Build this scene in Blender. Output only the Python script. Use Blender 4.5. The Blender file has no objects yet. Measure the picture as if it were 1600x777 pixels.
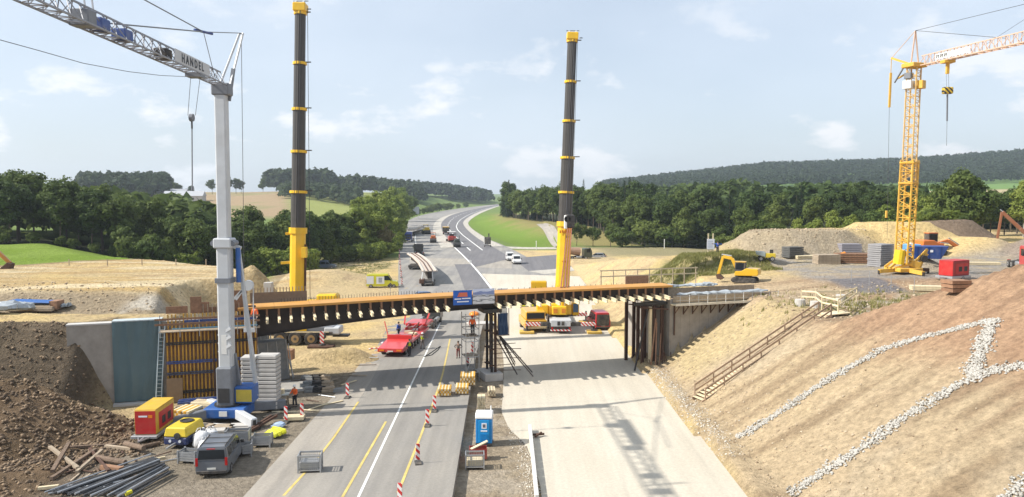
import bpy, bmesh, math, random
import numpy as np
from mathutils import Vector, Matrix

SC = bpy.context.scene
COL = SC.collection
R = math.radians
random.seed(7)
RNG = np.random.default_rng(7)

# ------------------------------------------------------------------ camera
CAMZ, FPX, HORIZON = 17.5, 1200.0, 302.0
PITCH = math.atan((388.5 - HORIZON) / FPX)
cam_data = bpy.data.cameras.new('camera')
cam = bpy.data.objects.new('camera', cam_data)
COL.objects.link(cam)
cam.location = (0, 0, CAMZ)
cam.rotation_euler = (math.pi / 2 - PITCH, 0, 0)
cam_data.sensor_width = 36
cam_data.lens = 36 * FPX / 1600
cam_data.clip_start = 0.5
cam_data.clip_end = 20000
SC.camera = cam

# ------------------------------------------------------------------ light
SUN_EL, SUN_AZ = 41.0, 11.0          # light travels towards +X, turned a little to +Y
sd = Vector((math.cos(R(SUN_EL)) * math.cos(R(SUN_AZ)), math.cos(R(SUN_EL)) * math.sin(R(SUN_AZ)), -math.sin(R(SUN_EL))))
sun_data = bpy.data.lights.new('sun', 'SUN')
sun_data.energy = 5.0
sun_data.angle = R(0.53)
sun_data.color = (1.0, 0.95, 0.87)
sun = bpy.data.objects.new('sun', sun_data)
COL.objects.link(sun)
sun.rotation_euler = sd.to_track_quat('-Z', 'Y').to_euler()
sun.location = (-60, -10, 60)

world = bpy.data.worlds.new('World')
SC.world = world
world.use_nodes = True
wn, wl = world.node_tree.nodes, world.node_tree.links
wn.clear()
wo = wn.new('ShaderNodeOutputWorld'); bg = wn.new('ShaderNodeBackground')
sky = wn.new('ShaderNodeTexSky'); sky.sky_type = 'NISHITA'; sky.sun_disc = False
sky.sun_elevation = R(SUN_EL)
sky.sun_rotation = math.atan2(-sd.x, -sd.y)   # clockwise from +Y
sky.air_density = 1.0; sky.dust_density = 1.2; sky.ozone_density = 1.5
bg.inputs['Strength'].default_value = 0.094
tc = wn.new('ShaderNodeTexCoord'); mp = wn.new('ShaderNodeMapping')
mp.inputs['Scale'].default_value = (5.2, 5.2, 11.5)
mp.inputs['Location'].default_value = (2.9, 0.7, 0.55)
nz = wn.new('ShaderNodeTexNoise'); nz.inputs['Scale'].default_value = 1.5
nz.inputs['Detail'].default_value = 9; nz.inputs['Roughness'].default_value = 0.58
rp = wn.new('ShaderNodeValToRGB')
rp.color_ramp.elements[0].position = 0.545; rp.color_ramp.elements[0].color = (0, 0, 0, 1)
rp.color_ramp.elements[1].position = 0.64; rp.color_ramp.elements[1].color = (1, 1, 1, 1)
nz2 = wn.new('ShaderNodeTexNoise'); nz2.inputs['Scale'].default_value = 0.4
nz2.inputs['Detail'].default_value = 4
veil = wn.new('ShaderNodeMapRange')
veil.inputs['From Min'].default_value = 0.3; veil.inputs['From Max'].default_value = 0.7
veil.inputs['To Min'].default_value = 0.50; veil.inputs['To Max'].default_value = 0.80
mixv = wn.new('ShaderNodeMix'); mixv.data_type = 'RGBA'
mixv.inputs['B'].default_value = (6.7, 7.45, 8.45, 1)
mixc = wn.new('ShaderNodeMix'); mixc.data_type = 'RGBA'
mixc.inputs['B'].default_value = (8.3, 8.35, 8.55, 1)
cf = wn.new('ShaderNodeMath'); cf.operation = 'MULTIPLY'
sep = wn.new('ShaderNodeSeparateXYZ'); wl.new(tc.outputs['Generated'], sep.inputs['Vector'])
lowc = wn.new('ShaderNodeMapRange'); lowc.inputs['From Min'].default_value = 0.10; lowc.inputs['From Max'].default_value = 0.24
lowc.inputs['To Min'].default_value = 0.85; lowc.inputs['To Max'].default_value = 0.16
wl.new(sep.outputs['Z'], lowc.inputs['Value']); wl.new(lowc.outputs['Result'], cf.inputs[1])
wl.new(tc.outputs['Generated'], mp.inputs['Vector'])
wl.new(mp.outputs['Vector'], nz.inputs['Vector']); wl.new(nz.outputs['Fac'], rp.inputs['Fac'])
wl.new(mp.outputs['Vector'], nz2.inputs['Vector']); wl.new(nz2.outputs['Fac'], veil.inputs['Value'])
wl.new(sky.outputs['Color'], mixv.inputs['A']); wl.new(veil.outputs['Result'], mixv.inputs['Factor'])
wl.new(mixv.outputs['Result'], mixc.inputs['A'])
wl.new(rp.outputs['Color'], cf.inputs[0]); wl.new(cf.outputs[0], mixc.inputs['Factor'])
wl.new(mixc.outputs['Result'], bg.inputs['Color']); wl.new(bg.outputs['Background'], wo.inputs['Surface'])

SC.view_settings.view_transform = 'Standard'
SC.view_settings.look = 'None'
SC.view_settings.gamma = 1
SC.view_settings.exposure = 0.50
SC.render.engine = 'CYCLES'
SC.cycles.use_denoising = True
SC.cycles.max_bounces = 6
SC.cycles.diffuse_bounces = 3
SC.cycles.glossy_bounces = 2
SC.cycles.transmission_bounces = 3
SC.cycles.transparent_max_bounces = 6
SC.cycles.volume_bounces = 0
SC.cycles.caustics_reflective = False
SC.cycles.caustics_refractive = False

# ------------------------------------------------------------------ pixel -> place
def ray(px, py):
    u, v = (px - 800) / FPX, (388.5 - py) / FPX
    return Vector((u, math.cos(PITCH) + v * math.sin(PITCH), -math.sin(PITCH) + v * math.cos(PITCH)))
def G(px, py, z=0.0):
    """the point where the sight line of a photo pixel meets the level z"""
    d = ray(px, py)
    t = (z - CAMZ) / d.z
    return Vector((d.x * t, d.y * t, z))
def AY(px, py, Y):
    """the point of that sight line at distance Y"""
    d = ray(px, py)
    t = Y / d.y
    return Vector((d.x * t, Y, CAMZ + d.z * t))

# ------------------------------------------------------------------ noise for the ground
def _hash(ix, iy, s):
    h = (ix.astype(np.int64) * 374761393 + iy.astype(np.int64) * 668265263 + s * 974634777) & 0xFFFFFFFF
    h = ((h ^ (h >> 13)) * 1274126177) & 0xFFFFFFFF
    return ((h ^ (h >> 16)) & 0xFFFF) / 65535.0
def vnoise(x, y, s=0):
    x = np.asarray(x, float); y = np.asarray(y, float)
    ix, iy = np.floor(x), np.floor(y)
    fx, fy = x - ix, y - iy
    fx = fx * fx * (3 - 2 * fx); fy = fy * fy * (3 - 2 * fy)
    a, b = _hash(ix, iy, s), _hash(ix + 1, iy, s)
    c, d = _hash(ix, iy + 1, s), _hash(ix + 1, iy + 1, s)
    return (a * (1 - fx) + b * fx) * (1 - fy) + (c * (1 - fx) + d * fx) * fy
def fbm(x, y, s=0, o=4):
    r, a, t = 0, 1.0, 0
    for k in range(o):
        r = r + a * vnoise(np.asarray(x) * 2 ** k, np.asarray(y) * 2 ** k, s + k); t += a; a *= 0.5
    return r / t
def ss(a, b, x):
    t = np.clip((np.asarray(x, float) - a) / (b - a), 0, 1)
    return t * t * (3 - 2 * t)

# ------------------------------------------------------------------ materials
MATS = {}
def M(name, col, rough=0.6, metal=0.0, var=0.12, scale=2.5, bump=0.0, bscale=12.0, dust=0.0, spec=0.4, coat=0.0, rnd=0.0):
    if name in MATS:
        return MATS[name]
    m = bpy.data.materials.new(name); m.use_nodes = True
    n, l = m.node_tree.nodes, m.node_tree.links
    b = n['Principled BSDF']
    b.inputs['Roughness'].default_value = rough
    b.inputs['Metallic'].default_value = metal
    b.inputs['Specular IOR Level'].default_value = spec
    if coat: b.inputs['Coat Weight'].default_value = coat
    g = n.new('ShaderNodeTexCoord')
    t = n.new('ShaderNodeTexNoise'); t.inputs['Scale'].default_value = scale
    t.inputs['Detail'].default_value = 5; t.inputs['Roughness'].default_value = 0.65
    l.new(g.outputs['Object'], t.inputs['Vector'])
    mr = n.new('ShaderNodeMapRange')
    mr.inputs['From Min'].default_value = 0.25; mr.inputs['From Max'].default_value = 0.75
    mr.inputs['To Min'].default_value = 1 - var; mr.inputs['To Max'].default_value = 1 + var
    l.new(t.outputs['Fac'], mr.inputs['Value'])
    mx = n.new('ShaderNodeMix'); mx.data_type = 'RGBA'; mx.blend_type = 'MULTIPLY'
    mx.inputs['Factor'].default_value = 1
    mx.inputs['A'].default_value = (*col, 1)
    l.new(mr.outputs['Result'], mx.inputs['B'])
    out = mx.outputs['Result']
    if rnd:
        oi = n.new('ShaderNodeObjectInfo'); mr3 = n.new('ShaderNodeMapRange')
        mr3.inputs['To Min'].default_value = 1 - rnd; mr3.inputs['To Max'].default_value = 1 + rnd
        l.new(oi.outputs['Random'], mr3.inputs['Value'])
        m3 = n.new('ShaderNodeMix'); m3.data_type = 'RGBA'; m3.blend_type = 'MULTIPLY'; m3.inputs['Factor'].default_value = 1
        l.new(out, m3.inputs['A']); l.new(mr3.outputs['Result'], m3.inputs['B']); out = m3.outputs['Result']
    if dust:
        t2 = n.new('ShaderNodeTexNoise'); t2.inputs['Scale'].default_value = scale * 0.7; t2.inputs['Detail'].default_value = 7
        l.new(g.outputs['Object'], t2.inputs['Vector'])
        r2 = n.new('ShaderNodeMapRange')
        r2.inputs['From Min'].default_value = 0.4; r2.inputs['From Max'].default_value = 0.75
        r2.inputs['To Max'].default_value = dust
        l.new(t2.outputs['Fac'], r2.inputs['Value'])
        m2 = n.new('ShaderNodeMix'); m2.data_type = 'RGBA'
        m2.inputs['B'].default_value = (0.42, 0.35, 0.26, 1)
        l.new(r2.outputs['Result'], m2.inputs['Factor']); l.new(out, m2.inputs['A']); out = m2.outputs['Result']
    l.new(out, b.inputs['Base Color'])
    if bump:
        t3 = n.new('ShaderNodeTexNoise'); t3.inputs['Scale'].default_value = bscale; t3.inputs['Detail'].default_value = 6
        l.new(g.outputs['Object'], t3.inputs['Vector'])
        bp = n.new('ShaderNodeBump'); bp.inputs['Strength'].default_value = bump; bp.inputs['Distance'].default_value = 0.1
        l.new(t3.outputs['Fac'], bp.inputs['Height']); l.new(bp.outputs['Normal'], b.inputs['Normal'])
    MATS[name] = m
    return m
def Mstripe(name, ca, cb, width, ang=45, axis='XZ'):
    """diagonal warning stripes"""
    m = bpy.data.materials.new(name); m.use_nodes = True
    n, l = m.node_tree.nodes, m.node_tree.links
    b = n['Principled BSDF']; b.inputs['Roughness'].default_value = 0.5
    g = n.new('ShaderNodeTexCoord'); s = n.new('ShaderNodeSeparateXYZ')
    l.new(g.outputs['Object'], s.inputs['Vector'])
    a1 = n.new('ShaderNodeMath'); a1.operation = 'MULTIPLY_ADD'; a1.inputs[1].default_value = math.tan(R(ang))
    l.new(s.outputs[axis[0]], a1.inputs[0]); l.new(s.outputs[axis[1]], a1.inputs[2])
    d = n.new('ShaderNodeMath'); d.operation = 'DIVIDE'; d.inputs[1].default_value = width
    l.new(a1.outputs[0], d.inputs[0])
    f = n.new('ShaderNodeMath'); f.operation = 'FRACT'; l.new(d.outputs[0], f.inputs[0])
    c = n.new('ShaderNodeMath'); c.operation = 'GREATER_THAN'; c.inputs[1].default_value = 0.5; l.new(f.outputs[0], c.inputs[0])
    mx = n.new('ShaderNodeMix'); mx.data_type = 'RGBA'
    mx.inputs['A'].default_value = (*ca, 1); mx.inputs['B'].default_value = (*cb, 1)
    l.new(c.outputs[0], mx.inputs['Factor']); l.new(mx.outputs['Result'], b.inputs['Base Color'])
    MATS[name] = m
    return m
def Mglass(name='window_glass', col=(0.012, 0.016, 0.02)):
    if name in MATS: return MATS[name]
    m = M(name, col, rough=0.16, var=0.05, spec=0.32)
    return m

# ------------------------------------------------------------------ mesh building
class MB:
    def __init__(s): s.v = []; s.f = []
    def add(s, vs, fs):
        o = len(s.v); s.v += [tuple(p) for p in vs]; s.f += [tuple(i + o for i in f) for f in fs]; return s
    def box(s, c, d, rz=0, rx=0, ry=0):
        """box of size d centred at c"""
        m = Matrix.Rotation(rz, 3, 'Z') @ Matrix.Rotation(ry, 3, 'Y') @ Matrix.Rotation(rx, 3, 'X')
        c = Vector(c); vs = []
        for z in (-.5, .5):
            for x, y in ((-.5, -.5), (.5, -.5), (.5, .5), (-.5, .5)):
                vs.append(c + m @ Vector((x * d[0], y * d[1], z * d[2])))
        return s.add(vs, [(3, 2, 1, 0), (4, 5, 6, 7), (0, 1, 5, 4), (1, 2, 6, 5), (2, 3, 7, 6), (3, 0, 4, 7)])
    def bx(s, x0, x1, y0, y1, z0, z1):
        return s.box(((x0 + x1) / 2, (y0 + y1) / 2, (z0 + z1) / 2), (x1 - x0, y1 - y0, z1 - z0))
    def bar(s, p, q, w, h=None, up=(0, 0, 1)):
        """rectangular bar from p to q"""
        p, q = Vector(p), Vector(q); h = h or w
        d = (q - p)
        if d.length < 1e-6: return s
        d.normalize(); u = Vector(up)
        if abs(d.dot(u)) > 0.98: u = Vector((1, 0, 0)) if abs(d.x) < .9 else Vector((0, 1, 0))
        a = d.cross(u).normalized(); b = a.cross(d).normalized()
        vs = []
        for e in (p, q):
            for i, j in ((-1, -1), (1, -1), (1, 1), (-1, 1)):
                vs.append(e + a * (i * w / 2) + b * (j * h / 2))
        return s.add(vs, [(3, 2, 1, 0), (4, 5, 6, 7), (0, 1, 5, 4), (1, 2, 6, 5), (2, 3, 7, 6), (3, 0, 4, 7)])
    def tube(s, p, q, r, n=8, r2=None):
        p, q = Vector(p), Vector(q); r2 = r if r2 is None else r2
        d = (q - p)
        if d.length < 1e-6: return s
        d.normalize(); u = Vector((0, 0, 1)) if abs(d.z) < .9 else Vector((1, 0, 0))
        a = d.cross(u).normalized(); b = a.cross(d).normalized(); vs = []
        for e, rr in ((p, r), (q, r2)):
            for k in range(n):
                t = 2 * math.pi * k / n
                vs.append(e + (a * math.cos(t) + b * math.sin(t)) * rr)
        fs = [(k, (k + 1) % n, n + (k + 1) % n, n + k) for k in range(n)]
        return s.add(vs, fs + [tuple(range(n - 1, -1, -1)), tuple(range(n, 2 * n))])
    def path(s, pts, r, n=5):
        for a, b in zip(pts[:-1], pts[1:]): s.tube(a, b, r, n)
        return s
    def prism(s, prof, x0, x1, axis='X'):
        """side outline [(a, b[, inset])] drawn out along an axis (X: a=y b=z, Y: a=x b=z, Z: a=x b=y)"""
        n = len(prof); vs = []
        for k, e in enumerate((x0, x1)):
            sg = 1 if k == 0 else -1
            for p in prof:
                i = p[2] if len(p) > 2 else 0
                e2 = e + sg * i
                vs.append({'X': (e2, p[0], p[1]), 'Y': (p[0], e2, p[1]), 'Z': (p[0], p[1], e2)}[axis])
        fs = [(k, (k + 1) % n, n + (k + 1) % n, n + k) for k in range(n)]
        return s.add(vs, fs + [tuple(range(n - 1, -1, -1)), tuple(range(n, 2 * n))])
    def quad(s, a, b, c, d): return s.add([a, b, c, d], [(0, 1, 2, 3)])
    def lathe(s, prof, c=(0, 0, 0), n=16):
        """[(r, z)] turned about the vertical through c"""
        vs = []; c = Vector(c); k = len(prof)
        for i in range(n):
            t = 2 * math.pi * i / n
            for r, z in prof: vs.append(c + Vector((r * math.cos(t), r * math.sin(t), z)))
        fs = []
        for i in range(n):
            j = (i + 1) % n
            for q in range(k - 1): fs.append((i * k + q, j * k + q, j * k + q + 1, i * k + q + 1))
        fs.append(tuple(i * k for i in range(n - 1, -1, -1))); fs.append(tuple(i * k + k - 1 for i in range(n)))
        return s.add(vs, fs)
    def mesh(s, name, bevel=0.0, seg=1):
        me = bpy.data.meshes.new(name)
        me.from_pydata(s.v, [], s.f)
        bm = bmesh.new(); bm.from_mesh(me)
        if bevel:
            bmesh.ops.remove_doubles(bm, verts=bm.verts, dist=1e-5)
            bmesh.ops.bevel(bm, geom=[e for e in bm.edges if len(e.link_faces) == 2 and e.calc_face_angle(0) > 0.35], offset=bevel, segments=seg, affect='EDGES', clamp_overlap=True)
        bmesh.ops.recalc_face_normals(bm, faces=bm.faces)
        bm.to_mesh(me); bm.free()
        return me
    def build(s, name, mat, parent=None, bevel=0.0, seg=1, smooth=False, **tags):
        return obj(name, s.mesh(name, bevel, seg), mat, parent, smooth, **tags)
def obj(name, me, mat, parent=None, smooth=False, **tags):
    o = bpy.data.objects.new(name, me); COL.objects.link(o)
    if mat is not None and not me.materials: me.materials.append(mat)
    if smooth: me.shade_smooth()
    if parent is not None: o.parent = parent
    for k, v in tags.items(): o[k] = v
    return o
def thing(name, label, cat, loc=(0, 0, 0), rz=0.0, group=None, rx=0.0, ry=0.0):
    o = bpy.data.objects.new(name, None); COL.objects.link(o)
    o.location = loc; o.rotation_euler = (rx, ry, rz); o.empty_display_size = 0.3
    o['label'] = label; o['category'] = cat
    if group: o['group'] = group
    return o
def tag(o, label, cat, group=None):
    o['label'] = label; o['category'] = cat
    if group: o['group'] = group
    return o
def dup(o, loc=None, rz=None, label=None, group=None, scale=None, parent=None):
    c = o.copy(); COL.objects.link(c)
    if parent is not None: c.parent = parent
    if loc is not None: c.location = loc
    if rz is not None: c.rotation_euler = (c.rotation_euler[0], c.rotation_euler[1], rz)
    if scale is not None: c.scale = scale
    if label: c['label'] = label
    if group: c['group'] = group
    for ch in list(o.children): dup(ch, parent=c)
    return c
_glyphs = {}
def text_mesh(txt, size, bold=False):
    k = (txt, size)
    if k in _glyphs: return _glyphs[k]
    cu = bpy.data.curves.new('lettering', 'FONT'); cu.body = txt; cu.size = size
    cu.align_x = 'CENTER'; cu.align_y = 'CENTER'; cu.extrude = 0.004
    if bold: cu.offset = size * 0.03
    cu.resolution_u = 2
    to = bpy.data.objects.new('lettering', cu); COL.objects.link(to)
    dg = bpy.context.evaluated_depsgraph_get()
    me = bpy.data.meshes.new_from_object(to.evaluated_get(dg))
    bpy.data.objects.remove(to); bpy.data.curves.remove(cu)
    _glyphs[k] = me
    return me
def lettering(txt, size, mat, parent, loc, rot, bold=False, name='lettering'):
    me = text_mesh(txt, size, bold)
    me = me.copy() if me.materials else me
    o = obj(name, me, mat, parent); o.location = loc; o.rotation_euler = rot
    return o
# ================================================================== the land
def wall_line(x): return 66 + 0.33 * (np.asarray(x, float) + 22.5)   # line of the bridge's near edge and both wing walls
def mound(x, y, cx, cy, rx, ry, h, flat=1.0, rot=0.0, s=0):
    c, n = math.cos(rot), math.sin(rot)
    dx, dy = x - cx, y - cy
    u, v = (dx * c + dy * n) / rx, (-dx * n + dy * c) / ry
    r = np.sqrt(u * u + v * v) + 0.16 * (fbm(x * .35, y * .35, 40 + s, 3) - .5)
    return h * np.clip((1 - r) * flat, 0, 1) ** 0.9
MOUNDS = [  # cx, cy, rx, ry, h, flat, rot
    (46, 124, 14.5, 9, 3.9, 2.2, 0.05), (53, 127, 12, 9, 3.9, 1.9, 0), (28.5, 111, 12, 7, 2.0, 1.6, 0.1),     # tan heap
    (64, 130, 15, 10, 4.9, 1.7, 0.0), (74, 124, 11, 7, 2.6, 1.4, -.3),  # yellow sand heap
    (82, 146, 12, 9, 5.6, 1.6, 0.1),                                   # dark overgrown heap
    (88, 118, 12, 8, 3.2, 2.6, 0.0),                                   # grey ramp
    (52.5, 99, 4.0, 3.0, 1.7, 1.1, 0.0),                               # gravel heap by the tower crane
    (-31, 97, 4.5, 3.2, 2.0, 1.1, 0.2),                                # sand heap behind the abutment
    (-38, 152, 14, 10, 2.2, 1.3, 0.0),
    (-18.5, 79.5, 4.6, 1.5, 1.25, 1.8, 0.15),                          # soil bank beside the left mobile crane
]
def Tbase(x, y):
    x = np.asarray(x, float); y = np.asarray(y, float)
    z = np.zeros(np.broadcast(x, y).shape)
    z = z - 0.62 * ss(-14.5, -12.5, x) * (1 - ss(14, 16, x)) * (1 - ss(96, 125, y))
    # right embankment and plateau
    toe = np.where(y < 85, 15.3 - 0.025 * (y - 44), 14.3 - 0.03 * np.clip(y - 85, 0, 30))
    e = (x - toe) / 1.62 - 0.5
    cap = 6.5 + 0.6 * ss(31, 43, x) * ss(70, 84, y) + 0.6 * ss(80, 90, y) * ss(26, 34, x)
    cap = cap + np.clip((63.5 - y) * 0.66, 0, 7.5)
    cap = cap * (1 - ss(128, 190, y) * (1 - ss(60, 110, x)) * .93)
    groove = 0.13 * (fbm(x * .12, y * 1.1, 3, 3) - .5) + 0.35 * (fbm(x * .12, y * .16, 9, 3) - .5)
    emb = np.minimum(e + groove * ss(0, 3, x - toe), cap + 0.5 * (fbm(x * .14, y * .14, 5) - .5))
    back = ss(0.2, 0.6, y - wall_line(x)) * (1 - ss(11, 12.5, y - wall_line(x))) * ss(16.7, 17.1, x) * (1 - ss(40, 44, x))
    emb = np.maximum(emb, back * 6.1)
    z = np.where(x > toe - 1, np.maximum(z, emb), z)
    # left plateau
    xe = np.interp(y, [60, 66, 75, 78, 93, 96, 110, 140, 200, 260], [-25, -25, -25, -34, -34.5, -27, -30, -50, -75, -95])
    sl = np.interp(y, [60, 96, 110, 125, 200], [1.3, 1.3, 0.5, 0.25, 0.12])
    W = wall_line(x)
    toe_f = np.where(x < -33, np.interp(x, [-80, -45, -37, -35.3, -33], [50, 56.5, 57.6, 57.9, 62.5]), W + 0.55)
    pl = np.interp(y, [50, 62, 69, 73, 79, 85, 110, 150, 200, 300, 420], [6.6, 6.9, 6.7, 4.7, 4.6, 6.8, 7.2, 7.7, 6.0, 3.0, 1.0])
    pl = pl + 0.5 * (fbm(x * .1, y * .25, 21) - .5) + 0.12 * (fbm(x * .8, y * .8, 22) - .5)
    front = np.where(x < -33, 1.4 * (y - toe_f) + 1.2 * (fbm(x * .5, y * .5, 23) - .5), 6.0 * (y - toe_f))
    lft = np.minimum(np.minimum(pl, sl * (xe - x)), front)
    z = np.where(x < -18, np.maximum(z, lft), z)
    # spoil heap in the left corner
    rid = np.interp(x, [-80, -45, -38.7, -33.8, -28.5, -25.5], [10, 6.3, 4.4, 2.9, 0.9, -0.4])
    rid = rid + 1.1 * (fbm(x * .4, y * .4, 31, 4) - .5)
    hp = rid - np.where(y < 56, (56 - y) * 0.40, (y - 56) * 0.85)
    z = np.where(x < -22, np.maximum(z, hp), z)
    mz = np.zeros(z.shape)
    for k, m in enumerate(MOUNDS):
        mz = np.maximum(mz, mound(x, y, *m, s=k))
    z = z + mz
    # grass knoll inside the bend
    xl = np.interp(y, [0, 125, 178, 428, 575, 750, 933, 1235, 1700], [-18, -19, -27, -61, -73, -70, -56, -24, 20])
    xr = np.interp(y, [0, 245, 330, 437, 656, 823, 1050, 1700], [2, 2, -14, -27, -34, -29, -17, 30])
    kx = x - xr
    z = z + 4.2 * ss(4, 26, kx) * (1 - ss(34, 70, kx)) * ss(250, 300, y) * (1 - ss(430, 640, y))
    # far hills
    a = x / np.maximum(y, 1)
    hr = np.interp(a, [0, .02, .12, .33, .5, .67, 1.2], [0, 4, 22, 60, 68, 88, 96])
    z = z + hr * (0.25 * ss(500, 1000, y) + 0.75 * ss(950, 1650, y)) * ss(10, 120, x - xr)
    hl = np.interp(a, [-1.2, -.67, -.5, -.36, -.28, -.2, -.12, -.04, .05], [22, 21, 18, 17, 19, 17, 12, 10, 8])
    z = z + hl * ss(330, 860, y) * ss(8, 110, xl - x)
    z = z + 0.0035 * np.clip(y - 1700, 0, 900)
    return z
def T(x, y):
    z = Tbase(x, y)
    x = np.asarray(x, float); y = np.asarray(y, float)
    road = ss(-16.5, -14, x) * (1 - ss(13.5, 15, x)) * (1 - ss(130, 150, y))
    flat = np.maximum(road, ss(135, 160, y) * (1 - ss(-30, -34, -x) * 0) * 0)
    rough = 0.10 * (fbm(x * 1.3, y * 1.3, 50, 3) - .5) * (1 - ss(130, 200, y))
    heap = ss(-24, -29, x) * (1 - ss(60, 63, y))
    rough = rough + heap * (0.5 * (fbm(x * 1.4, y * 1.4, 55, 3) - .5))
    yard = ss(-30, -26, x) * (1 - ss(-16, -14, x)) * (1 - ss(64, 70, y))
    return z + rough * (1 - road) * (1 - .8 * yard)
def axis(segs):
    out = []
    for a, b, st in segs: out += list(np.arange(a, b, st))
    out.append(segs[-1][1])
    return np.array(out)
def grow(a, st, f, end):
    out = [a]
    while out[-1] < end: out.append(out[-1] + st); st *= f
    return out[1:]
xs_c = axis([(-62, 62, 0.5)])
xs = np.array([-v for v in grow(62, .6, 1.055, 3600)][::-1] + list(xs_c) + grow(62, .6, 1.055, 3600))
ys = np.array(list(axis([(-40, 30, 4.0), (30, 136, 0.5)])) + grow(136, .55, 1.022, 4200))
XX, YY = np.meshgrid(xs, ys)
ZZ = T(XX, YY)

def Tg(x, y):
    """height of the built land at (x, y)"""
    x = np.asarray(x, float); y = np.asarray(y, float)
    i = np.clip(np.searchsorted(xs, x) - 1, 0, len(xs) - 2); j = np.clip(np.searchsorted(ys, y) - 1, 0, len(ys) - 2)
    u = np.clip((x - xs[i]) / (xs[i + 1] - xs[i]), 0, 1); v = np.clip((y - ys[j]) / (ys[j + 1] - ys[j]), 0, 1)
    return (ZZ[j, i] * (1 - u) + ZZ[j, i + 1] * u) * (1 - v) + (ZZ[j + 1, i] * (1 - u) + ZZ[j + 1, i + 1] * u) * v
def Tz(x, y): return float(Tg(x, y))
def on(px, py, t0=30, t1=1500):
    """where the sight line of a photo pixel meets the land"""
    d = ray(px, py)
    ts = np.concatenate([np.arange(t0, 260, 0.25), np.arange(260, t1, 2.0)])
    for _ in range(3):
        zz = CAMZ + d.z * ts - Tg(d.x * ts, d.y * ts)
        k = int(np.argmax(zz < 0)) if (zz < 0).any() else len(ts) - 1
        a, b = ts[max(k - 1, 0)], ts[k]
        ts = np.linspace(a, b, 40)
    return Vector((d.x * b, d.y * b, Tz(d.x * b, d.y * b)))

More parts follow.
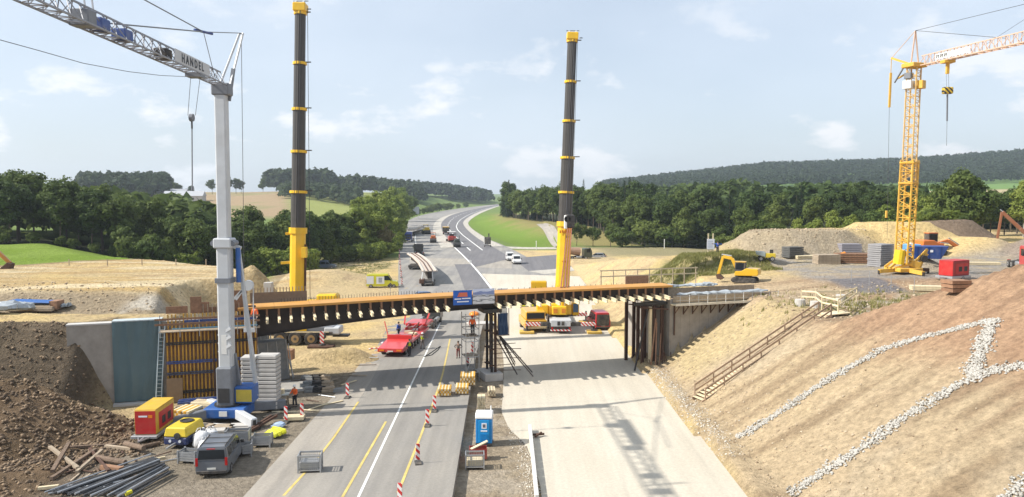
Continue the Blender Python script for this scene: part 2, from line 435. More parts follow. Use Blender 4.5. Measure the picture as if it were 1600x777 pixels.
def lerp(a, b, t): return a * (1 - t[..., None]) + np.array(b) * t[..., None]
def land_colour(x, y, z):
    n1 = fbm(x * .09, y * .09, 60, 4); n2 = fbm(x * .5, y * .5, 61, 4); n3 = fbm(x * .02, y * .02, 62, 3)
    lay = fbm(x * .05, y * .45, 63, 4)
    c = np.zeros(x.shape + (3,)) + np.array((0.50, 0.385, 0.215))          # tan sand
    c = lerp(c, (0.58, 0.435, 0.20), ss(.45, .68, n1))                     # yellow sand
    c = lerp(c, (0.36, 0.26, 0.16), ss(.56, .75, n2) * .6)
    # right slope
    rs = ss(13.6, 14.6, x) * (1 - ss(88, 96, y))
    c = lerp(c, (0.47, 0.365, 0.24), rs * .85)
    st = fbm(x * .10, y * .9, 64, 4)
    c = lerp(c, (0.27, 0.195, 0.12), rs * ss(.45, .66, st) * .7)
    c = lerp(c, (0.46, 0.375, 0.26), rs * ss(.5, .62, fbm(x * .15, y * .15, 68, 4)) * (1 - ss(4, 7, z)) * .6)
    c = lerp(c, (0.40, 0.25, 0.155), rs * ss(5.6, 8.5, z + 3.0 * (n1 - .5)) * .85)
    c = lerp(c, (0.24, 0.15, 0.095), rs * ss(.55, .7, fbm(x * .22, y * 1.5, 67, 4)) * ss(3, 8, z) * .5)
    c = lerp(c, (0.50, 0.395, 0.215), ss(15, 17, x) * ss(67, 72, y) * (1 - ss(27, 31, x)) * (1 - ss(78, 80, y)) * .8)   # yellow fill before the wall
    # plateau on the right: grey hardstanding
    pr = ss(34, 37, x) * (1 - ss(84, 92, x)) * ss(86, 89, y) * (1 - ss(116, 122, y))
    c = lerp(c, (0.30, 0.275, 0.245), pr * (.55 + .4 * ss(.4, .6, n2)))
    c = lerp(c, (0.17, 0.165, 0.175), ss(36, 37.5, x) * (1 - ss(42, 43, x)) * ss(80, 82, y) * (1 - ss(89, 90, y)) * .9)
    rough_veg = ss(27, 31, x) * ss(66, 70, y) * (1 - ss(78, 84, y))
    c = lerp(c, (0.52, 0.46, 0.36), rough_veg * ss(.5, .62, n2) * .7)
    c = lerp(c, (0.15, 0.17, 0.06), rough_veg * ss(.56, .66, fbm(x * .35, y * .35, 66, 4)) * .7)
    # heaps on the right
    def near(cx, cy, r): return 1 - ss(.72 * r, 1.0 * r, np.hypot(x - cx, (y - cy) * 1.3))
    c = lerp(c, (0.37, 0.305, 0.215), near(47, 124, 15) * .85)
    c = lerp(c, (0.62, 0.46, 0.215), near(66, 129, 16) * .9)
    c = lerp(c, (0.15, 0.11, 0.085), near(82, 146, 13) * .9)
    c = lerp(c, (0.25, 0.20, 0.165), near(86, 116, 12) * .9)
    c = lerp(c, (0.42, 0.35, 0.255), near(52.5, 99, 4.2))
    # left plateau bands
    lp = (1 - ss(-40, -33, x)) * ss(66, 74, y) * (1 - ss(150, 180, y))
    c = lerp(c, (0.44, 0.30, 0.135), lp * ss(.42, .6, lay) * .85)
    c = lerp(c, (0.60, 0.50, 0.32), lp * ss(.60, .70, lay) * .8)
    c = lerp(c, (0.30, 0.24, 0.165), lp * ss(76, 78.5, y) * (1 - ss(83.5, 85.5, y)) * .95)
    c = lerp(c, (0.50, 0.46, 0.39), lp * ss(77.5, 79, y) * (1 - ss(83, 85, y)) * ss(.42, .55, n2) * ss(-42.5, -40, x) * (1 - ss(-36.5, -34.5, x)) * .85)
    tr = 1 - ss(1.0, 1.9, np.abs(y - np.interp(x, [-66, -58, -50, -35, -20], [79, 85.5, 87.5, 89, 91])))
    c = lerp(c, (0.68, 0.56, 0.36), tr * (x < -28) * .9)
    # cut face and spoil heap
    cut = (1 - ss(-34.5, -32.5, x)) * ss(55.5, 57, y) * (1 - ss(62.4, 63.6, y))
    c = lerp(c, (0.115, 0.09, 0.066), cut * .95)
    heap = (1 - ss(-27, -24, x)) * (1 - ss(55.5, 57.5, y))
    c = lerp(c, (0.125, 0.085, 0.054), heap * .95)
    c = lerp(c, (0.21, 0.145, 0.09), heap * ss(.52, .64, n2) * .7)
    # yard at left: dusty grey
    yd = ss(-29, -25, x) * (1 - ss(-14, -12, x)) * (1 - ss(72, 76, y))
    c = lerp(c, (0.205, 0.18, 0.15), yd * .85)
    c = lerp(c, (0.33, 0.28, 0.215), yd * ss(.48, .62, n2) * .7)
    # strip between the carriageways
    ms = ss(-5, -4, x) * (1 - ss(1.8, 2.2, x)) * (1 - ss(92, 110, y))
    c = lerp(c, (0.30, 0.245, 0.18), ms * .9)
    c = lerp(c, (0.44, 0.38, 0.30), ms * ss(.5, .62, n2) * .6)
    # green
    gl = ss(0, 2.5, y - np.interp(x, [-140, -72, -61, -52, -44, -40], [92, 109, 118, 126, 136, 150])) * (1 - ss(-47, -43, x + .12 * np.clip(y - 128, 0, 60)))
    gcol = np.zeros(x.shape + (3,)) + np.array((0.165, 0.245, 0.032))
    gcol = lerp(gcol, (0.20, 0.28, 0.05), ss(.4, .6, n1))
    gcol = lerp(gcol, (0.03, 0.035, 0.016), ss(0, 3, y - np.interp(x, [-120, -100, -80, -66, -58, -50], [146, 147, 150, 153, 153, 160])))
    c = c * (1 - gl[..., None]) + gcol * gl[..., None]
    edge = ss(0.0, 1.0, y - np.interp(x, [-140, -72, -61, -52, -44, -40], [92, 109, 118, 126, 136, 150]) + 1.2) * (1 - gl)
    c = lerp(c, (0.10, 0.075, 0.05), edge * (x < -44) * .5)
    fy = ss(195, 215, y + 10 * (n2 - .5)) * (1 - ss(-28, -22, x) * (1 - ss(20, 30, x)) * (1 - ss(232, 240, y)))
    far = np.zeros(x.shape + (3,)) + np.array((0.145, 0.20, 0.055))
    a = x / np.maximum(y, 1)
    far = lerp(far, (0.27, 0.29, 0.085), ss(-.32, -.26, a) * (1 - ss(-.19, -.16, a)) * ss(200, 240, y))
    far = lerp(far, (0.34, 0.25, 0.15), (1 - ss(-.295, -.285, a)) * ss(430, 470, y))
    far = lerp(far, (0.20, 0.21, 0.09), (1 - ss(-.295, -.285, a)) * ss(.5, .6, n3) * ss(430, 470, y) * .6)
    far = lerp(far, (0.40, 0.33, 0.19), ss(.5, .52, a) * ss(700, 705, y) * (1 - ss(800, 806, y)))
    far = lerp(far, (0.14, 0.23, 0.06), ss(.3, .32, a) * ss(806, 812, y))
    xr = np.interp(y, [0, 245, 330, 437, 656, 823, 1050, 1700], [2, 2, -14, -27, -34, -29, -17, 30])
    kn = ss(244, 250, y) * (1 - ss(600, 700, y)) * ss(0, 3, x - xr) * (1 - ss(60, 80, x))
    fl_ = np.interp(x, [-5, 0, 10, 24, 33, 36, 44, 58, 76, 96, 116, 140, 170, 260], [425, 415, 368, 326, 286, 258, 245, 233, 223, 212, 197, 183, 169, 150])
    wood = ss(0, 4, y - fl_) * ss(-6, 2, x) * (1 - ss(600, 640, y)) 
    far = lerp(far, (0.15, 0.225, 0.04), kn)
    far = lerp(far, (0.26, 0.215, 0.09), kn * ss(10, 26, x - xr + 14 * (n1 - .5)) * .9)
    far = lerp(far, (0.30, 0.245, 0.15), ss(12, 20, x) * (1 - ss(95, 110, x)) * (1 - ss(238, 246, y)) * .8)
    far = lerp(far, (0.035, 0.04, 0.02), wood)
    c = c * (1 - fy[..., None]) + far * fy[..., None]
    # grass bank behind the right abutment
    gb = ss(19, 24, x) * (1 - ss(32, 36, x)) * ss(100, 105, y) * (1 - ss(118, 130, y))
    c = lerp(c, (0.16, 0.165, 0.06), gb * (.5 + .5 * ss(.35, .6, n2)))
    gb2 = near(80, 150, 14) * ss(146, 152, y + 6 * (n2 - .5))
    c = lerp(c, (0.13, 0.16, 0.045), gb2)
    lb = ss(-62, -55, x) * (1 - ss(-30, -26, x)) * ss(150, 165, y) * (1 - ss(200, 215, y))
    c = lerp(c, (0.20, 0.19, 0.08), lb * ss(.52, .62, n2) * .8)
    c = c * (0.90 + 0.2 * n3[..., None])
    return np.clip(c, 0.01, 0.9)

ground_mat = bpy.data.materials.new('ground_soil'); ground_mat.use_nodes = True
_n, _l = ground_mat.node_tree.nodes, ground_mat.node_tree.links
_b = _n['Principled BSDF']; _b.inputs['Roughness'].default_value = 0.95; _b.inputs['Specular IOR Level'].default_value = 0.1
_a = _n.new('ShaderNodeAttribute'); _a.attribute_name = 'Col'
_g = _n.new('ShaderNodeNewGeometry')
_t1 = _n.new('ShaderNodeTexNoise'); _t1.inputs['Scale'].default_value = 2.2; _t1.inputs['Detail'].default_value = 9; _t1.inputs['Roughness'].default_value = 0.72
_l.new(_g.outputs['Position'], _t1.inputs['Vector'])
_r = _n.new('ShaderNodeMapRange'); _r.inputs['From Min'].default_value = .3; _r.inputs['From Max'].default_value = .7
_r.inputs['To Min'].default_value = .60; _r.inputs['To Max'].default_value = 1.36
_l.new(_t1.outputs['Fac'], _r.inputs['Value'])
_m = _n.new('ShaderNodeMix'); _m.data_type = 'RGBA'; _m.blend_type = 'MULTIPLY'; _m.inputs['Factor'].default_value = 1
_l.new(_a.outputs['Color'], _m.inputs['A']); _l.new(_r.outputs['Result'], _m.inputs['B'])
_l.new(_m.outputs['Result'], _b.inputs['Base Color'])
_t2 = _n.new('ShaderNodeTexNoise'); _t2.inputs['Scale'].default_value = 2.6; _t2.inputs['Detail'].default_value = 8; _t2.inputs['Roughness'].default_value = .7
_l.new(_g.outputs['Position'], _t2.inputs['Vector'])
_bp = _n.new('ShaderNodeBump'); _bp.inputs['Strength'].default_value = 1.0; _bp.inputs['Distance'].default_value = .38
_l.new(_t2.outputs['Fac'], _bp.inputs['Height']); _l.new(_bp.outputs['Normal'], _b.inputs['Normal'])

def grid_object(name, X, Y, Z, C, mat, kind='structure'):
    ny, nx = X.shape
    co = np.stack([X, Y, Z], -1).reshape(-1, 3)
    i = np.arange(ny * nx).reshape(ny, nx)
    q = np.stack([i[:-1, :-1], i[:-1, 1:], i[1:, 1:], i[1:, :-1]], -1).reshape(-1, 4)
    me = bpy.data.meshes.new(name)
    me.vertices.add(len(co)); me.vertices.foreach_set('co', co.astype(np.float32).ravel())
    me.loops.add(q.size); me.loops.foreach_set('vertex_index', q.astype(np.int32).ravel())
    me.polygons.add(len(q)); me.polygons.foreach_set('loop_start', np.arange(0, q.size, 4, dtype=np.int32))
    me.update(calc_edges=True)
    if C is not None:
        at = me.color_attributes.new('Col', 'FLOAT_COLOR', 'POINT')
        at.data.foreach_set('color', np.concatenate([C.reshape(-1, 3), np.ones((len(co), 1))], 1).astype(np.float32).ravel())
    me.shade_smooth()
    o = obj(name, me, mat); o['kind'] = kind
    return o
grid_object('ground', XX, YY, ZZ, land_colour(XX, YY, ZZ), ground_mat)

# ------------------------------------------------------------------ road sheets
def Mroad(name, col, patch, scale=.35, rough=.85, fine=60, streak=0.88, amt=.35):
    m = bpy.data.materials.new(name); m.use_nodes = True
    n, l = m.node_tree.nodes, m.node_tree.links
    b = n['Principled BSDF']; b.inputs['Roughness'].default_value = rough; b.inputs['Specular IOR Level'].default_value = .25
    g = n.new('ShaderNodeNewGeometry')
    mp = n.new('ShaderNodeMapping'); mp.inputs['Scale'].default_value = (1, 0.22, 1)
    l.new(g.outputs['Position'], mp.inputs['Vector'])
    t = n.new('ShaderNodeTexNoise'); t.inputs['Scale'].default_value = scale; t.inputs['Detail'].default_value = 8; t.inputs['Roughness'].default_value = .62
    l.new(mp.outputs['Vector'], t.inputs['Vector'])
    r = n.new('ShaderNodeMapRange'); r.inputs['From Min'].default_value = .38; r.inputs['From Max'].default_value = .68
    r.inputs['To Max'].default_value = amt * 2
    l.new(t.outputs['Fac'], r.inputs['Value'])
    mx = n.new('ShaderNodeMix'); mx.data_type = 'RGBA'
    mx.inputs['A'].default_value = (*col, 1); mx.inputs['B'].default_value = (*patch, 1)
    l.new(r.outputs['Result'], mx.inputs['Factor'])
    mp2 = n.new('ShaderNodeMapping'); mp2.inputs['Scale'].default_value = (1.5, 0.035, 1)
    l.new(g.outputs['Position'], mp2.inputs['Vector'])
    tk = n.new('ShaderNodeTexNoise'); tk.inputs['Scale'].default_value = 1; tk.inputs['Detail'].default_value = 4
    l.new(mp2.outputs['Vector'], tk.inputs['Vector'])
    rk = n.new('ShaderNodeMapRange'); rk.inputs['From Min'].default_value = .4; rk.inputs['From Max'].default_value = .7
    rk.inputs['To Min'].default_value = 1.03; rk.inputs['To Max'].default_value = streak
    l.new(tk.outputs['Fac'], rk.inputs['Value'])
    mk = n.new('ShaderNodeMix'); mk.data_type = 'RGBA'; mk.blend_type = 'MULTIPLY'; mk.inputs['Factor'].default_value = 1
    l.new(mx.outputs['Result'], mk.inputs['A']); l.new(rk.outputs['Result'], mk.inputs['B']); mx = mk
    f = n.new('ShaderNodeTexNoise'); f.inputs['Scale'].default_value = 5; f.inputs['Detail'].default_value = 10; f.inputs['Roughness'].default_value = .75
    l.new(g.outputs['Position'], f.inputs['Vector'])
    r2 = n.new('ShaderNodeMapRange'); r2.inputs['From Min'].default_value = .3; r2.inputs['From Max'].default_value = .7
    r2.inputs['To Min'].default_value = .86; r2.inputs['To Max'].default_value = 1.13
    l.new(f.outputs['Fac'], r2.inputs['Value'])
    mm = n.new('ShaderNodeMix'); mm.data_type = 'RGBA'; mm.blend_type = 'MULTIPLY'; mm.inputs['Factor'].default_value = 1
    l.new(mx.outputs['Result'], mm.inputs['A']); l.new(r2.outputs['Result'], mm.inputs['B'])
    l.new(mm.outputs['Result'], b.inputs['Base Color'])
    bp = n.new('ShaderNodeBump'); bp.inputs['Strength'].default_value = .35; bp.inputs['Distance'].default_value = .05
    l.new(f.outputs['Fac'], bp.inputs['Height']); l.new(bp.outputs['Normal'], b.inputs['Normal'])
    MATS[name] = m
    return m
asphalt = Mroad('worn_asphalt', (0.24, 0.226, 0.205), (0.335, 0.308, 0.265))
asphalt_new = Mroad('new_asphalt', (0.15, 0.145, 0.15), (0.20, 0.19, 0.19))
asphalt_far = Mroad('milled_asphalt', (0.23, 0.22, 0.21), (0.36, 0.335, 0.29))
limestone = Mroad('crushed_limestone', (0.53, 0.485, 0.40), (0.47, 0.42, 0.335), scale=.28, amt=.4, streak=.93)
concrete_pale = Mroad('pale_concrete', (0.46, 0.43, 0.375), (0.38, 0.345, 0.29), scale=.8)
dusty = Mroad('dusty_asphalt', (0.36, 0.325, 0.275), (0.26, 0.24, 0.215), scale=.6)

def edge_pts(pts, z=0.0):
    return [G(p[0], p[1], z) if len(p) == 2 else Vector((p[0], p[1], 0)) for p in pts]
def resample(P, n):
    d = [0]
    for a, b in zip(P[:-1], P[1:]): d.append(d[-1] + (Vector((b.x, b.y)) - Vector((a.x, a.y))).length)
    t = np.linspace(0, d[-1], n)
    return np.interp(t, d, [p.x for p in P]), np.interp(t, d, [p.y for p in P])
def smooth_pts(P, k=2):
    for _ in range(k):
        Q = [P[0]]
        for a, b in zip(P[:-1], P[1:]): Q += [a.lerp(b, .25), a.lerp(b, .75)]
        Q.append(P[-1]); P = Q
    return P
def strip(name, left, right, mat, lift, n=60, m=8, follow=True, kind='structure', smooth=2, level=None, depth=0.0):
    """a sheet between two edges given as photo pixels on the road level"""
    L = smooth_pts(edge_pts(left), smooth); Rr = smooth_pts(edge_pts(right), smooth)
    lx, ly = resample(L, n); rx, ry = resample(Rr, n)
    t = np.linspace(0, 1, m)[None, :]
    X = lx[:, None] * (1 - t) + rx[:, None] * t
    Y = ly[:, None] * (1 - t) + ry[:, None] * t
    Z = ((-0.62 * (1 - ss(96, 125, Y)) if follow == 'bed' else Tbase(X, Y)) if follow else np.full(X.shape, 0.0 if level is None else level)) + lift
    o = grid_object(name, X, Y, Z, None, mat, kind)
    if depth:
        bm = bmesh.new(); bm.from_mesh(o.data)
        r = bmesh.ops.extrude_face_region(bm, geom=list(bm.faces))
        bmesh.ops.translate(bm, vec=(0, 0, -depth), verts=[v for v in r['geom'] if isinstance(v, bmesh.types.BMVert)])
        bmesh.ops.recalc_face_normals(bm, faces=bm.faces)
        bm.to_mesh(o.data); bm.free(); o.data.shade_flat()
    return o
# old carriageway: a slab whose broken right edge stands above the roadbed
LE = [(-14.9, 30, 0), (-14.9, 54, 0), (-14.9, 72, 0), (-15.6, 92, 0), (-18.5, 125, 0)]
RE = [(-3.35, 30, 0), (-3.45, 44, 0), (-3.75, 67.5, 0), (-3.95, 86, 0), (-3.8, 125, 0)]
strip('road', LE, RE, asphalt, 0.0, n=70, m=10, follow=False, depth=0.72)
strip('road_shoulder', [(-15.6, 30, 0), (-15.4, 66, 0), (-15.6, 78, 0)], [(-12.9, 30, 0), (-12.9, 66, 0), (-13.6, 78, 0)], dusty, 0.006, n=40, m=4, follow=False)
# junction and far carriageways
strip('far_road', [(-18.5, 124.5, 0), (622, 420), (624, 380), (629, 351), (648, 338.5), (688, 330), (728, 324.5), (778, 319)],
      [(20, 124.5, 0), (870, 430), (800, 388), (752, 370), (727, 350), (738, 334), (757, 327.5), (780, 322)], asphalt_far, 0.02, n=120, m=14, follow=False)
strip('new_carriageway', [(742, 418), (712, 388), (690, 360), (689, 347), (706, 335.5), (735, 328), (779, 319.8)],
      [(800, 404), (770, 386), (747, 374), (726, 356), (722, 345), (748, 330.5), (780, 321.5)], asphalt_new, 0.05, n=120, m=6, follow=False)
strip('median', [(689, 388), (680, 371), (675, 358), (680, 346), (694, 338), (726, 329.3), (779, 319.4)],
      [(710, 387), (697, 371), (689, 360), (689.5, 346), (706, 335.2), (735, 327.7), (779, 319.8)], concrete_pale, 0.09, n=100, m=4, follow=False)
strip('shoulder', [(770, 386), (747, 374), (726, 356), (722, 345), (748, 330.5), (780, 321.5)],
      [(786, 385), (760, 373), (734, 356), (730, 346), (754, 331.5), (780, 322.3)], concrete_pale, 0.07, n=100, m=4, follow=False)
strip('asphalt_patch', [(726, 453), (718, 430), (710, 413.5)], [(765, 450.5), (750, 428), (736, 413)], asphalt_new, 0.05, n=20, m=5, follow=False)
strip('dusty_band', [(640, 414), (640, 402)], [(800, 420), (800, 408)], dusty, 0.035, n=6, m=12, follow=False)
strip('side_road', [(800, 404), (860, 399), (940, 394), (1040, 388.5), (1130, 386)], [(826, 424), (880, 420), (940, 409), (1010, 399), (1130, 389.5)], asphalt_new, 0.04, n=60, m=6, follow=False)
strip('side_shoulder', [(826, 424), (880, 420), (940, 409), (1010, 399), (1130, 389.5)], [(850, 429), (892, 425), (948, 413), (1016, 402), (1130, 391)], concrete_pale, 0.05, n=60, m=4, follow=False)
strip('side_shoulder', [(790, 385.5), (830, 387), (900, 386), (1000, 385), (1120, 384)], [(800, 389), (836, 390), (900, 389), (1000, 387.3), (1120, 385.6)], concrete_pale, 0.045, n=60, m=4, follow=False)
strip('farm_track', [(838, 366), (850, 374), (866, 387)], [(852, 365), (868, 374), (886, 387)], dusty, 0.14, n=24, m=4, follow=True)
# new roadbed of crushed limestone
strip('gravel_road', [(1.9, 30, 0), (1.7, 52, 0), (-0.9, 60, 0), (-0.8, 70, 0), (-0.9, 84, 0), (-2.0, 105, 0), (-3.4, 140, 0), (-6.6, 166, 0)],
      [(15.7, 30, 0), (15.2, 44, 0), (14.6, 66, 0), (13.9, 81, 0), (13.4, 100, 0), (13.0, 140, 0), (17, 160, 0)], limestone, 0.06, n=110, m=16, smooth=1, follow='bed')

# painted lines
line_w = M('white_road_paint', (0.74, 0.74, 0.70), rough=.7, var=.25, scale=1.3)
line_y = M('yellow_road_paint', (0.56, 0.43, 0.14), rough=.7, var=.25, scale=1.3)
def line(name, pts, w, mat, lift, dash=None, n=80, smooth=1):
    P = smooth_pts(edge_pts(pts), smooth); x, y = resample(P, n)
    mb = MB(); s = 0
    for k in range(n - 1):
        a, b = Vector((x[k], y[k], lift)), Vector((x[k + 1], y[k + 1], lift))
        d = b - a; L = d.length
        if L < 1e-5: continue
        nrm = Vector((-d.y, d.x, 0)).normalized() * w / 2
        if dash is None or (s % sum(dash)) < dash[0]: mb.quad(a - nrm, a + nrm, b + nrm, b - nrm)
        s += L
    o = mb.build(name, mat); o['kind'] = 'structure'
    return o
line('white_line', [(560, 777), (610, 670), (662, 560), (690, 500)], .16, line_w, .012, smooth=0)
line('yellow_line', [(535, 777), (603, 659)], .17, line_y, .012)
line('yellow_line', [(443, 775), (505, 708), (560, 628)], .17, line_y, .016)
line('yellow_line', [(622, 770), (650, 700), (676, 633), (690, 592), (698, 556), (703, 530)], .17, line_y, .012)
line('white_line', [(768, 452), (748, 426), (728, 404), (710, 387)], .42, line_w, .10)
line('white_line', [(754, 391.5), (716, 362.5), (712, 352), (722, 341), (743, 331), (776, 322)], .38, line_w, .09)
line('white_line', [(735, 392), (703, 362), (699, 350), (712, 338), (740, 329)], .4, line_w, .09, dash=(12, 18), n=160)
line('white_line', [(660, 402), (648, 380), (650, 358)], .25, line_w, .05)
# ================================================================== trees
def Mleaf(name, c1, c2, rnd=.35):
    m = bpy.data.materials.new(name); m.use_nodes = True
    n, l = m.node_tree.nodes, m.node_tree.links
    b = n['Principled BSDF']; b.inputs['Roughness'].default_value = .65; b.inputs['Specular IOR Level'].default_value = .15
    oi = n.new('ShaderNodeObjectInfo'); g = n.new('ShaderNodeTexCoord')
    t = n.new('ShaderNodeTexNoise'); t.inputs['Scale'].default_value = .55; t.inputs['Detail'].default_value = 4
    l.new(g.outputs['Object'], t.inputs['Vector'])
    ad = n.new('ShaderNodeMath'); ad.operation = 'MULTIPLY_ADD'; ad.inputs[1].default_value = .75
    sb = n.new('ShaderNodeMath'); sb.operation = 'MULTIPLY_ADD'; sb.inputs[1].default_value = 1.3; sb.inputs[2].default_value = -.55
    l.new(oi.outputs['Random'], ad.inputs[0]); l.new(t.outputs['Fac'], sb.inputs[0]); l.new(sb.outputs[0], ad.inputs[2])
    mx = n.new('ShaderNodeMix'); mx.data_type = 'RGBA'; mx.clamp_factor = True
    mx.inputs['A'].default_value = (*c1, 1); mx.inputs['B'].default_value = (*c2, 1)
    l.new(ad.outputs[0], mx.inputs['Factor']); l.new(mx.outputs['Result'], b.inputs['Base Color'])
    tr = n.new('ShaderNodeBsdfTranslucent'); l.new(mx.outputs['Result'], tr.inputs['Color'])
    ms = n.new('ShaderNodeMixShader'); ms.inputs['Fac'].default_value = .36
    o = n['Material Output']
    l.new(b.outputs['BSDF'], ms.inputs[1]); l.new(tr.outputs['BSDF'], ms.inputs[2]); l.new(ms.outputs['Shader'], o.inputs['Surface'])
    return m
leaf_dark = Mleaf('dark_leaves', (0.046, 0.078, 0.024), (0.125, 0.165, 0.042))
leaf_mid = Mleaf('green_leaves', (0.070, 0.112, 0.029), (0.165, 0.200, 0.050))
leaf_light = Mleaf('light_leaves', (0.15, 0.205, 0.038), (0.255, 0.295, 0.066))
leaf_olive = Mleaf('olive_leaves', (0.16, 0.15, 0.05), (0.24, 0.20, 0.085))
leaf_conifer = Mleaf('needles', (0.022, 0.042, 0.020), (0.045, 0.070, 0.026))
bark = M('bark', (0.11, 0.085, 0.06), rough=.9, var=.3, scale=6, bump=.5)
bark_pale = M('pale_bark', (0.32, 0.30, 0.26), rough=.9, var=.35, scale=5, bump=.4)

def cards(name, centres, normals, sizes, mat, seed):
    """leaf-sized quads"""
    r = np.random.default_rng(seed); n = len(centres)
    nn = normals + r.normal(0, .55, (n, 3)); nn /= np.linalg.norm(nn, axis=1, keepdims=True) + 1e-9
    u = np.cross(nn, r.normal(0, 1, (n, 3))); u /= np.linalg.norm(u, axis=1, keepdims=True) + 1e-9
    v = np.cross(nn, u)
    s = sizes[:, None]
    c = np.stack([centres - u * s * .62, centres - v * s * .42 + nn * s * .1, centres + u * s * .62, centres + v * s * .42 + nn * s * .1], 1)
    co = c.reshape(-1, 3); me = bpy.data.meshes.new(name)
    me.vertices.add(len(co)); me.vertices.foreach_set('co', co.astype(np.float32).ravel())
    me.loops.add(4 * n); me.loops.foreach_set('vertex_index', np.arange(4 * n, dtype=np.int32))
    me.polygons.add(n); me.polygons.foreach_set('loop_start', np.arange(0, 4 * n, 4, dtype=np.int32))
    me.update(calc_edges=True); me.materials.append(mat)
    return me
def broad_crown(name, h, w, z0, mat, seed, nclump=46, per=75, leaf=.50, lobes=5, spread=1.0):
    r = np.random.default_rng(seed)
    lob = [(r.normal(0, .20 * w), r.normal(0, .20 * w), z0 + (h - z0) * r.uniform(.3, .82), w * r.uniform(.24, .36)) for _ in range(lobes)]
    lob.append((0, 0, z0 + (h - z0) * .45, w * .40)); lob.append((r.normal(0, .05 * w), 0, h - w * .26, w * .26))
    C, N, S = [], [], []
    for k in range(nclump):
        lx, ly, lz, lr = lob[r.integers(len(lob))]
        d = r.normal(0, 1, 3); d[2] = d[2] * .8 + .25; d /= np.linalg.norm(d)
        cc = np.array([lx, ly, lz]) + d * lr * r.uniform(.72, 1.0) * np.array([1, 1, 1.15])
        cc[2] = min(max(cc[2], z0 * .75), h)
        cr = w * r.uniform(.085, .16) * spread
        dd = r.normal(0, 1, (per, 3)); dd /= np.linalg.norm(dd, axis=1, keepdims=True)
        rad = cr * r.uniform(.45, 1.08, (per, 1))
        C.append(cc + dd * rad * np.array([1.1, 1.1, .85])); N.append(dd * .8 + d * .5 + np.array([0, 0, .3])); S.append(leaf * r.uniform(.6, 1.25, per))
    for lx, ly, lz, lr in lob:       # looser fill inside each lobe
        m = per * 2
        dd = r.normal(0, 1, (m, 3)); dd /= np.linalg.norm(dd, axis=1, keepdims=True)
        C.append(np.array([lx, ly, lz]) + dd * lr * r.uniform(.5, .86, (m, 1)) * np.array([1, 1, 1.1])); N.append(dd); S.append(leaf * 1.5 * r.uniform(.7, 1.2, m))
    return cards(name, np.concatenate(C), np.concatenate(N), np.concatenate(S), mat, seed)
def spruce_crown(name, h, w, z0, mat, seed):
    r = np.random.default_rng(seed); C, N, S = [], [], []
    z = z0
    while z < h - .2:
        f = (h - z) / (h - z0); rad = w / 2 * f ** .85 + .12
        nb = max(5, int(9 * f + 4))
        for k in range(nb):
            a = r.uniform(0, 2 * math.pi); L = rad * r.uniform(.75, 1.1); m = max(4, int(L * 9))
            t = r.uniform(.15, 1, m)
            p = np.stack([np.cos(a) * L * t, np.sin(a) * L * t, z - .35 * L * t ** 1.5 + r.normal(0, .08, m)], 1) + r.normal(0, .10, (m, 3))
            C.append(p); N.append(np.tile(np.array([np.cos(a) * .5, np.sin(a) * .5, .8]), (m, 1))); S.append(.42 * r.uniform(.6, 1.2, m) * (.6 + .5 * f))
        z += .42
    C.append(np.array([[0, 0, h - .1]])); N.append(np.array([[0, 0, 1.]])); S.append(np.array([.3]))
    return cards(name, np.concatenate(C), np.concatenate(N), np.concatenate(S), mat, seed)
def trunk_mesh(h, r0, seed, limbs=5, crown_w=5):
    r = random.Random(seed); mb = MB(); p = Vector((0, 0, -.4)); pts = [p]
    n = 6
    for k in range(1, n + 1):
        pts.append(Vector((r.gauss(0, .10) * k * .4, r.gauss(0, .10) * k * .4, h * k / n)))
    for k in range(n): mb.tube(pts[k], pts[k + 1], r0 * (1 - k / n * .8), 7, r0 * (1 - (k + 1) / n * .8))
    for k in range(limbs):
        b = pts[r.randint(2, n - 1)]; a = r.uniform(0, 6.28); L = crown_w * r.uniform(.28, .42)
        e = b + Vector((math.cos(a) * L, math.sin(a) * L, L * r.uniform(.5, 1.1)))
        mb.tube(b, e, r0 * .38, 5, r0 * .1)
    return mb.mesh('trunk')
KINDS = {}
def kind(key, crown, trunk, bmat):
    trunk.materials.append(bmat); KINDS[key] = (crown, trunk)
for i in range(4): kind(f'd{i}', broad_crown('crown', 15, 8.6, 1.6, leaf_dark, 100 + i, 60, 80, .50), trunk_mesh(12.5, .24, i, 6), bark)
for i in range(3): kind(f'm{i}', broad_crown('crown', 13, 8.2, 1.8, leaf_mid, 120 + i, 58, 80, .48), trunk_mesh(10.5, .22, 10 + i, 6), bark)
for i in range(3): kind(f'l{i}', broad_crown('crown', 11, 6.2, .7, leaf_light, 140 + i, 54, 75, .38), trunk_mesh(9.2, .15, 20 + i, 5), bark_pale)
kind('o0', broad_crown('crown', 10, 5.6, .6, leaf_olive, 160, 50, 75, .34), trunk_mesh(8.5, .13, 30, 5), bark_pale)
for i in range(2): kind(f's{i}', spruce_crown('crown', 19, 5.6, 1.2, leaf_conifer, 170 + i), trunk_mesh(18, .22, 40 + i, 0), bark)
for i in range(2): kind(f'b{i}', broad_crown('crown', 4.2, 5.0, .1, leaf_mid, 180 + i, 34, 60, .34, lobes=4), trunk_mesh(2.6, .08, 50 + i, 5, 3), bark)
kind('b2', broad_crown('crown', 3.6, 4.4, .1, leaf_light, 184, 34, 60, .30, lobes=4), trunk_mesh(2.2, .07, 52, 5, 3), bark)
NT = {}
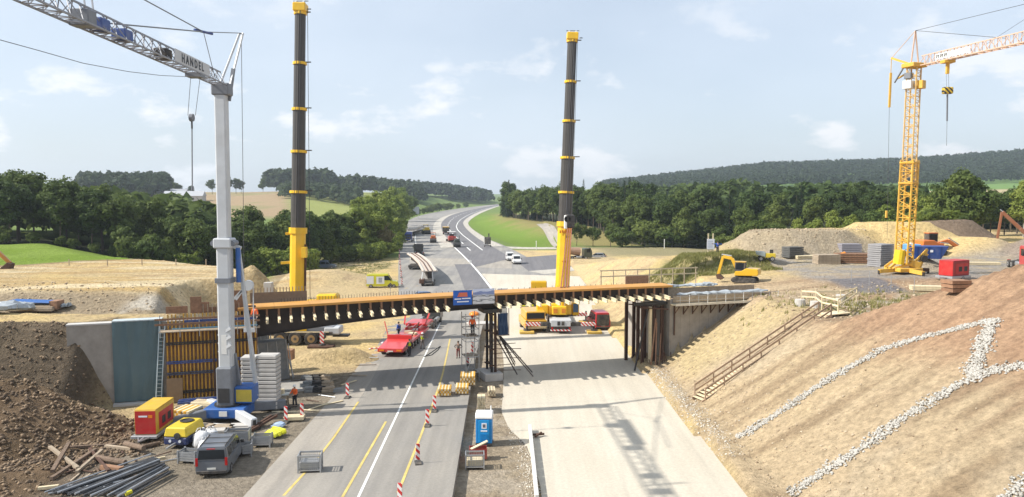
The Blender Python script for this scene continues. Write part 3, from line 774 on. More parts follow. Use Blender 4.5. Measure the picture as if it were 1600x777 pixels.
def tree(key, x, y, h, label, group, z=None, wscale=1.0, name=None, cat='tree'):
    crown, trunk = KINDS[key]
    base = {'d': 15, 'm': 13, 'l': 11, 'o': 10, 's': 19, 'b': 3.9}[key[0]]
    s = h / base
    z = Tz(x, y) if z is None else z
    t = thing(name or {'s': 'spruce_tree', 'b': 'bush', 'o': 'birch_tree', 'l': 'birch_tree'}.get(key[0], 'broadleaf_tree'), label, cat, (x, y, z), random.uniform(0, 6.28), group)
    t.scale = (s * wscale * random.uniform(.9, 1.12), s * wscale * random.uniform(.9, 1.12), s)
    obj('trunk', trunk, None, t); obj('crown', crown, None, t)
    return t
def pick(*k): return random.choice(k)
# wood beyond the green field, on the left
def along(pts, step):
    out = []
    for a, b in zip(pts[:-1], pts[1:]):
        a, b = Vector(a), Vector(b); L = (b - a).length; n = max(1, int(L / step))
        for k in range(n): out.append(a.lerp(b, (k + random.uniform(.1, .9)) / n))
    return out
GL = 'trees of the wood beyond the green field'
for row, (off, st, hh) in enumerate(((0, 5.2, 12.0), (7, 5.6, 13.0), (15, 6.5, 13.6))):
    for p in along([(-118, 150 + off), (-100, 151 + off), (-80, 154 + off), (-66, 158 + off), (-60, 160 + off)], st):
        px = 800 + p.x / p.y * 1200
        h = hh * np.interp(px, [0, 60, 200, 270, 330], [1.06, 1.03, .98, .90, .82]) * random.uniform(.9, 1.1)
        tree(pick('d0', 'd1', 'd2', 'd3', 'm0'), p.x, p.y, h, ('front-row', 'second-row', 'rear')[row] + ' dark tree behind the green field, ' + ('at the left edge' if px < 110 else 'behind its middle' if px < 230 else 'at its right end'), GL)
for row, (off, st, hh) in enumerate(((0, 5.0, 9.5), (8, 5.5, 11.5), (18, 6, 12.5))):
    for p in along([(-62, 152 + off), (-52, 168 + off), (-48, 184 + off), (-43, 200 + off)], st):
        tree(pick('d0', 'd1', 'm0', 'm1', 'm2', 'd2'), p.x - random.uniform(0, 3), p.y, hh * random.uniform(.85, 1.15), ('front', 'second-row', 'rear')[row] + ' lower tree at the wood edge ' + ('left of the white mast' if p.x / p.y < -.385 else 'between white mast and left boom'), 'trees at the wood edge behind the sand bank')
for p in along([(-118, 147.5), (-100, 148.5), (-80, 151.5), (-62, 155)], 3.4):
    tree(pick('b0', 'b1'), p.x, p.y, random.uniform(1.8, 3.2), 'low dark undergrowth bush at the foot of the wood behind the green field', 'undergrowth of the left wood', cat='bush', name='bush')
for px, py in ((205, 396), (232, 398), (262, 402), (288, 404), (312, 406), (372, 408), (398, 410), (425, 411), (450, 411), (345, 408), (485, 411)):
    p = AY(px, py, 150 if px < 300 else 162)
    tree(pick('b0', 'b1', 'b2', 'm2'), p.x, p.y, random.uniform(3.6, 6.5), 'rounded bush along the field edge in front of the wood', 'bushes along the left wood edge', cat='bush', name='bush')
# lighter birches and alders left of the road
GB = 'light green birches beside the far road'
for (px, py, h, k) in ((520, 405, 9, 'l0'), (540, 402, 10, 'l1'), (556, 401, 12, 'l2'), (572, 399, 13, 'l0'), (588, 397, 11, 'o0'), (604, 392, 12, 'l1'), (598, 398, 9, 'o0'),
                       (560, 392, 14, 'l1'), (580, 388, 14, 'l2'), (600, 383, 14.5, 'l0'), (612, 378, 13, 'l0'), (618, 368, 14, 'l1'), (606, 366, 16, 'l1'), (590, 372, 16, 'l2'),
                       (622, 358, 15, 'l0'), (628, 352, 15, 'l2'), (634, 346, 14, 'l1'), (640, 342, 14, 'm1'), (612, 356, 18, 'l2'), (626, 346, 19, 'l0'), (535, 396, 10, 'm0'), (508, 404, 8, 'm1'), (570, 404, 7, 'l1')):
    p = G(px, py, 0.3)
    tree(k, p.x, p.y, h * 1.12, {'l': ('tall rear' if py < 372 else 'front' if py > 396 else 'middle') + ' light green birch in the trees left of the far road', 'o': 'yellowish birch standing out at the front of the roadside trees', 'm': 'mid green alder among the roadside birches left of the far road'}[k[0]], GB if k[0] != 'o' else 'yellowish birches beside the far road', name='birch_tree')
for (px, py, h, k) in ((512, 409, 3.4, 'b2'), (528, 408, 4.2, 'b2'), (545, 408, 4.0, 'b0'), (560, 407, 4.6, 'b2'), (575, 406, 4.2, 'b2'), (590, 404, 4.8, 'b2'), (603, 401, 4.4, 'b2'), (612, 395, 4.4, 'b2'), (618, 384, 5, 'b2'), (622, 374, 5, 'b2'), (550, 402, 5.4, 'b2'), (582, 400, 5.6, 'b2'), (500, 406, 5, 'b1'), (535, 403, 5.5, 'b2')):
    p = G(px, py, 0.3); tree(k, p.x, p.y, h, 'light green bush filling the foot of the roadside birches', 'bushes under the birches', cat='bush', name='bush')
for (px, py) in ((652, 337), (662, 334.5), (672, 333), (684, 331), (696, 329), (704, 327.5), (716, 326), (728, 324.6), (668, 333), (676, 332)):
    p = G(px, py, 0.0)
    tree(pick('b0', 'b1'), p.x, p.y, random.uniform(4.5, 7.5), 'low bush on the verge along the curve of the far road', 'bushes along the far road', cat='bush', name='bush')
# wood on the right
GR = 'trees of the large wood on the right'
def right_wood(pts, st, h, keys, lab):
    for p in along(pts, st):
        k = pick(*keys)
        px = 800 + p.x / p.y * 1200
        where = 'left of the right crane boom' if px < 870 else 'above the side road' if px < 1060 else 'behind the grass bank' if px < 1180 else 'behind the sand heaps' if px < 1400 else 'right of the ochre crane'
        tree(k, p.x + random.uniform(-1.5, 1.5), p.y + random.uniform(-2, 2), h * random.uniform(.84, 1.14) * (1.12 if k[0] == 's' else 1) * float(np.interp(p.x, [50, 90, 112], [1, .84, .62])), lab + (' spruce ' if k[0] == 's' else ' broadleaf tree ') + where, GR + (', spruces' if k[0] == 's' else ', broadleaves') + ', ' + lab[:14])
front = [(0, 420), (10, 372), (24, 330), (33, 290), (36, 262), (44, 248), (58, 236), (76, 226), (96, 215), (116, 200), (140, 186), (170, 172)]
def shift(pts, dx, dy): return [(a + dx, b + dy) for a, b in pts]
right_wood(front, 6.2, 13.8, ('d0', 'd1', 'd2', 'd3', 'm0', 'm1'), 'dark green edge-of-wood')
right_wood(shift(front, 5, 9), 6.8, 15.8, ('d0', 'd1', 'd2', 'm2', 's0', 's1'), 'tall second-row wood')
right_wood(shift(front, 11, 19)[1:], 8.0, 17.2, ('d0', 'd3', 's0', 's1', 's0', 'd1'), 'tallest rear wood')
right_wood([(-2, 425), (-3, 470), (-2, 520)], 8, 18, ('d0', 's0', 'd2', 's1'), 'far tip-of-wood')
for px, py in ((985, 384), (1005, 385), (1025, 385), (1048, 385), (1070, 385), (1092, 384), (900, 384), (925, 384), (952, 385), (1120, 384), (970, 386), (1035, 386), (1060, 386), (1085, 385)):
    p = G(px, py, 0.5)
    tree(pick('b0', 'b1', 'm1'), p.x, p.y - 3, random.uniform(4.5, 8.5), 'leafy bush at the foot of the right wood behind the side road', 'bushes at the foot of the right wood', cat='bush', name='bush')
for px, Y, h, k in ((1155, 170, 8, 'm0'), (1185, 168, 9, 'm1'), (1215, 170, 8.5, 'm2'), (1245, 172, 10, 'l0'), (1275, 170, 9, 'l2'), (1300, 172, 10.5, 'l1'), (1330, 170, 9, 'l1'), (1360, 168, 9.5, 'm2'), (1385, 172, 10, 'l2'), (1415, 168, 10, 'm0'), (1445, 166, 11, 'l0'), (1470, 164, 12, 'm1'), (1500, 160, 15.5, 'm2'), (1520, 162, 14, 'm0'), (1548, 176, 10, 'd0'), (1570, 180, 9.5, 'd1'), (1600, 170, 12, 'l1'), (1625, 165, 13, 'l2'), (1130, 180, 7, 'm1'), (1480, 175, 13, 'd2'), (1590, 185, 11, 'm1')):
    X = (px - 800) / 1200 * Y
    tree(k, X, Y, h, ('light' if k[0] == 'l' else 'dark' if k[0] == 'd' else 'mid-green') + ' rounded tree ' + ('behind the tan heap' if px < 1270 else 'behind the yellow sand heap' if px < 1400 else 'just behind the ochre crane' if px < 1460 else 'big-crowned, right of the ochre crane' if px < 1530 else 'at the far right behind the grey ramp'), 'rounded trees behind the sand heaps')
# overgrown top of the dark heap and grass bank: shrubs
for k in range(14):
    x, y = random.uniform(72, 88), random.uniform(143, 150)
    tree(pick('b1', 'b2'), x, y, random.uniform(1.0, 2.0), 'low scrub growing on top of the dark overgrown soil heap', 'scrub on the dark heap', cat='bush', name='bush')

# distant woods: one mass each
def far_wood(name, pts, h, mat, label, seed, w=7.0, per=34):
    r = np.random.default_rng(seed); C, N, S = [], [], []
    for x, y, z in pts:
        hh = h * r.uniform(.75, 1.2); ww = w * r.uniform(.8, 1.2)
        d = r.normal(0, 1, (per, 3)); d /= np.linalg.norm(d, axis=1, keepdims=True); d[:, 2] = np.abs(d[:, 2]) * 1.05 - .12
        C.append(np.array([x, y, z + hh * .42]) + d * np.array([ww * .55, ww * .55, hh * .55]) * r.uniform(.8, 1.05, (per, 1))); N.append(d + np.array([0, 0, .2])); S.append(np.full(per, ww * .42) * r.uniform(.7, 1.2, per))
    me = cards(name, np.concatenate(C), np.concatenate(N), np.concatenate(S), mat, seed)
    o = obj(name, me, None); o['kind'] = 'stuff'; o['label'] = label; o['category'] = 'wood'
def scatter(px0, px1, Y0, Y1, n, seed, mask=None):
    r = np.random.default_rng(seed)
    Y = np.sqrt(r.uniform(Y0 ** 2, Y1 ** 2, n)); a = (r.uniform(px0, px1, n) - 800) / 1200
    X = a * Y; Z = T(X, Y)
    return [(x, y, z) for x, y, z in zip(X, Y, Z)]
far_leaf = Mleaf('distant_leaves', (0.026, 0.045, 0.020), (0.060, 0.085, 0.030))
far_wood('wood', scatter(940, 1800, 1010, 1900, 7800, 1), 15, far_leaf, 'dark forest covering the long hill on the right horizon', 1, w=9, per=22)
far_wood('wood', scatter(1100, 1440, 260, 560, 500, 2), 12.5, leaf_dark, 'continuous woodland between the sand heaps and the far hill', 2, w=7.5, per=46)
far_wood('wood', scatter(1440, 1900, 210, 400, 330, 12), 7, leaf_dark, 'low dark woodland before the far green field at the right', 12, w=7, per=46)
far_wood('wood', scatter(880, 1180, 300, 560, 420, 3), 15, leaf_dark, 'deep woodland behind the right wood edge', 3, w=7.5, per=46)
far_wood('wood', scatter(130, 262, 620, 760, 330, 4), 19, far_leaf, 'bluish round wood on the left skyline', 4, w=11, per=40)
far_wood('wood', scatter(-60, 320, 180, 300, 300, 5), 13, leaf_dark, 'woodland behind the left wood edge', 5, w=8, per=46)
far_wood('wood', scatter(420, 520, 850, 1000, 330, 6), 24, far_leaf, 'dark wood on the hill between the mast and the mobile crane', 6, w=12, per=36)
far_wood('wood', scatter(515, 660, 880, 1150, 420, 7), 19, far_leaf, 'lower continuation of the skyline wood above the birches', 7, w=11, per=36)
far_wood('wood', scatter(620, 765, 1150, 1500, 420, 8), 21, far_leaf, 'hazy wood on the skyline beyond the road bend', 8, w=13, per=36)
far_wood('wood', scatter(440, 560, 640, 800, 170, 9), 10, far_leaf, 'hedges and copses below the skyline wood', 9, w=9, per=36)
for px, Y, h in ((275, 700, 12), (283, 705, 10), (301, 720, 9), (293, 700, 7), (333, 760, 14), (357, 770, 19), (370, 775, 15), (378, 780, 13), (412, 800, 14)):
    X = (px - 800) / 1200 * Y
    tree(pick('d0', 'd1', 'd3'), X, Y, h, 'lone round tree on the pale skyline fields behind the left wood', 'lone skyline trees on the left')
for px, Y, h in ((622, 1100, 22), (628, 1110, 20), (738, 1300, 24), (745, 1310, 25), (752, 1320, 21)):
    X = (px - 800) / 1200 * Y
    tree(pick('d0', 'd2'), X, Y, h, 'lone tree rising above the hazy wood at the centre horizon', 'lone trees on the centre horizon')
# ================================================================== bridge and abutments
TH = math.atan(0.33)
BO = Vector((-22.5, 66, 0))
def BP(s, n, z): return Vector((BO.x + s * math.cos(TH) - n * math.sin(TH), BO.y + s * math.sin(TH) + n * math.cos(TH), z))
steel_brown = M('weathered_steel', (0.040, 0.031, 0.028), rough=.7, var=.25, scale=1.2, bump=.1, bscale=4)
steel_dark = M('dark_steel', (0.05, 0.048, 0.047), rough=.6, var=.25, metal=.3)
rust = M('rusty_steel', (0.095, 0.052, 0.035), rough=.85, var=.35, scale=3)
ply_orange = M('orange_formwork_ply', (0.50, 0.245, 0.05), rough=.6, var=.16, scale=.9, dust=.18)
timber_brown = M('brown_timber', (0.26, 0.145, 0.085), rough=.8, var=.3, scale=4, rnd=.15)
timber_pale = M('pale_timber', (0.66, 0.56, 0.37), rough=.75, var=.16, scale=4, rnd=.12)
timber_yellow = M('yellow_formwork_timber', (0.56, 0.30, 0.03), rough=.65, var=.25, scale=2, rnd=.14, dust=.15)
timber_grey = M('grey_timber', (0.36, 0.29, 0.21), rough=.85, var=.3, scale=4, rnd=.15)
timber_stair = M('stair_timber', (0.40, 0.285, 0.195), rough=.85, var=.25, scale=4, rnd=.12)
galv = M('galvanised_steel', (0.42, 0.43, 0.44), rough=.45, metal=.6, var=.15)
conc = M('concrete', (0.34, 0.325, 0.30), rough=.85, var=.16, scale=.8, bump=.15, bscale=6)
conc_light = M('light_concrete', (0.47, 0.45, 0.42), rough=.85, var=.14, scale=1.2, bump=.1, bscale=6)
blue_steel = M('blue_steel', (0.035, 0.075, 0.25), rough=.5, var=.15, dust=.2)
white_paint = M('white_paint', (0.70, 0.70, 0.68), rough=.5, var=.08, dust=.15)
black = M('black_rubber', (0.022, 0.022, 0.023), rough=.8, var=.2, dust=.25)
tarp_grey = M('grey_tarpaulin', (0.33, 0.36, 0.38), rough=.5, var=.2, scale=1.5, bump=.6, bscale=3)

def deck_z(s): return float(np.interp(s, [-2, 0, 14, 30, 41], [7.58, 7.6, 7.87, 8.0, 8.0]))
def soff_z(s): return float(np.interp(s, [-1, 0, 3.5, 7, 10.5, 14, 18, 22.5, 30, 41], [4.7, 4.85, 5.25, 5.6, 5.9, 6.15, 6.36, 6.5, 6.72, 6.8]))
br = thing('bridge', 'long dark brown steel girder bridge with orange formwork edge spanning the road', 'bridge', BO, TH)
def girder(n0, n1, dz, name):
    ss_ = np.linspace(-1.2, 41.2, 40); mb = MB()
    for n in (n0, n1):
        for s in ss_: mb.v += [(s, n, soff_z(s)), (s, n, deck_z(s) - .12 + dz)]
    k = len(ss_)
    for i in range(k - 1):
        a, b = 2 * i, 2 * (i + k)
        mb.f += [(a, a + 2, a + 3, a + 1), (b, b + 1, b + 3, b + 2), (a, b, b + 2, a + 2), (a + 1, a + 3, b + 3, b + 1)]
    mb.f += [(0, 1, 2 * k + 1, 2 * k), (2 * k - 2, 4 * k - 2, 4 * k - 1, 2 * k - 1)]
    g = mb.build(name, steel_brown, br)
    fl = MB()
    for i in range(k - 1):
        a, b = ss_[i], ss_[i + 1]
        fl.add([(a, n0 - .28, soff_z(a)), (b, n0 - .28, soff_z(b)), (b, n1 + .28, soff_z(b)), (a, n1 + .28, soff_z(a)),
                (a, n0 - .28, soff_z(a) + .07), (b, n0 - .28, soff_z(b) + .07), (b, n1 + .28, soff_z(b) + .07), (a, n1 + .28, soff_z(a) + .07)],
               [(3, 2, 1, 0), (4, 5, 6, 7), (0, 1, 5, 4), (2, 3, 7, 6), (1, 2, 6, 5), (3, 0, 4, 7)])
    fl.build('bottom_flange', steel_brown, g)
    return g
girder(0.95, 2.3, 0, 'girder'); girder(4.4, 5.6, -.60, 'girder')
cross = MB()
for s in np.arange(2, 41, 4.8): cross.bar((s, 2.3, deck_z(s) - 1.0), (s, 4.4, deck_z(s) - 1.0), .3, .5)
cross.build('cross_beams', steel_brown, br)
for i in range(14):  # unseen panels between the girders, added to make the cast shadow solid
    a, b = -1.2 + i * 3.03, -1.2 + (i + 1) * 3.03 - .02
    MB().add([(a, 2.52, deck_z(a) - .62), (b, 2.52, deck_z(b) - .62), (b, 6.6, deck_z(b) - .70), (a, 6.6, deck_z(a) - .70), (a, 2.52, deck_z(a) - .52), (b, 2.52, deck_z(b) - .52), (b, 6.6, deck_z(b) - .6), (a, 6.6, deck_z(a) - .6)],
             [(3, 2, 1, 0), (4, 5, 6, 7), (0, 1, 5, 4), (1, 2, 6, 5), (2, 3, 7, 6), (3, 0, 4, 7)]).build('hidden_deck_panel', timber_grey, br)
for i in range(14):                                           # formwork panels on top
    a, b = -1.2 + i * 3.03, -1.2 + (i + 1) * 3.03 - .02
    mb = MB(); za, zb = deck_z(a), deck_z(b); dy = random.uniform(-.012, .012)
    mb.add([(a, dy, za - .20), (b, dy, zb - .20), (b, 2.5, zb - .10), (a, 2.5, za - .10), (a, dy, za), (b, dy, zb), (b, 2.5, zb), (a, 2.5, za)],
           [(3, 2, 1, 0), (4, 5, 6, 7), (0, 1, 5, 4), (1, 2, 6, 5), (2, 3, 7, 6), (3, 0, 4, 7)])
    mb.build('formwork_panel', ply_orange, br)
post_me = MB().box((0, 0, -.42), (.17, .14, .84)).mesh('bracket_post'); post_me.materials.append(timber_brown)
beam_mb = MB()
beam_mb.bar((0, .6, .10), (0, -1.5, -.05), .21, .06); beam_mb.bar((0, .6, -.03), (0, -1.51, -.18), .12, .22); beam_mb.bar((0, .6, -.16), (0, -1.5, -.31), .21, .06)
beam_me = beam_mb.mesh('bracket_beam'); beam_me.materials.append(timber_pale)
for i in range(41):
    s = .2 + i * 1.0
    if 17.6 < s < 22: continue
    z = deck_z(s) - .2
    p = obj('bracket', post_me, None, br); p.location = (s, .28, z)
    b = obj('bracket_beam', beam_me, None, p); b.location = (0, 0, -.78)
st = MB()
for s in np.arange(2.5, 15, .26): st.tube((s, 2.45, deck_z(s) - .1), (s, 2.45, deck_z(s) + .32), .02, 4)
for s in np.arange(15, 40, .6): st.tube((s, 2.45, deck_z(s) - .1), (s, 2.45, deck_z(s) + .16), .02, 4)
o = st.build('shear_studs', steel_dark, br); o['kind'] = 'stuff'

# banners on the bridge
ban_blue = M('blue_banner', (0.018, 0.115, 0.47), rough=.5, var=.12, scale=1)
red_print = M('red_print', (0.62, 0.15, 0.08), rough=.5, var=.1)
white_print = M('white_print', (0.74, 0.76, 0.80), rough=.5, var=.06)
def sheet(w, h, amp=.03, seed=0, nx=14, nz=8):
    mb = MB()
    for j in range(nz + 1):
        for i in range(nx + 1):
            x, z = w * i / nx, -h * j / nz
            mb.v.append((x, amp * math.sin(i * 1.1 + seed) * math.cos(j * .7 + seed), z))
    for j in range(nz):
        for i in range(nx):
            a = j * (nx + 1) + i; mb.f.append((a, a + 1, a + nx + 2, a + nx + 1))
    o = len(mb.v); mb.v += [(x, y + .025, z) for x, y, z in mb.v]; mb.f += [tuple(reversed([q + o for q in f])) for f in mb.f]
    return mb
bn = thing('banner', 'blue banner with red logo and white lines of text hung on the bridge', 'banner', BP(17.85, -.12, 8.38), TH)
sheet(1.82, 1.38).build('cloth', ban_blue, bn, smooth=True)
MB().prism([(.38, -.60), (1.38, -.60), (1.34, -.20), (.56, -.20)], -.06, -.05, 'Y').build('logo', red_print, bn)
for x0, x1, z in ((.12, .76, -.80), (.84, 1.66, -.77), (.36, 1.5, -1.06)):
    MB().bx(x0, x1, -.06, -.05, z - .055, z + .055).build('text_line', white_print, bn)
pm = bpy.data.materials.new('landscape_print'); pm.use_nodes = True
n_, l_ = pm.node_tree.nodes, pm.node_tree.links
tcn = n_.new('ShaderNodeTexCoord'); sx = n_.new('ShaderNodeSeparateXYZ'); l_.new(tcn.outputs['Object'], sx.inputs['Vector'])
nt = n_.new('ShaderNodeTexNoise'); nt.inputs['Scale'].default_value = 2.2; nt.inputs['Detail'].default_value = 6
mpp = n_.new('ShaderNodeMapping'); mpp.inputs['Scale'].default_value = (.7, 1, 2.6); mpp.inputs['Rotation'].default_value = (0, .35, 0)
l_.new(tcn.outputs['Object'], mpp.inputs['Vector']); l_.new(mpp.outputs['Vector'], nt.inputs['Vector'])
ma = n_.new('ShaderNodeMath'); ma.operation = 'MULTIPLY_ADD'; ma.inputs[1].default_value = .75
l_.new(nt.outputs['Fac'], ma.inputs[0]); l_.new(sx.outputs['Z'], ma.inputs[2])
mrr = n_.new('ShaderNodeMapRange'); mrr.inputs['From Min'].default_value = -1.1; mrr.inputs['From Max'].default_value = .4; l_.new(ma.outputs[0], mrr.inputs['Value'])
cr = n_.new('ShaderNodeValToRGB'); cr.color_ramp.interpolation = 'LINEAR'
el = cr.color_ramp.elements; el[0].position = 0; el[0].color = (.5, .5, .52, 1); el[1].position = 1; el[1].color = (.55, .6, .75, 1)
for p_, c_ in ((.18, (.62, .62, .64, 1)), (.25, (.10, .11, .12, 1)), (.31, (.55, .56, .58, 1)), (.45, (.62, .62, .65, 1)), (.52, (.12, .13, .16, 1)), (.58, (.5, .52, .56, 1)), (.64, (.17, .22, .42, 1)), (.78, (.22, .28, .5, 1)), (.84, (.6, .65, .8, 1))):
    e = el.new(p_); e.color = c_
l_.new(mrr.outputs['Result'], cr.inputs['Fac']); l_.new(cr.outputs['Color'], n_['Principled BSDF'].inputs['Base Color'])
bn2 = tag(sheet(2.15, 1.45, seed=2).build('banner', pm, smooth=True), 'banner printed with a grey landscape picture beside the blue banner', 'banner')
bn2.location = BP(19.75, -.12, 8.46); bn2.rotation_euler = (0, 0, TH)

# ---------------------------------------------------------------- left abutment: wing wall, tarpaulin, formwork
wall_m = M('board_marked_concrete', (0.30, 0.27, 0.235), rough=.9, var=.2, scale=1.1, bump=.12, bscale=5)
wl_ = thing('wing_wall', 'grey concrete wing wall beside the teal tarpaulin on the left', 'wall', BO, TH)
MB().bx(-14.3, -.2, .02, .85, -1.2, 6.75).build('wall_body', wall_m, wl_)
MB().bx(-14.33, -10.9, -.03, .9, 6.75, 6.87).build('coping', conc_light, wl_)
MB().bx(-11, -.1, -.75, .02, -.6, .16).build('footing', conc_light, wl_)
tarp_teal = M('teal_tarpaulin', (0.092, 0.145, 0.160), rough=.5, var=.10, scale=.6)
tp = MB(); nx, nz = 44, 46
for j in range(nz + 1):
    for i in range(nx + 1):
        x = -10.95 + 3.72 * i / nx; z = 6.95 - 6.72 * j / nz
        f = .05 * math.sin(i * .55 + .06 * j) * math.sin(j * .09 + 1) + .035 * math.sin(i * 1.9 + j * .55) * (1 if i > 24 and j % 16 < 9 else .2) + .05 * math.exp(-((i - 12 - j * .13) / 1.4) ** 2)
        tp.v.append((x, -.16 - f, z))
for j in range(nz):
    for i in range(nx):
        a = j * (nx + 1) + i; tp.f.append((a, a + 1, a + nx + 2, a + nx + 1))
t = thing('tarpaulin', 'large teal tarpaulin hung over the left wing wall', 'tarpaulin', BO, TH)
tp.build('sheet', tarp_teal, t, smooth=True)
MB().bx(-10.95, -7.2, -.22, .9, 6.93, 7.02).build('folded_edge', M('pale_tarp_edge', (.42, .47, .48), rough=.6, var=.2, scale=3), t)
# ladder
def ladder(p, q, w, label, mat=galv, step=.32):
    p, q = Vector(p), Vector(q); L = (q - p).length
    t = thing('ladder', label, 'ladder', p)
    d = (q - p); side = d.cross(Vector((-math.sin(TH), math.cos(TH), 0))).normalized() * w / 2
    for s in (-1, 1): MB().bar(side * s, d + side * s, .05, .08).build('rail', mat, t)
    me = MB().bar(-side, side, .04).mesh('rung'); me.materials.append(mat)
    for k in range(1, int(L / step)):
        r = obj('rung', me, None, t); r.location = d * (k * step / L)
ladder(BP(-7.55, -1.0, .1), BP(-7.15, -.25, 6.6), .42, 'tall aluminium ladder leaning between the teal tarpaulin and the yellow formwork', M('ladder_aluminium', (.45, .52, .54), rough=.4, metal=.4))
# formwork
fw = thing('formwork', 'tall yellow timber formwork wall behind the white crane mast', 'formwork', BO, TH)
MB().bx(-6.95, .35, -.12, .0, .1, 6.1).build('plywood_facing', timber_brown, fw)
bm_me = MB().box((0, 0, 0), (.11, .2, 5.9)).mesh('timber_beam'); bm_me.materials.append(timber_yellow)
for k in range(25):
    o = obj('timber_beam', bm_me, None, fw); o.location = (-6.8 + k * .292 + random.uniform(-.02, .02), -.23, 3.05)
wal = M('waler_steel', (0.06, 0.07, 0.11), rough=.6, var=.3)
for z, m in ((.75, steel_dark), (2.35, wal), (3.3, blue_steel), (4.9, steel_dark)):
    w = MB().bx(-6.9, .3, -.47, -.41, z - .11, z - .01).bx(-6.9, .3, -.47, -.41, z + .03, z + .13).build('waler', m, fw)
    for k in range(6): MB().tube((-6.3 + k * 1.25, -.36, z + .01), (-6.3 + k * 1.25, -.58, z + .01), .05, 6).build('tie_nut', rust, w)
for k in (-2.9, -3.2): MB().bx(k - .06, k + .06, -.55, -.48, .2, 6.0).build('strongback', rust, fw)
plat = MB()
for k in range(4): plat.bx(-7.3, .6, -1.35 + k * .29, -1.35 + k * .29 + .26, 6.02, 6.08)
plat.build('walkway', timber_grey, fw)
MB().bar((-6.3, -1.35, 6.3), (.4, -1.35, 6.3), .09).build('blue_rail', M('rail_blue', (.10, .26, .36), rough=.5), fw)
for k in range(6): MB().bar((-7.2 + k * 1.5, -1.38, 5.6), (-7.2 + k * 1.5, -1.38, 7.5), .05).build('guard_post', galv, fw)
for z, m in ((6.62, timber_brown), (7.05, timber_brown)):
    MB().bx(-7.6, .6, -1.44, -1.40, z, z + .17).build('guard_plank', m, fw)
MB().bx(-5.4, .2, -1.0, -.95, 6.75, 6.95).build('blue_waler', blue_steel, fw)
up = MB().box((0, 0, 0), (.09, .12, 1.25)).mesh('upright'); up.materials.append(timber_yellow)
for k in range(24):
    o = obj('upright', up, None, fw); o.location = (-6.7 + k * .30, -.25, 6.75)
for x, w, z0, z1 in ((-6.9, 1.7, 7.35, 7.95), (-5.0, .9, 7.3, 8.7), (-4.3, .8, 7.4, 8.2), (-2.0, 1.6, 7.4, 9.1)):
    MB().box((x + w / 2, .4 + random.uniform(-.2, .3), (z0 + z1) / 2), (w, .08, z1 - z0)).build('shutter_board', timber_brown, fw)
MB().bx(-4.9, .2, .5, .56, 7.25, 7.75).build('upper_shutter', timber_brown, fw)
for k in range(14): MB().box((-4.7 + k * .36, .44, 7.55), (.07, .07, .95)).build('picket', timber_grey, fw)
o = tag(MB().box((0, 0, .98), (1.25, .04, 2.0), rx=-.13).build('plywood_sheet', M('brown_ply', (.25, .16, .085), rough=.7, var=.18)), 'brown plywood sheet leaning on the foot of the yellow formwork', 'board')
o.location = BP(-6.3, -.75, .05); o.rotation_euler = (0, 0, TH)
# parapet formwork with pickets behind the girder end
pf = thing('parapet_formwork', 'brown timber parapet shutter with pickets behind the left girder end', 'formwork', BP(.2, 3.6, 0), TH)
MB().bx(-.4, 4.6, 0, .08, 7.3, 8.45).build('shutter', M('dull_brown_board', (.20, .145, .10), rough=.8, var=.2), pf)
pk = MB().box((0, 0, 0), (.08, .06, .75)).mesh('picket'); pk.materials.append(timber_grey)
for k in range(18):
    o = obj('picket', pk, None, pf); o.location = (-.3 + k * .28, .12, 8.5)
for px, py in ((425, 480), (458, 478)): pass
# ---------------------------------------------------------------- right abutment
wr = thing('wing_wall', 'tall concrete wing wall with timber walkway at the right bridge end', 'wall', BO, TH)
MB().bx(40.9, 53.3, .0, .8, -1.5, 6.45).build('wall_body', wall_m, wr)
MB().bx(40.9, 41.8, .802, 9.5, -1.5, 6.0).build('front_wall', wall_m, wr)
for k in range(11): MB().bx(41.0 + k * 1.13, 41.02 + k * 1.13, -.008, 0, 0.2, 5.5).build('formwork_joint', M('joint_dark_concrete', (.2, .18, .155), rough=.9), wr)  # vertical form marks, darker than the wall concrete
wk = thing('walkway', 'timber walkway on brackets along the top of the right wing wall', 'walkway', BO, TH)
for k in range(4): MB().bx(40.9, 53.5, -1.15 + k * .29, -1.15 + k * .29 + .27, 6.0 + .003 * k, 6.06 + .003 * k).build('plank', timber_pale, wk)
MB().bx(40.9, 53.5, -1.2, -1.16, 5.98, 6.2).build('edge_board', M('whitish_board', (.6, .55, .46), rough=.8, var=.15), wk)
for k in range(12):
    s = 41.4 + k * 1.08
    b = MB().bar((s, -.05, 5.9), (s, -1.1, 5.9), .09, .12).bar((s, -.06, 4.9), (s, -.06, 5.95), .09, .1).bar((s, -.08, 5.0), (s, -1.0, 5.85), .07).build('bracket', rust, wk)
    MB().bar((s, -1.18, 5.95), (s, -1.18, 7.1), .045).build('guard_post', white_paint if k % 2 else galv, b)
for z in (6.55, 7.0): MB().bar((41.0, -1.18, z), (53.4, -1.18, z), .035).build('guard_rail', galv, wk)
MB().bx(53.2, 53.4, -.5, .9, 4.7, 6.0).build('end_shutter', rust, wk)
MB().bx(41.3, 41.42, -.2, -.08, 2.8, 5.6).build('hanging_bar', rust, wk)
fr = thing('parapet_formwork', 'long brown timber parapet shutter on top of the right wing wall', 'formwork', BO, TH)
MB().bx(41.2, 53.2, -.1, -.04, 6.2, 6.85).build('shutter', timber_grey, fr)
MB().bx(41.2, 53.2, 2.9, 2.98, 6.2, 7.3).build('rear_shutter', timber_grey, fr)
MB().bx(38.4, 41.2, 5.2, 5.28, 6.9, 8.5).build('end_shutter', timber_brown, fr)
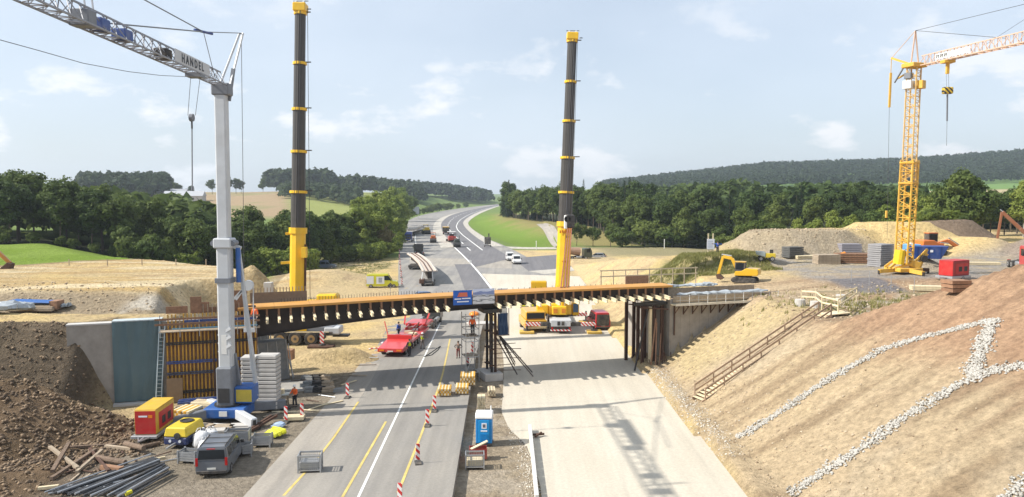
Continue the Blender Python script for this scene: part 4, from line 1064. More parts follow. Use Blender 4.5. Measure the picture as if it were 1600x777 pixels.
def bundle(name, label, p, q, r, mat, seed, cat='tarpaulin', group=None, n=22):
    """a crumpled tarpaulin rolled along a line"""
    rr = np.random.default_rng(seed); p, q = Vector(p), Vector(q); d = (q - p); mb = MB(); m = 9
    side = d.cross(Vector((0, 0, 1))).normalized()
    for i in range(n + 1):
        c = p + d * (i / n); k = r * (.6 + .8 * rr.random()) * (.5 if i in (0, n) else 1)
        for j in range(m):
            a = 2 * math.pi * j / m; w = k * rr.uniform(.75, 1.15)
            mb.v.append(tuple(c + side * math.cos(a) * w * 2.0 + Vector((0, 0, max(math.sin(a), -.25) * w))))
    for i in range(n):
        for j in range(m):
            mb.f.append((i * m + j, i * m + (j + 1) % m, (i + 1) * m + (j + 1) % m, (i + 1) * m + j))
    mb.f += [tuple(range(m)), tuple(n * m + j for j in range(m))]
    return tag(mb.build(name, mat), label, cat, group)
bundle('tarpaulin', 'crumpled grey tarpaulin along the front parapet shutter of the right abutment', BP(41.8, .3, 6.95), BP(53, .3, 6.95), .22, tarp_grey, 3)
bundle('tarpaulin', 'crumpled grey tarpaulin along the rear parapet shutter of the right abutment', BP(41, 3.2, 7.45), BP(48.5, 3.2, 7.45), .25, tarp_grey, 4)
rl = thing('guard_rail', 'pale timber guard rail at the rear of the right bridge end', 'railing', BO, TH)
for k in range(9): MB().bar((36.6 + k * 1.5, 7.6, 7.0), (36.6 + k * 1.5, 7.6, 9.0), .08).build('post', timber_grey, rl)
for z in (8.2, 8.85): MB().bx(36.4, 48.8, 7.52, 7.57, z, z + .13).build('rail', timber_pale, rl)
# falsework under the right bridge end
fs = thing('falsework', 'cluster of rusty steel columns propping the right bridge end', 'falsework', BO, TH)
for k, (s, n) in enumerate(((38.2, .8), (38.9, .5), (39.6, .9), (40.2, .4), (40.6, 1.1), (38.5, 2.4), (39.4, 2.6), (40.3, 2.3), (38.2, 4.5), (39.2, 4.7), (40.2, 4.4))):
    z0 = -.6
    if k % 3 == 1: MB().box((s, n, 2.6), (.26, .26, 6.4)).build('column', timber_pale, fs)
    else: MB().bx(s - .14, s + .14, n - .02, n + .02, z0, 5.9).bx(s - .15, s - .11, n - .14, n + .14, z0, 5.9).bx(s + .11, s + .15, n - .14, n + .14, z0, 5.9).build('column', rust, fs)
for z, n in ((5.95, .7), (6.25, 2.4), (5.95, 4.5)): MB().bx(37.2, 41, n - .2, n + .2, z, z + .28).build('cap_beam', steel_dark, fs)
for n in (.2, 1.4, 2.8): MB().bar((37.6, n, 5.8), (40.8, n, 5.5), .12).build('crosshead', rust, fs)
for a, b, m in (((36.6, -.6, -.5), (38.6, .4, 5.6), steel_dark), ((38.3, -.8, -.4), (39.4, .2, 4.6), timber_brown), ((38.8, -.9, -.4), (39.5, .2, 4.2), timber_brown), ((39.2, -1.0, -.4), (40.0, .2, 3.0), timber_brown), ((39.6, -.9, -.3), (40.2, .1, 2.2), rust)):
    MB().bar(a, b, .11, .16).build('raking_prop', m, fs)
for k in range(7):
    s = 38.5 + k * .36; MB().bar((s, -1.0 - .1 * (k % 2), -.5), (s + random.uniform(-.3, .3), -.5, random.uniform(.4, 1.6)), .07).build('loose_bar', rust, fs)
# temporary pier at mid span
tp_ = thing('temporary_pier', 'dark steel trestle tower propping the bridge at mid span', 'trestle', BP(21.9, 1.6, -.6), TH)
MB().bx(-.9, .9, -1.6, 1.3, 0, .75).build('foundation', conc_light, tp_, bevel=.03)
for x in (-.05, .32):
    for y in (-.9, .7):
        MB().bx(x - .09, x + .09, y - .02, y + .02, .75, 6.6).bx(x - .10, x - .07, y - .13, y + .13, .75, 6.6).bx(x + .07, x + .10, y - .13, y + .13, .75, 6.6).build('column', rust if x > 0 else steel_brown, tp_)
for z in (1.4, 3.0, 4.6, 6.4): MB().bar((-.3, -.9, z), (.4, -.9, z), .14).bar((-.3, .7, z), (.4, .7, z), .14).bar((0, -.9, z), (0, .7, z), .12).build('cross_member', rust, tp_)
MB().bx(-.9, .9, -1.2, 1.0, 6.6, 6.95).build('head_beam', steel_dark, tp_)
for k, (a, b) in enumerate((((.5, -.4, 4.6), (3.4, -3.2, .6)), ((.5, 0, 4.8), (3.9, -1.6, .6)), ((.6, .4, 5.0), (3.2, 1.8, .6)), ((.4, -.2, 4.4), (2.2, -2.0, .6)), ((.6, .8, 5.2), (3.7, 3.2, .6)))):
    MB().tube(a, b, .06, 6).build('raking_prop', steel_brown, tp_)
for z in (1.0, 2.2, 3.1): MB().tube((.3, -1.2, z), (2.8, -1.4, z - .1), .035, 5).tube((.3, .8, z), (3.0, .9, z), .035, 5).build('tie_tube', rust, tp_)
sc_ = thing('scaffold_tower', 'slim tube scaffold tower with platforms beside the mid-span trestle', 'scaffold', BP(19.9, 1.4, -.6), TH)
for x in (-.65, .65):
    for y in (-.8, .8): MB().tube((x, y, 0), (x, y, 6.6), .045, 6).build('standard', galv, sc_)
for z in (.9, 2.4, 3.9, 5.1, 6.1): MB().tube((-.65, -.8, z), (.65, -.8, z), .035, 5).tube((-.65, .8, z), (.65, .8, z), .035, 5).tube((-.65, -.8, z), (-.65, .8, z), .035, 5).tube((.65, -.8, z), (.65, .8, z), .035, 5).build('ledger', galv, sc_)
for z in (2.45, 4.4):
    for k in range(3): MB().box((0, -.5 + k * .5, z), (1.3, .42, .05)).build('deck_board', timber_grey, sc_)
MB().tube((-.65, -.82, .9), (.65, -.82, 3.9), .03, 5).tube((.65, -.82, 2.4), (-.65, -.82, 5.1), .03, 5).build('brace', galv, sc_)
tk = thing('site_platform', 'blue tarpaulined work platform hung on the mid-span trestle', 'platform', BP(22.95, .8, 3.8), TH)
_o = sheet(1.0, 2.1, .10, 5).build('blue_cover', M('navy_tarp', (.02, .05, .115), rough=.5, var=.2), tk); _o.location = (-.5, -.3, 2.1)
MB().bx(-.6, .6, -.5, .7, -.06, 0).build('deck', timber_grey, tk)
for x in (-.55, .55): MB().tube((x, -.42, 0), (x, -.42, 2.6), .04, 5).build('post', rust, tk)
MB().box((.1, .1, 2.35), (.7, .6, .5), rx=.1).build('white_bundle', white_paint, tk)
# pale slab and rough blocks by the pier
o = tag(MB().box((0, 0, .3), (3.6, 2.0, .8)).build('concrete_block', conc_light, bevel=.04), 'pale concrete slab block beside the mid-span trestle foot', 'block')
o.location = G(752, 512, -.5); o.rotation_euler = (0, 0, TH)

# ---------------------------------------------------------------- site stairs up the right slope
A, B = Vector((15.55, 63.4, Tz(15.55, 63.4) + .12)), Vector((28.0, 67.9, 0)); B.z = Tz(28.0, 67.9) + .25
sw = thing('site_stairs', 'long timber site staircase with handrails climbing the right embankment', 'stairs', A)
D = B - A; hd = Vector((D.x, D.y, 0)).normalized(); sd_ = Vector((-hd.y, hd.x, 0)) * .72
for k in (-1, 1):
    MB().bar(sd_ * k, D + sd_ * k, .08, .3).build('stringer', timber_stair, sw)
    pts = [D * f + sd_ * (k * 1.08) for f in np.linspace(.02, .99, 8)]
    for p in pts: MB().bar(p - Vector((0, 0, .45)), p + Vector((0, 0, 1.05)), .09, .11).build('post', timber_stair, sw)
    for z, w in ((1.02, .17), (.5, .15)): MB().bar(pts[0] + Vector((0, 0, z)), pts[-1] + Vector((0, 0, z)), .05, w).build('handrail', timber_stair, sw)
tr = MB().box((0, 0, 0), (.30, 1.36, .06), rz=math.atan2(hd.y, hd.x)).mesh('tread'); tr.materials.append(timber_pale)
for k in range(38):
    o = obj('tread', tr, None, sw); o.location = D * ((k + .5) / 38) + Vector((0, 0, .10))
# landing fence and concrete rings at the top of the stairs
lf = thing('site_fence', 'pale timber post and rail fence around the stair head', 'fence')
def P3(px, py, Y): return AY(px, py, Y)
posts = [(1252, 452, 475), (1274, 454, 478), (1284, 462, 482), (1309, 456, 497), (1313, 445, 470), (1338, 452, 476)]
tops = []
for px, y0, y1 in posts:
    Y = {1252: 74, 1274: 73, 1284: 70, 1309: 68.2, 1313: 74, 1338: 76}[px]
    q = P3(px, y1, Y); q.z = Tz(q.x, q.y) - .2; a = Vector((q.x, q.y, q.z + 1.75)); tops.append(a)
    MB().bar(q, a, .09).build('post', timber_pale, lf)
for i, j in ((0, 1), (1, 2), (2, 3), (0, 4), (4, 5), (3, 5)):
    for dz in (.12, .65): MB().bar(tops[i] - Vector((0, 0, dz)), tops[j] - Vector((0, 0, dz)), .04, .14).build('rail', timber_pale, lf)
for i, (px, py, lab) in enumerate(((1250, 478, 'pale concrete ring left of the stair head'), (1274, 481, 'low pale concrete ring just behind the stair head'), (1314, 470, 'pale concrete ring behind the stair-head fence on the right'))):
    c = on(px, py)
    t = MB().lathe([(.40, 0), (.5, .0), (.5, .7), (.40, .7)], n=14).build('concrete_ring', conc_light)
    tag(t, lab, 'concrete ring', 'concrete rings at the stair head'); t.location = c - Vector((0, 0, .08))
o = tag(MB().box((0, 0, 0), (2.6, 1.3, .08), rz=.3, ry=-.05).build('board', timber_pale), 'pale plywood board lying at the right of the stair head', 'board'); o.location = BP(0, 0, 0) * 0 + Vector((28.9, 68.4, Tz(28.9, 68.4) + .22))

# ---------------------------------------------------------------- riprap drains on the slope
def stones(name, P, zoff, S, mat, label, seed):
    """flat-sided stones at the places P"""
    r = np.random.default_rng(seed); n = len(P)
    X, Y = np.array([p[0] for p in P]), np.array([p[1] for p in P]); Z = Tg(X, Y) + np.array(zoff)
    base = np.array([(-1, 0, 0), (1, 0, 0), (0, -1, 0), (0, 1, 0), (0, 0, -1), (0, 0, 1)], float)
    fc = np.array([(0, 2, 5), (2, 1, 5), (1, 3, 5), (3, 0, 5), (2, 0, 4), (1, 2, 4), (3, 1, 4), (0, 3, 4)])
    v = base[None] * r.uniform(.75, 1.2, (n, 6, 1)) * np.stack([r.uniform(.7, 1.3, n), r.uniform(.6, 1, n), r.uniform(.45, .85, n)], 1)[:, None]
    t = r.uniform(-.7, .7, n)[:, None]; v = np.stack([v[..., 0], v[..., 1] * np.cos(t) - v[..., 2] * np.sin(t), v[..., 1] * np.sin(t) + v[..., 2] * np.cos(t)], -1)
    t = r.uniform(0, 6.28, n)[:, None]; v = np.stack([v[..., 0] * np.cos(t) - v[..., 1] * np.sin(t), v[..., 0] * np.sin(t) + v[..., 1] * np.cos(t), v[..., 2]], -1)
    v = v * np.array(S)[:, None, None] + np.stack([X, Y, Z], 1)[:, None]
    f = (fc[None] + 6 * np.arange(n)[:, None, None]).reshape(-1, 3)
    me = bpy.data.meshes.new(name)
    me.vertices.add(6 * n); me.vertices.foreach_set('co', v.astype(np.float32).ravel())
    me.loops.add(f.size); me.loops.foreach_set('vertex_index', f.astype(np.int32).ravel())
    me.polygons.add(len(f)); me.polygons.foreach_set('loop_start', np.arange(0, f.size, 3, dtype=np.int32)); me.update(calc_edges=True)
    o = obj(name, me, mat); o['kind'] = 'stuff'; o['label'] = label
    return o
def strip_stones(name, pix, w, label, seed, n_per_m=105, size=.105):
    r = random.Random(seed); P = [on(*p) for p in pix]; Q, zo, S = [], [], []
    for a, b in zip(P[:-1], P[1:]):
        L = (b - a).length; d = (b - a).normalized(); sd2 = Vector((0, 1, 0)) if abs(d.x) > .5 else Vector((.85, .2, 0))
        for k in range(int(L * n_per_m)):
            q = a.lerp(b, r.random()); ww = w * (1 + .25 * math.sin(q.x * 2.1 + q.y))
            q = q + sd2 * (max(-1.25, min(1.25, r.gauss(0, .48))) * ww)
            Q.append((q.x, q.y)); zo.append(r.uniform(0, .10)); S.append(size * r.uniform(.55, 1.35))
    return stones(name, Q, zo, S, stone_m, label, seed)
stone_m = bpy.data.materials.new('white_limestone'); stone_m.use_nodes = True
_n, _l = stone_m.node_tree.nodes, stone_m.node_tree.links
_g = _n.new('ShaderNodeNewGeometry'); _rr = _n.new('ShaderNodeValToRGB')
_rr.color_ramp.elements[0].color = (.22, .20, .165, 1); _rr.color_ramp.elements[1].color = (.47, .45, .41, 1)
_rr.color_ramp.elements.new(.35).color = (.40, .38, .34, 1)
_l.new(_g.outputs['Random Per Island'], _rr.inputs['Fac']); _l.new(_rr.outputs['Color'], _n['Principled BSDF'].inputs['Base Color']); _n['Principled BSDF'].inputs['Roughness'].default_value = .9
strip_stones('stone_drain', [(1152, 685), (1230, 637), (1300, 590), (1380, 546), (1430, 531), (1478, 519), (1520, 508), (1560, 500)], .45, 'upper band of white stones running up the right slope', 1)
strip_stones('stone_drain', [(1232, 772), (1330, 712), (1420, 648), (1480, 612), (1520, 592), (1560, 578), (1600, 570), (1640, 565)], .55, 'long lower band of white stones running up the right slope', 2)
strip_stones('stone_drain', [(1518, 592), (1528, 560), (1540, 530), (1550, 500)], .85, 'short broad band of white stones joining the two drains', 3, 150)
strip_stones('stone_drain', [(1560, 790), (1600, 757), (1650, 727)], .55, 'band of white stones in the lower right corner', 4)
# loose gravel along the toe of the slope
def rubble(name, pts, mat, label, seed, smin, smax, cap=None):
    r = np.random.default_rng(seed); S = smin + (smax - smin) * r.random(len(pts)) ** 4
    return stones(name, pts, S * .2, S, mat, label, seed)
def stone_mat(name, a, b):
    m = bpy.data.materials.new(name); m.use_nodes = True; n, l = m.node_tree.nodes, m.node_tree.links
    g = n.new('ShaderNodeNewGeometry'); r = n.new('ShaderNodeValToRGB')
    r.color_ramp.elements[0].color = (*a, 1); r.color_ramp.elements[1].color = (*b, 1)
    l.new(g.outputs['Random Per Island'], r.inputs['Fac']); l.new(r.outputs['Color'], n['Principled BSDF'].inputs['Base Color']); n['Principled BSDF'].inputs['Roughness'].default_value = .95
    return m
soil_clod = stone_mat('soil_clods', (.085, .058, .037), (.30, .215, .135))
tan_clod = stone_mat('tan_clods', (.26, .19, .12), (.50, .41, .29))
lime_clod = stone_mat('pale_stones', (.46, .42, .35), (.64, .60, .52))
rg = np.random.default_rng(5)
pts = []
while len(pts) < 13000:
    x, y = rg.uniform(-46, -24.5), rg.uniform(42, 58.5)
    if y < 40.5 + (x + 46) * .45 and rg.random() < .75: continue
    pts.append((x, y))
rubble('rubble', pts, soil_clod, 'loose brown stones and clods covering the spoil heap in the left corner', 1, .03, .25)
rubble('rubble', [(x, y) for x, y in zip(rg.uniform(-44, -33, 1500), rg.uniform(57, 63, 1500))], soil_clod, 'dark clods on the cut face behind the spoil heap', 2, .04, .2)
rubble('rubble', [(15 + abs(g) * 9, y) for g, y in zip(rg.normal(0, .6, 2600), rg.uniform(38, 78, 2600))], tan_clod, 'small stones scattered over the right embankment', 3, .03, .14)
rubble('rubble', [(14.4 + g * .7 - .02 * (y - 60), y) for g, y in zip(rg.normal(0, 1, 1800), rg.uniform(50, 76, 1800))], lime_clod, 'pale gravel along the toe of the right embankment', 4, .03, .12)
rubble('rubble', [(1.2 + g * .45 - .11 * max(y - 52, 0) * (y < 62) - 1.1 * (y >= 62), y) for g, y in zip(rg.normal(0, 1, 2600), rg.uniform(42, 72, 2600))], lime_clod, 'pale loose gravel along the left edge of the new roadbed', 5, .025, .10)
rubble('rubble', [(x, y) for x, y in zip(rg.uniform(24, 46, 1800), rg.uniform(66, 86, 1800))], tan_clod, 'clods and stones on the rough ground above the stairs', 6, .04, .22)
rubble('rubble', [(x, y) for x, y in zip(rg.uniform(-60, -33, 1500), rg.uniform(73, 90, 1500))], tan_clod, 'clods on the sand bank at the left', 7, .04, .22)
rubble('rubble', [(x, y) for x, y in zip(rg.uniform(26, 58, 1600), rg.uniform(116, 128, 1600))], tan_clod, 'stones on the tan heap at the right', 8, .05, .25)
# tall weeds
def weeds(name, pts, mat, label, seed, h0, h1, per=9):
    r = np.random.default_rng(seed); n = len(pts) * per
    X = np.repeat([p[0] for p in pts], per) + r.normal(0, .18, n); Y = np.repeat([p[1] for p in pts], per) + r.normal(0, .18, n); Z = Tg(X, Y)
    h = r.uniform(h0, h1, n); a = r.uniform(0, 6.28, n); w = h * .10 + .02; lx, ly = r.normal(0, .25, n) * h, r.normal(0, .25, n) * h
    c = np.stack([np.stack([X - np.cos(a) * w, Y - np.sin(a) * w, Z - .03], 1), np.stack([X + np.cos(a) * w, Y + np.sin(a) * w, Z - .03], 1), np.stack([X + lx, Y + ly, Z + h], 1)], 1)
    co = c.reshape(-1, 3); me = bpy.data.meshes.new(name)
    me.vertices.add(len(co)); me.vertices.foreach_set('co', co.astype(np.float32).ravel())
    me.loops.add(3 * n); me.loops.foreach_set('vertex_index', np.arange(3 * n, dtype=np.int32))
    me.polygons.add(n); me.polygons.foreach_set('loop_start', np.arange(0, 3 * n, 3, dtype=np.int32)); me.update(calc_edges=True); me.materials.append(mat)
    o = obj(name, me, None); o['kind'] = 'stuff'; o['label'] = label
weed_m = Mleaf('weeds', (0.19, 0.20, 0.06), (0.32, 0.29, 0.12)); grass_m = Mleaf('grass_blades', (0.10, 0.16, 0.03), (0.16, 0.22, 0.05))
weeds('weeds', [(x, y) for x, y in zip(rg.uniform(20, 36, 1500), rg.uniform(102, 116, 1500))], weed_m, 'tall weeds on the bank behind the right abutment', 1, .15, .5)
weeds('weeds', [(x, y) for x, y in zip(rg.normal(36, 5, 260), rg.normal(74, 4, 260)) if y > 66], weed_m, 'sparse weeds on the rough ground above the stairs', 2, .15, .5)
weeds('weeds', [(x, y) for x, y in zip(rg.uniform(40, 62, 260), rg.normal(62, 2.2, 260))], weed_m, 'weeds along the crest of the brown slope', 3, .2, .7)
weeds('weeds', [(x, y) for x, y in zip(rg.uniform(-60, -30, 600), rg.uniform(158, 192, 600))], weed_m, 'dry weeds before the roadside trees', 4, .15, .4)
# ================================================================== cranes
yellow = M('crane_yellow', (0.76, 0.455, 0.01), rough=.4, var=.1, scale=1, dust=.10, spec=.5)
boom_dark = M('boom_grey', (0.060, 0.055, 0.050), rough=.45, var=.15, scale=.8)
crane_white = M('crane_white_grey', (0.50, 0.52, 0.54), rough=.45, var=.12, scale=.8, dust=.12)
crane_grey = M('crane_grey', (0.17, 0.18, 0.20), rough=.5, var=.15)
crane_blue = M('crane_blue', (0.025, 0.11, 0.36), rough=.4, var=.12, dust=.12)
crane_ochre = M('crane_ochre', (0.66, 0.385, 0.055), rough=.5, var=.12, dust=.12)
jib_pale = M('jib_pale_paint', (0.62, 0.42, 0.30), rough=.5, var=.12)
rope_m = M('wire_rope', (0.06, 0.06, 0.065), rough=.5, var=.1)
sling_m = M('sling_red_brown', (0.28, 0.10, 0.06), rough=.8, var=.15)
chassis_m = M('chassis_dark', (0.035, 0.035, 0.037), rough=.6, var=.2, dust=.3)
rim_gold = M('wheel_rim_ochre', (0.30, 0.185, 0.07), rough=.5, var=.2, dust=.3)
stripe_rw = Mstripe('red_white_stripes', (0.70, 0.69, 0.67), (0.52, 0.03, 0.025), .46, 45)
amber = M('amber_lens', (0.75, 0.22, 0.02), rough=.3, var=.05)
red_lens = M('red_lens', (0.45, 0.012, 0.012), rough=.25, var=.05)
glass = Mglass()

def lattice(p0, p1, w, h, n, r, tri=False, side=None):
    """diagonals and frames of a lattice beam from p0 to p1; returns (chord ends, bracing)"""
    p0, p1 = Vector(p0), Vector(p1); d = (p1 - p0).normalized()
    sd2 = Vector(side) if side else d.cross(Vector((0, 0, 1))).normalized(); up = sd2.cross(d).normalized()
    offs = [-sd2 * w / 2, sd2 * w / 2, up * h] if tri else [(-sd2 * w - up * h) / 2, (sd2 * w - up * h) / 2, (sd2 * w + up * h) / 2, (-sd2 * w + up * h) / 2]
    m = len(offs); br_ = MB(); L = (p1 - p0)
    for k in range(n):
        a, b, c = p0 + L * (k / n), p0 + L * ((k + .5) / n), p0 + L * ((k + 1) / n)
        for i in range(m):
            j = (i + 1) % m
            br_.tube(a + offs[i], b + offs[j], r, 4); br_.tube(b + offs[j], c + offs[i], r, 4)
            if not tri or i == 0: br_.tube(a + offs[i], a + offs[j], r, 4)
    return [(p0 + o, p1 + o) for o in offs], br_
def boom(root, p0, pts, mats_w, octo=8):
    pass

def telescopic(root, base, tip, breaks, w0, w1, lead):
    """yellow base section, dark telescoping sections with yellow collars, boom head"""
    base, tip = Vector(base), Vector(tip); D = tip - base
    bs = MB(); bs.tube(base, base + D * breaks[0], w0 * .56, 10, w0 * .54)
    b = bs.build('boom_base', yellow, root, smooth=False)
    MB().tube(base + D * (breaks[0] - .012), base + D * (breaks[0] + .006), w0 * .64, 10).build('collar', yellow, b)
    n = len(breaks)
    for k in range(n):
        a = breaks[k]; e = breaks[k + 1] if k + 1 < n else .975
        w = w0 * .94 + (w1 - w0 * .94) * (k / (n - 1))
        s = MB().tube(base + D * a, base + D * e, w * .55, 10).build('boom_section', boom_dark, root)
        MB().tube(base + D * (e - .008), base + D * e, w * .66, 10).build('collar', yellow, s)
        MB().bar(base + D * e + Vector((w * .5, 0, 0)), base + D * e + Vector((w * 1.05, 0, .0)), .12).build('rope_guide', boom_dark, s)
    hd = MB(); hd.bar(base + D * .975, tip, w1 * 1.35, w1 * 1.3)
    h = hd.build('boom_head', yellow, root, bevel=.08)
    for x in (-.45, .45): MB().tube(tip + Vector((x - .1, -.2, -.1)), tip + Vector((x + .1, -.2, -.1)), .38, 12).build('sheave', crane_white, h)
    MB().bar(tip + Vector((-.8, 0, .3)), tip + Vector((.9, 0, .3)), .08).bar(tip + Vector((.9, -.4, -.7)), tip + Vector((1.3, -.4, -.7)), .1).build('antenna_bar', boom_dark, h)
    for dx in (-.18, .02, .2): MB().tube(tip + Vector((dx, -w1 * .62, -.5)), base + D * (breaks[0] + .02) + Vector((dx * 1.2, -w0 * .6, 0)), .035, 4).build('hoist_rope', rope_m, root)
    return D
def wheel(root, c, r, w, axis=(1, 0, 0), rim=None, tyre_name='wheel'):
    c, ax = Vector(c), Vector(axis).normalized()
    t = MB().tube(c - ax * w / 2, c + ax * w / 2, r, 18).build(tyre_name, black, root, bevel=r * .09)
    MB().tube(c - ax * (w / 2 + .012), c + ax * (w / 2 + .012), r * .56, 14).build('rim', rim or galv, t)
    MB().tube(c - ax * (w / 2 + .03), c + ax * (w / 2 + .03), r * .22, 10).build('hub', chassis_m, t)
    return t
def outrigger(root, base, foot, pad_mat, pad=(1.9, 1.5, .28)):
    base, foot = Vector(base), Vector(foot)
    side = (foot.x - base.x) / abs(foot.x - base.x)
    out = MB().bar((base.x, base.y, base.z), (base.x + side * 1.3, base.y, base.z), .42, .5).build('outrigger_box', chassis_m, root)
    MB().bar((base.x + side * 1.3, base.y - .03, base.z), (foot.x + side * .15, base.y - .03, base.z), .36, .44).build('striped_beam', stripe_rw, out)
    MB().tube((foot.x, foot.y, base.z + .45), (foot.x, foot.y, foot.z + .5), .12, 8).tube((foot.x, foot.y, foot.z + .3), (foot.x, foot.y, foot.z + .42), .45, 12).build('support_leg', chassis_m, out)
    MB().box((foot.x, foot.y, foot.z + .15), pad).build('pad', pad_mat, out, bevel=.04)

# ---- right mobile crane, standing on the new roadbed, tail towards the camera
zr = -.5
C0 = G(876, 521, zr)
mc = thing('mobile_crane', 'yellow mobile crane with raised boom on outriggers behind the bridge at right', 'crane', (C0.x, C0.y + 1.2, zr))
MB().bx(-1.35, 1.35, -1.4, 11.5, .95, 1.35).build('carrier_frame', chassis_m, mc, bevel=.05)
MB().bx(-1.38, 1.38, -1.5, 1.2, 1.36, 1.75).build('rear_deck', crane_white, mc, bevel=.05)
MB().bx(-1.25, 1.25, -1.62, -1.5, .95, 1.75).build('rear_panel', crane_white, mc, bevel=.03)
for x in (-.45, .1): MB().bx(x, x + .35, -1.68, -1.62, 1.1, 1.6).build('rear_locker', chassis_m, mc)
MB().bx(-1.35, 1.35, -1.58, -1.46, .35, .55).build('bumper', stripe_rw, mc)
MB().bx(-1.3, 1.3, -1.52, -1.44, .58, .92).build('tail_panel', chassis_m, mc)
for x in (-1.2, 1.0): MB().bx(x, x + .22, -1.56, -1.53, .62, .86).build('tail_light', red_lens, mc)
for y in (.3, 2.0, 4.4, 6.1, 9.4):
    for x in (-1.15, 1.15): wheel(mc, (x, y, .72), .72, .5, rim=rim_gold)
for s in (-1, 1):
    outrigger(mc, (s * 1.3, -.9, 1.15), (s * 4.35, -.9, 0), M('timber_pad_yellow', (.58, .38, .08), rough=.7, var=.15))
    outrigger(mc, (s * 1.3, 6.6, 1.25), (s * 4.0, 6.6, 0), M('timber_pad_yellow', (.58, .38, .08)))
MB().bx(-1.5, 1.6, 1.6, 5.2, 1.9, 3.4).build('superstructure', yellow, mc, bevel=.12)
MB().lathe([(1.1, 1.36), (1.1, 1.9)], (0, 3.2, 0), 20).build('slew_ring', steel_dark, mc)
MB().bx(-3.0, -1.5, 1.4, 3.1, 2.1, 3.3).build('winch_housing', yellow, mc, bevel=.1)
MB().bx(1.75, 2.65, 2.2, 4.1, 1.75, 3.5).build('crane_cab', yellow, mc, bevel=.1)
MB().bx(1.85, 2.55, 2.16, 2.2, 2.2, 3.35).build('cab_window', M('bluish_glass', (.06, .12, .2), rough=.1), mc)
MB().bx(-1.0, .9, .6, 1.6, 2.1, 3.2).build('tail_plate', yellow, mc, bevel=.08)
for x in (-.8, .25): MB().bx(x, x + .5, .55, .6, 2.35, 2.9).build('tail_vent', M('vent_orange', (.6, .2, .02), rough=.5), mc)
MB().bx(-1.3, 1.3, 10.6, 12.2, .7, 2.9).build('driver_cab', yellow, mc, bevel=.12)
off = Vector((C0.x, C0.y + 1.2, zr))
b0 = AY(877, 490, C0.y + 3.4) - off; b1 = AY(894.5, 52, C0.y + 5.0) - off
def frac(py, x0=490, x1=52): return (x0 - py) / (x0 - x1)
Dm = telescopic(mc, b0, b1, [frac(348), frac(298), frac(244), frac(187), frac(126)], 1.75, 1.15, None)
MB().bar(b0 + Dm * .03 + Vector((-.9, -.1, 0)), b0 + Dm * .14 + Vector((-.6, -.1, 0)), .5, .5).build('luffing_cylinder', yellow, mc)
MB().bar(b0 + Dm * .02 + Vector((.35, -1.0, 0)), b0 + Dm * .2 + Vector((.3, -.98, 0)), .42, .06).build('grey_plate', M('plate_grey', (.35, .35, .37), rough=.5), mc)
for k in range(5): MB().box(b0 + Dm * .295 + Vector((-.62 + k * .31, -.965, .04 * (k % 2))), (.2, .06, .36)).build('letter_mark', M('letter_red', (.50, .16, .01), rough=.5), mc)
for k in range(4): MB().box(b0 + Dm * .19 + Vector((-.2 + k * .2, -.975, 0)), (.12, .05, .14)).build('letter_mark', M('letter_red', (.5, .16, .01)), mc)
# hook block and slings of the right crane
hk = thing('hook_block', 'black and white hook block hanging beside the right crane boom', 'hook', AY(890, 346, C0.y + 2.2))
MB().bx(-.65, .65, -.25, .25, -.9, .9).build('block_body', chassis_m, hk, bevel=.15)
MB().bx(-.72, -.3, -.3, .3, -1.0, .8).build('white_cheek', white_paint, hk, bevel=.1)
for x in (-.3, .3): MB().tube((x, -.3, .3), (x, .3, .3), .42, 14).build('sheave', steel_dark, hk)
hl_ = hk.location
for dx in (-.45, -.1, .3): MB().tube((dx, 0, .9), tuple(off + b1 - hl_ + Vector((dx * .4 + .55, -.3, -.4))), .03, 4).build('hoist_rope', rope_m, hk)
for k, (tx, ty) in enumerate(((876.5, 444), (885, 444), (889, 444))):
    e = BP(29.4 + k * .35, 1.6, 8.0)
    MB().bar((-.25 + .25 * k, 0, -.9), tuple(e - hl_), .13).build('sling', sling_m, hk)

# ---- left mobile crane
zl = 0.0
L0 = G(466, 548, zl); L0.y = 88.6; L0.x = (465.5 - 800) / 1200 * 90.5
lc = thing('mobile_crane', 'yellow mobile crane with tall raised boom behind the left end of the bridge', 'crane', (L0.x, L0.y, zl))
MB().bx(-9.5, 4.6, -1.3, 1.5, 1.15, 1.6).build('carrier_frame', chassis_m, lc, bevel=.05)
MB().bx(-4.6, 4.2, -1.36, -1.30, 1.52, 1.66).build('side_rail', timber_pale, lc)
MB().bx(1.0, 4.7, -1.1, 1.3, 1.6, 2.15).build('rear_deck', crane_grey, lc, bevel=.06)
MB().bx(3.6, 5.4, -1.2, .9, 1.25, 2.1).build('rear_box', crane_white, lc, bevel=.12)
MB().bx(-.2, 1.6, -1.2, -.6, 1.66, 2.1).build('yellow_beam', yellow, lc, bevel=.05)
for x in (-6.4, -4.7, -1.4, .3, 2.15):
    for y in (-1.15, 1.35): wheel(lc, (x, y, .80), .80, .5, (0, 1, 0), rim=rim_gold)
o_ = MB().bx(3.4, 3.9, -2.4, -1.3, .95, 1.55).build('outrigger_box', chassis_m, lc)
MB().bx(3.42, 3.88, -2.46, -2.42, .5, 1.9).build('striped_plate', stripe_rw, o_)
MB().tube((3.65, -2.3, .25), (3.65, -2.3, 1.5), .11, 8).tube((3.65, -2.3, .25), (3.65, -2.3, .38), .4, 10).build('support_leg', chassis_m, o_)
MB().bx(2.1, 5.0, -3.0, -1.6, .02, .26).build('pad', rust, o_, bevel=.03)
MB().bx(4.4, 6.2, -.4, .8, .85, 1.05).build('rear_drawbar', chassis_m, lc)
MB().bx(-3.2, 1.4, -1.1, 1.4, 2.3, 4.3).build('superstructure', yellow, lc, bevel=.15)
MB().bx(2.6, 5.0, -.6, 1.2, 4.2, 5.85).build('winch_housing', yellow, lc, bevel=.2)
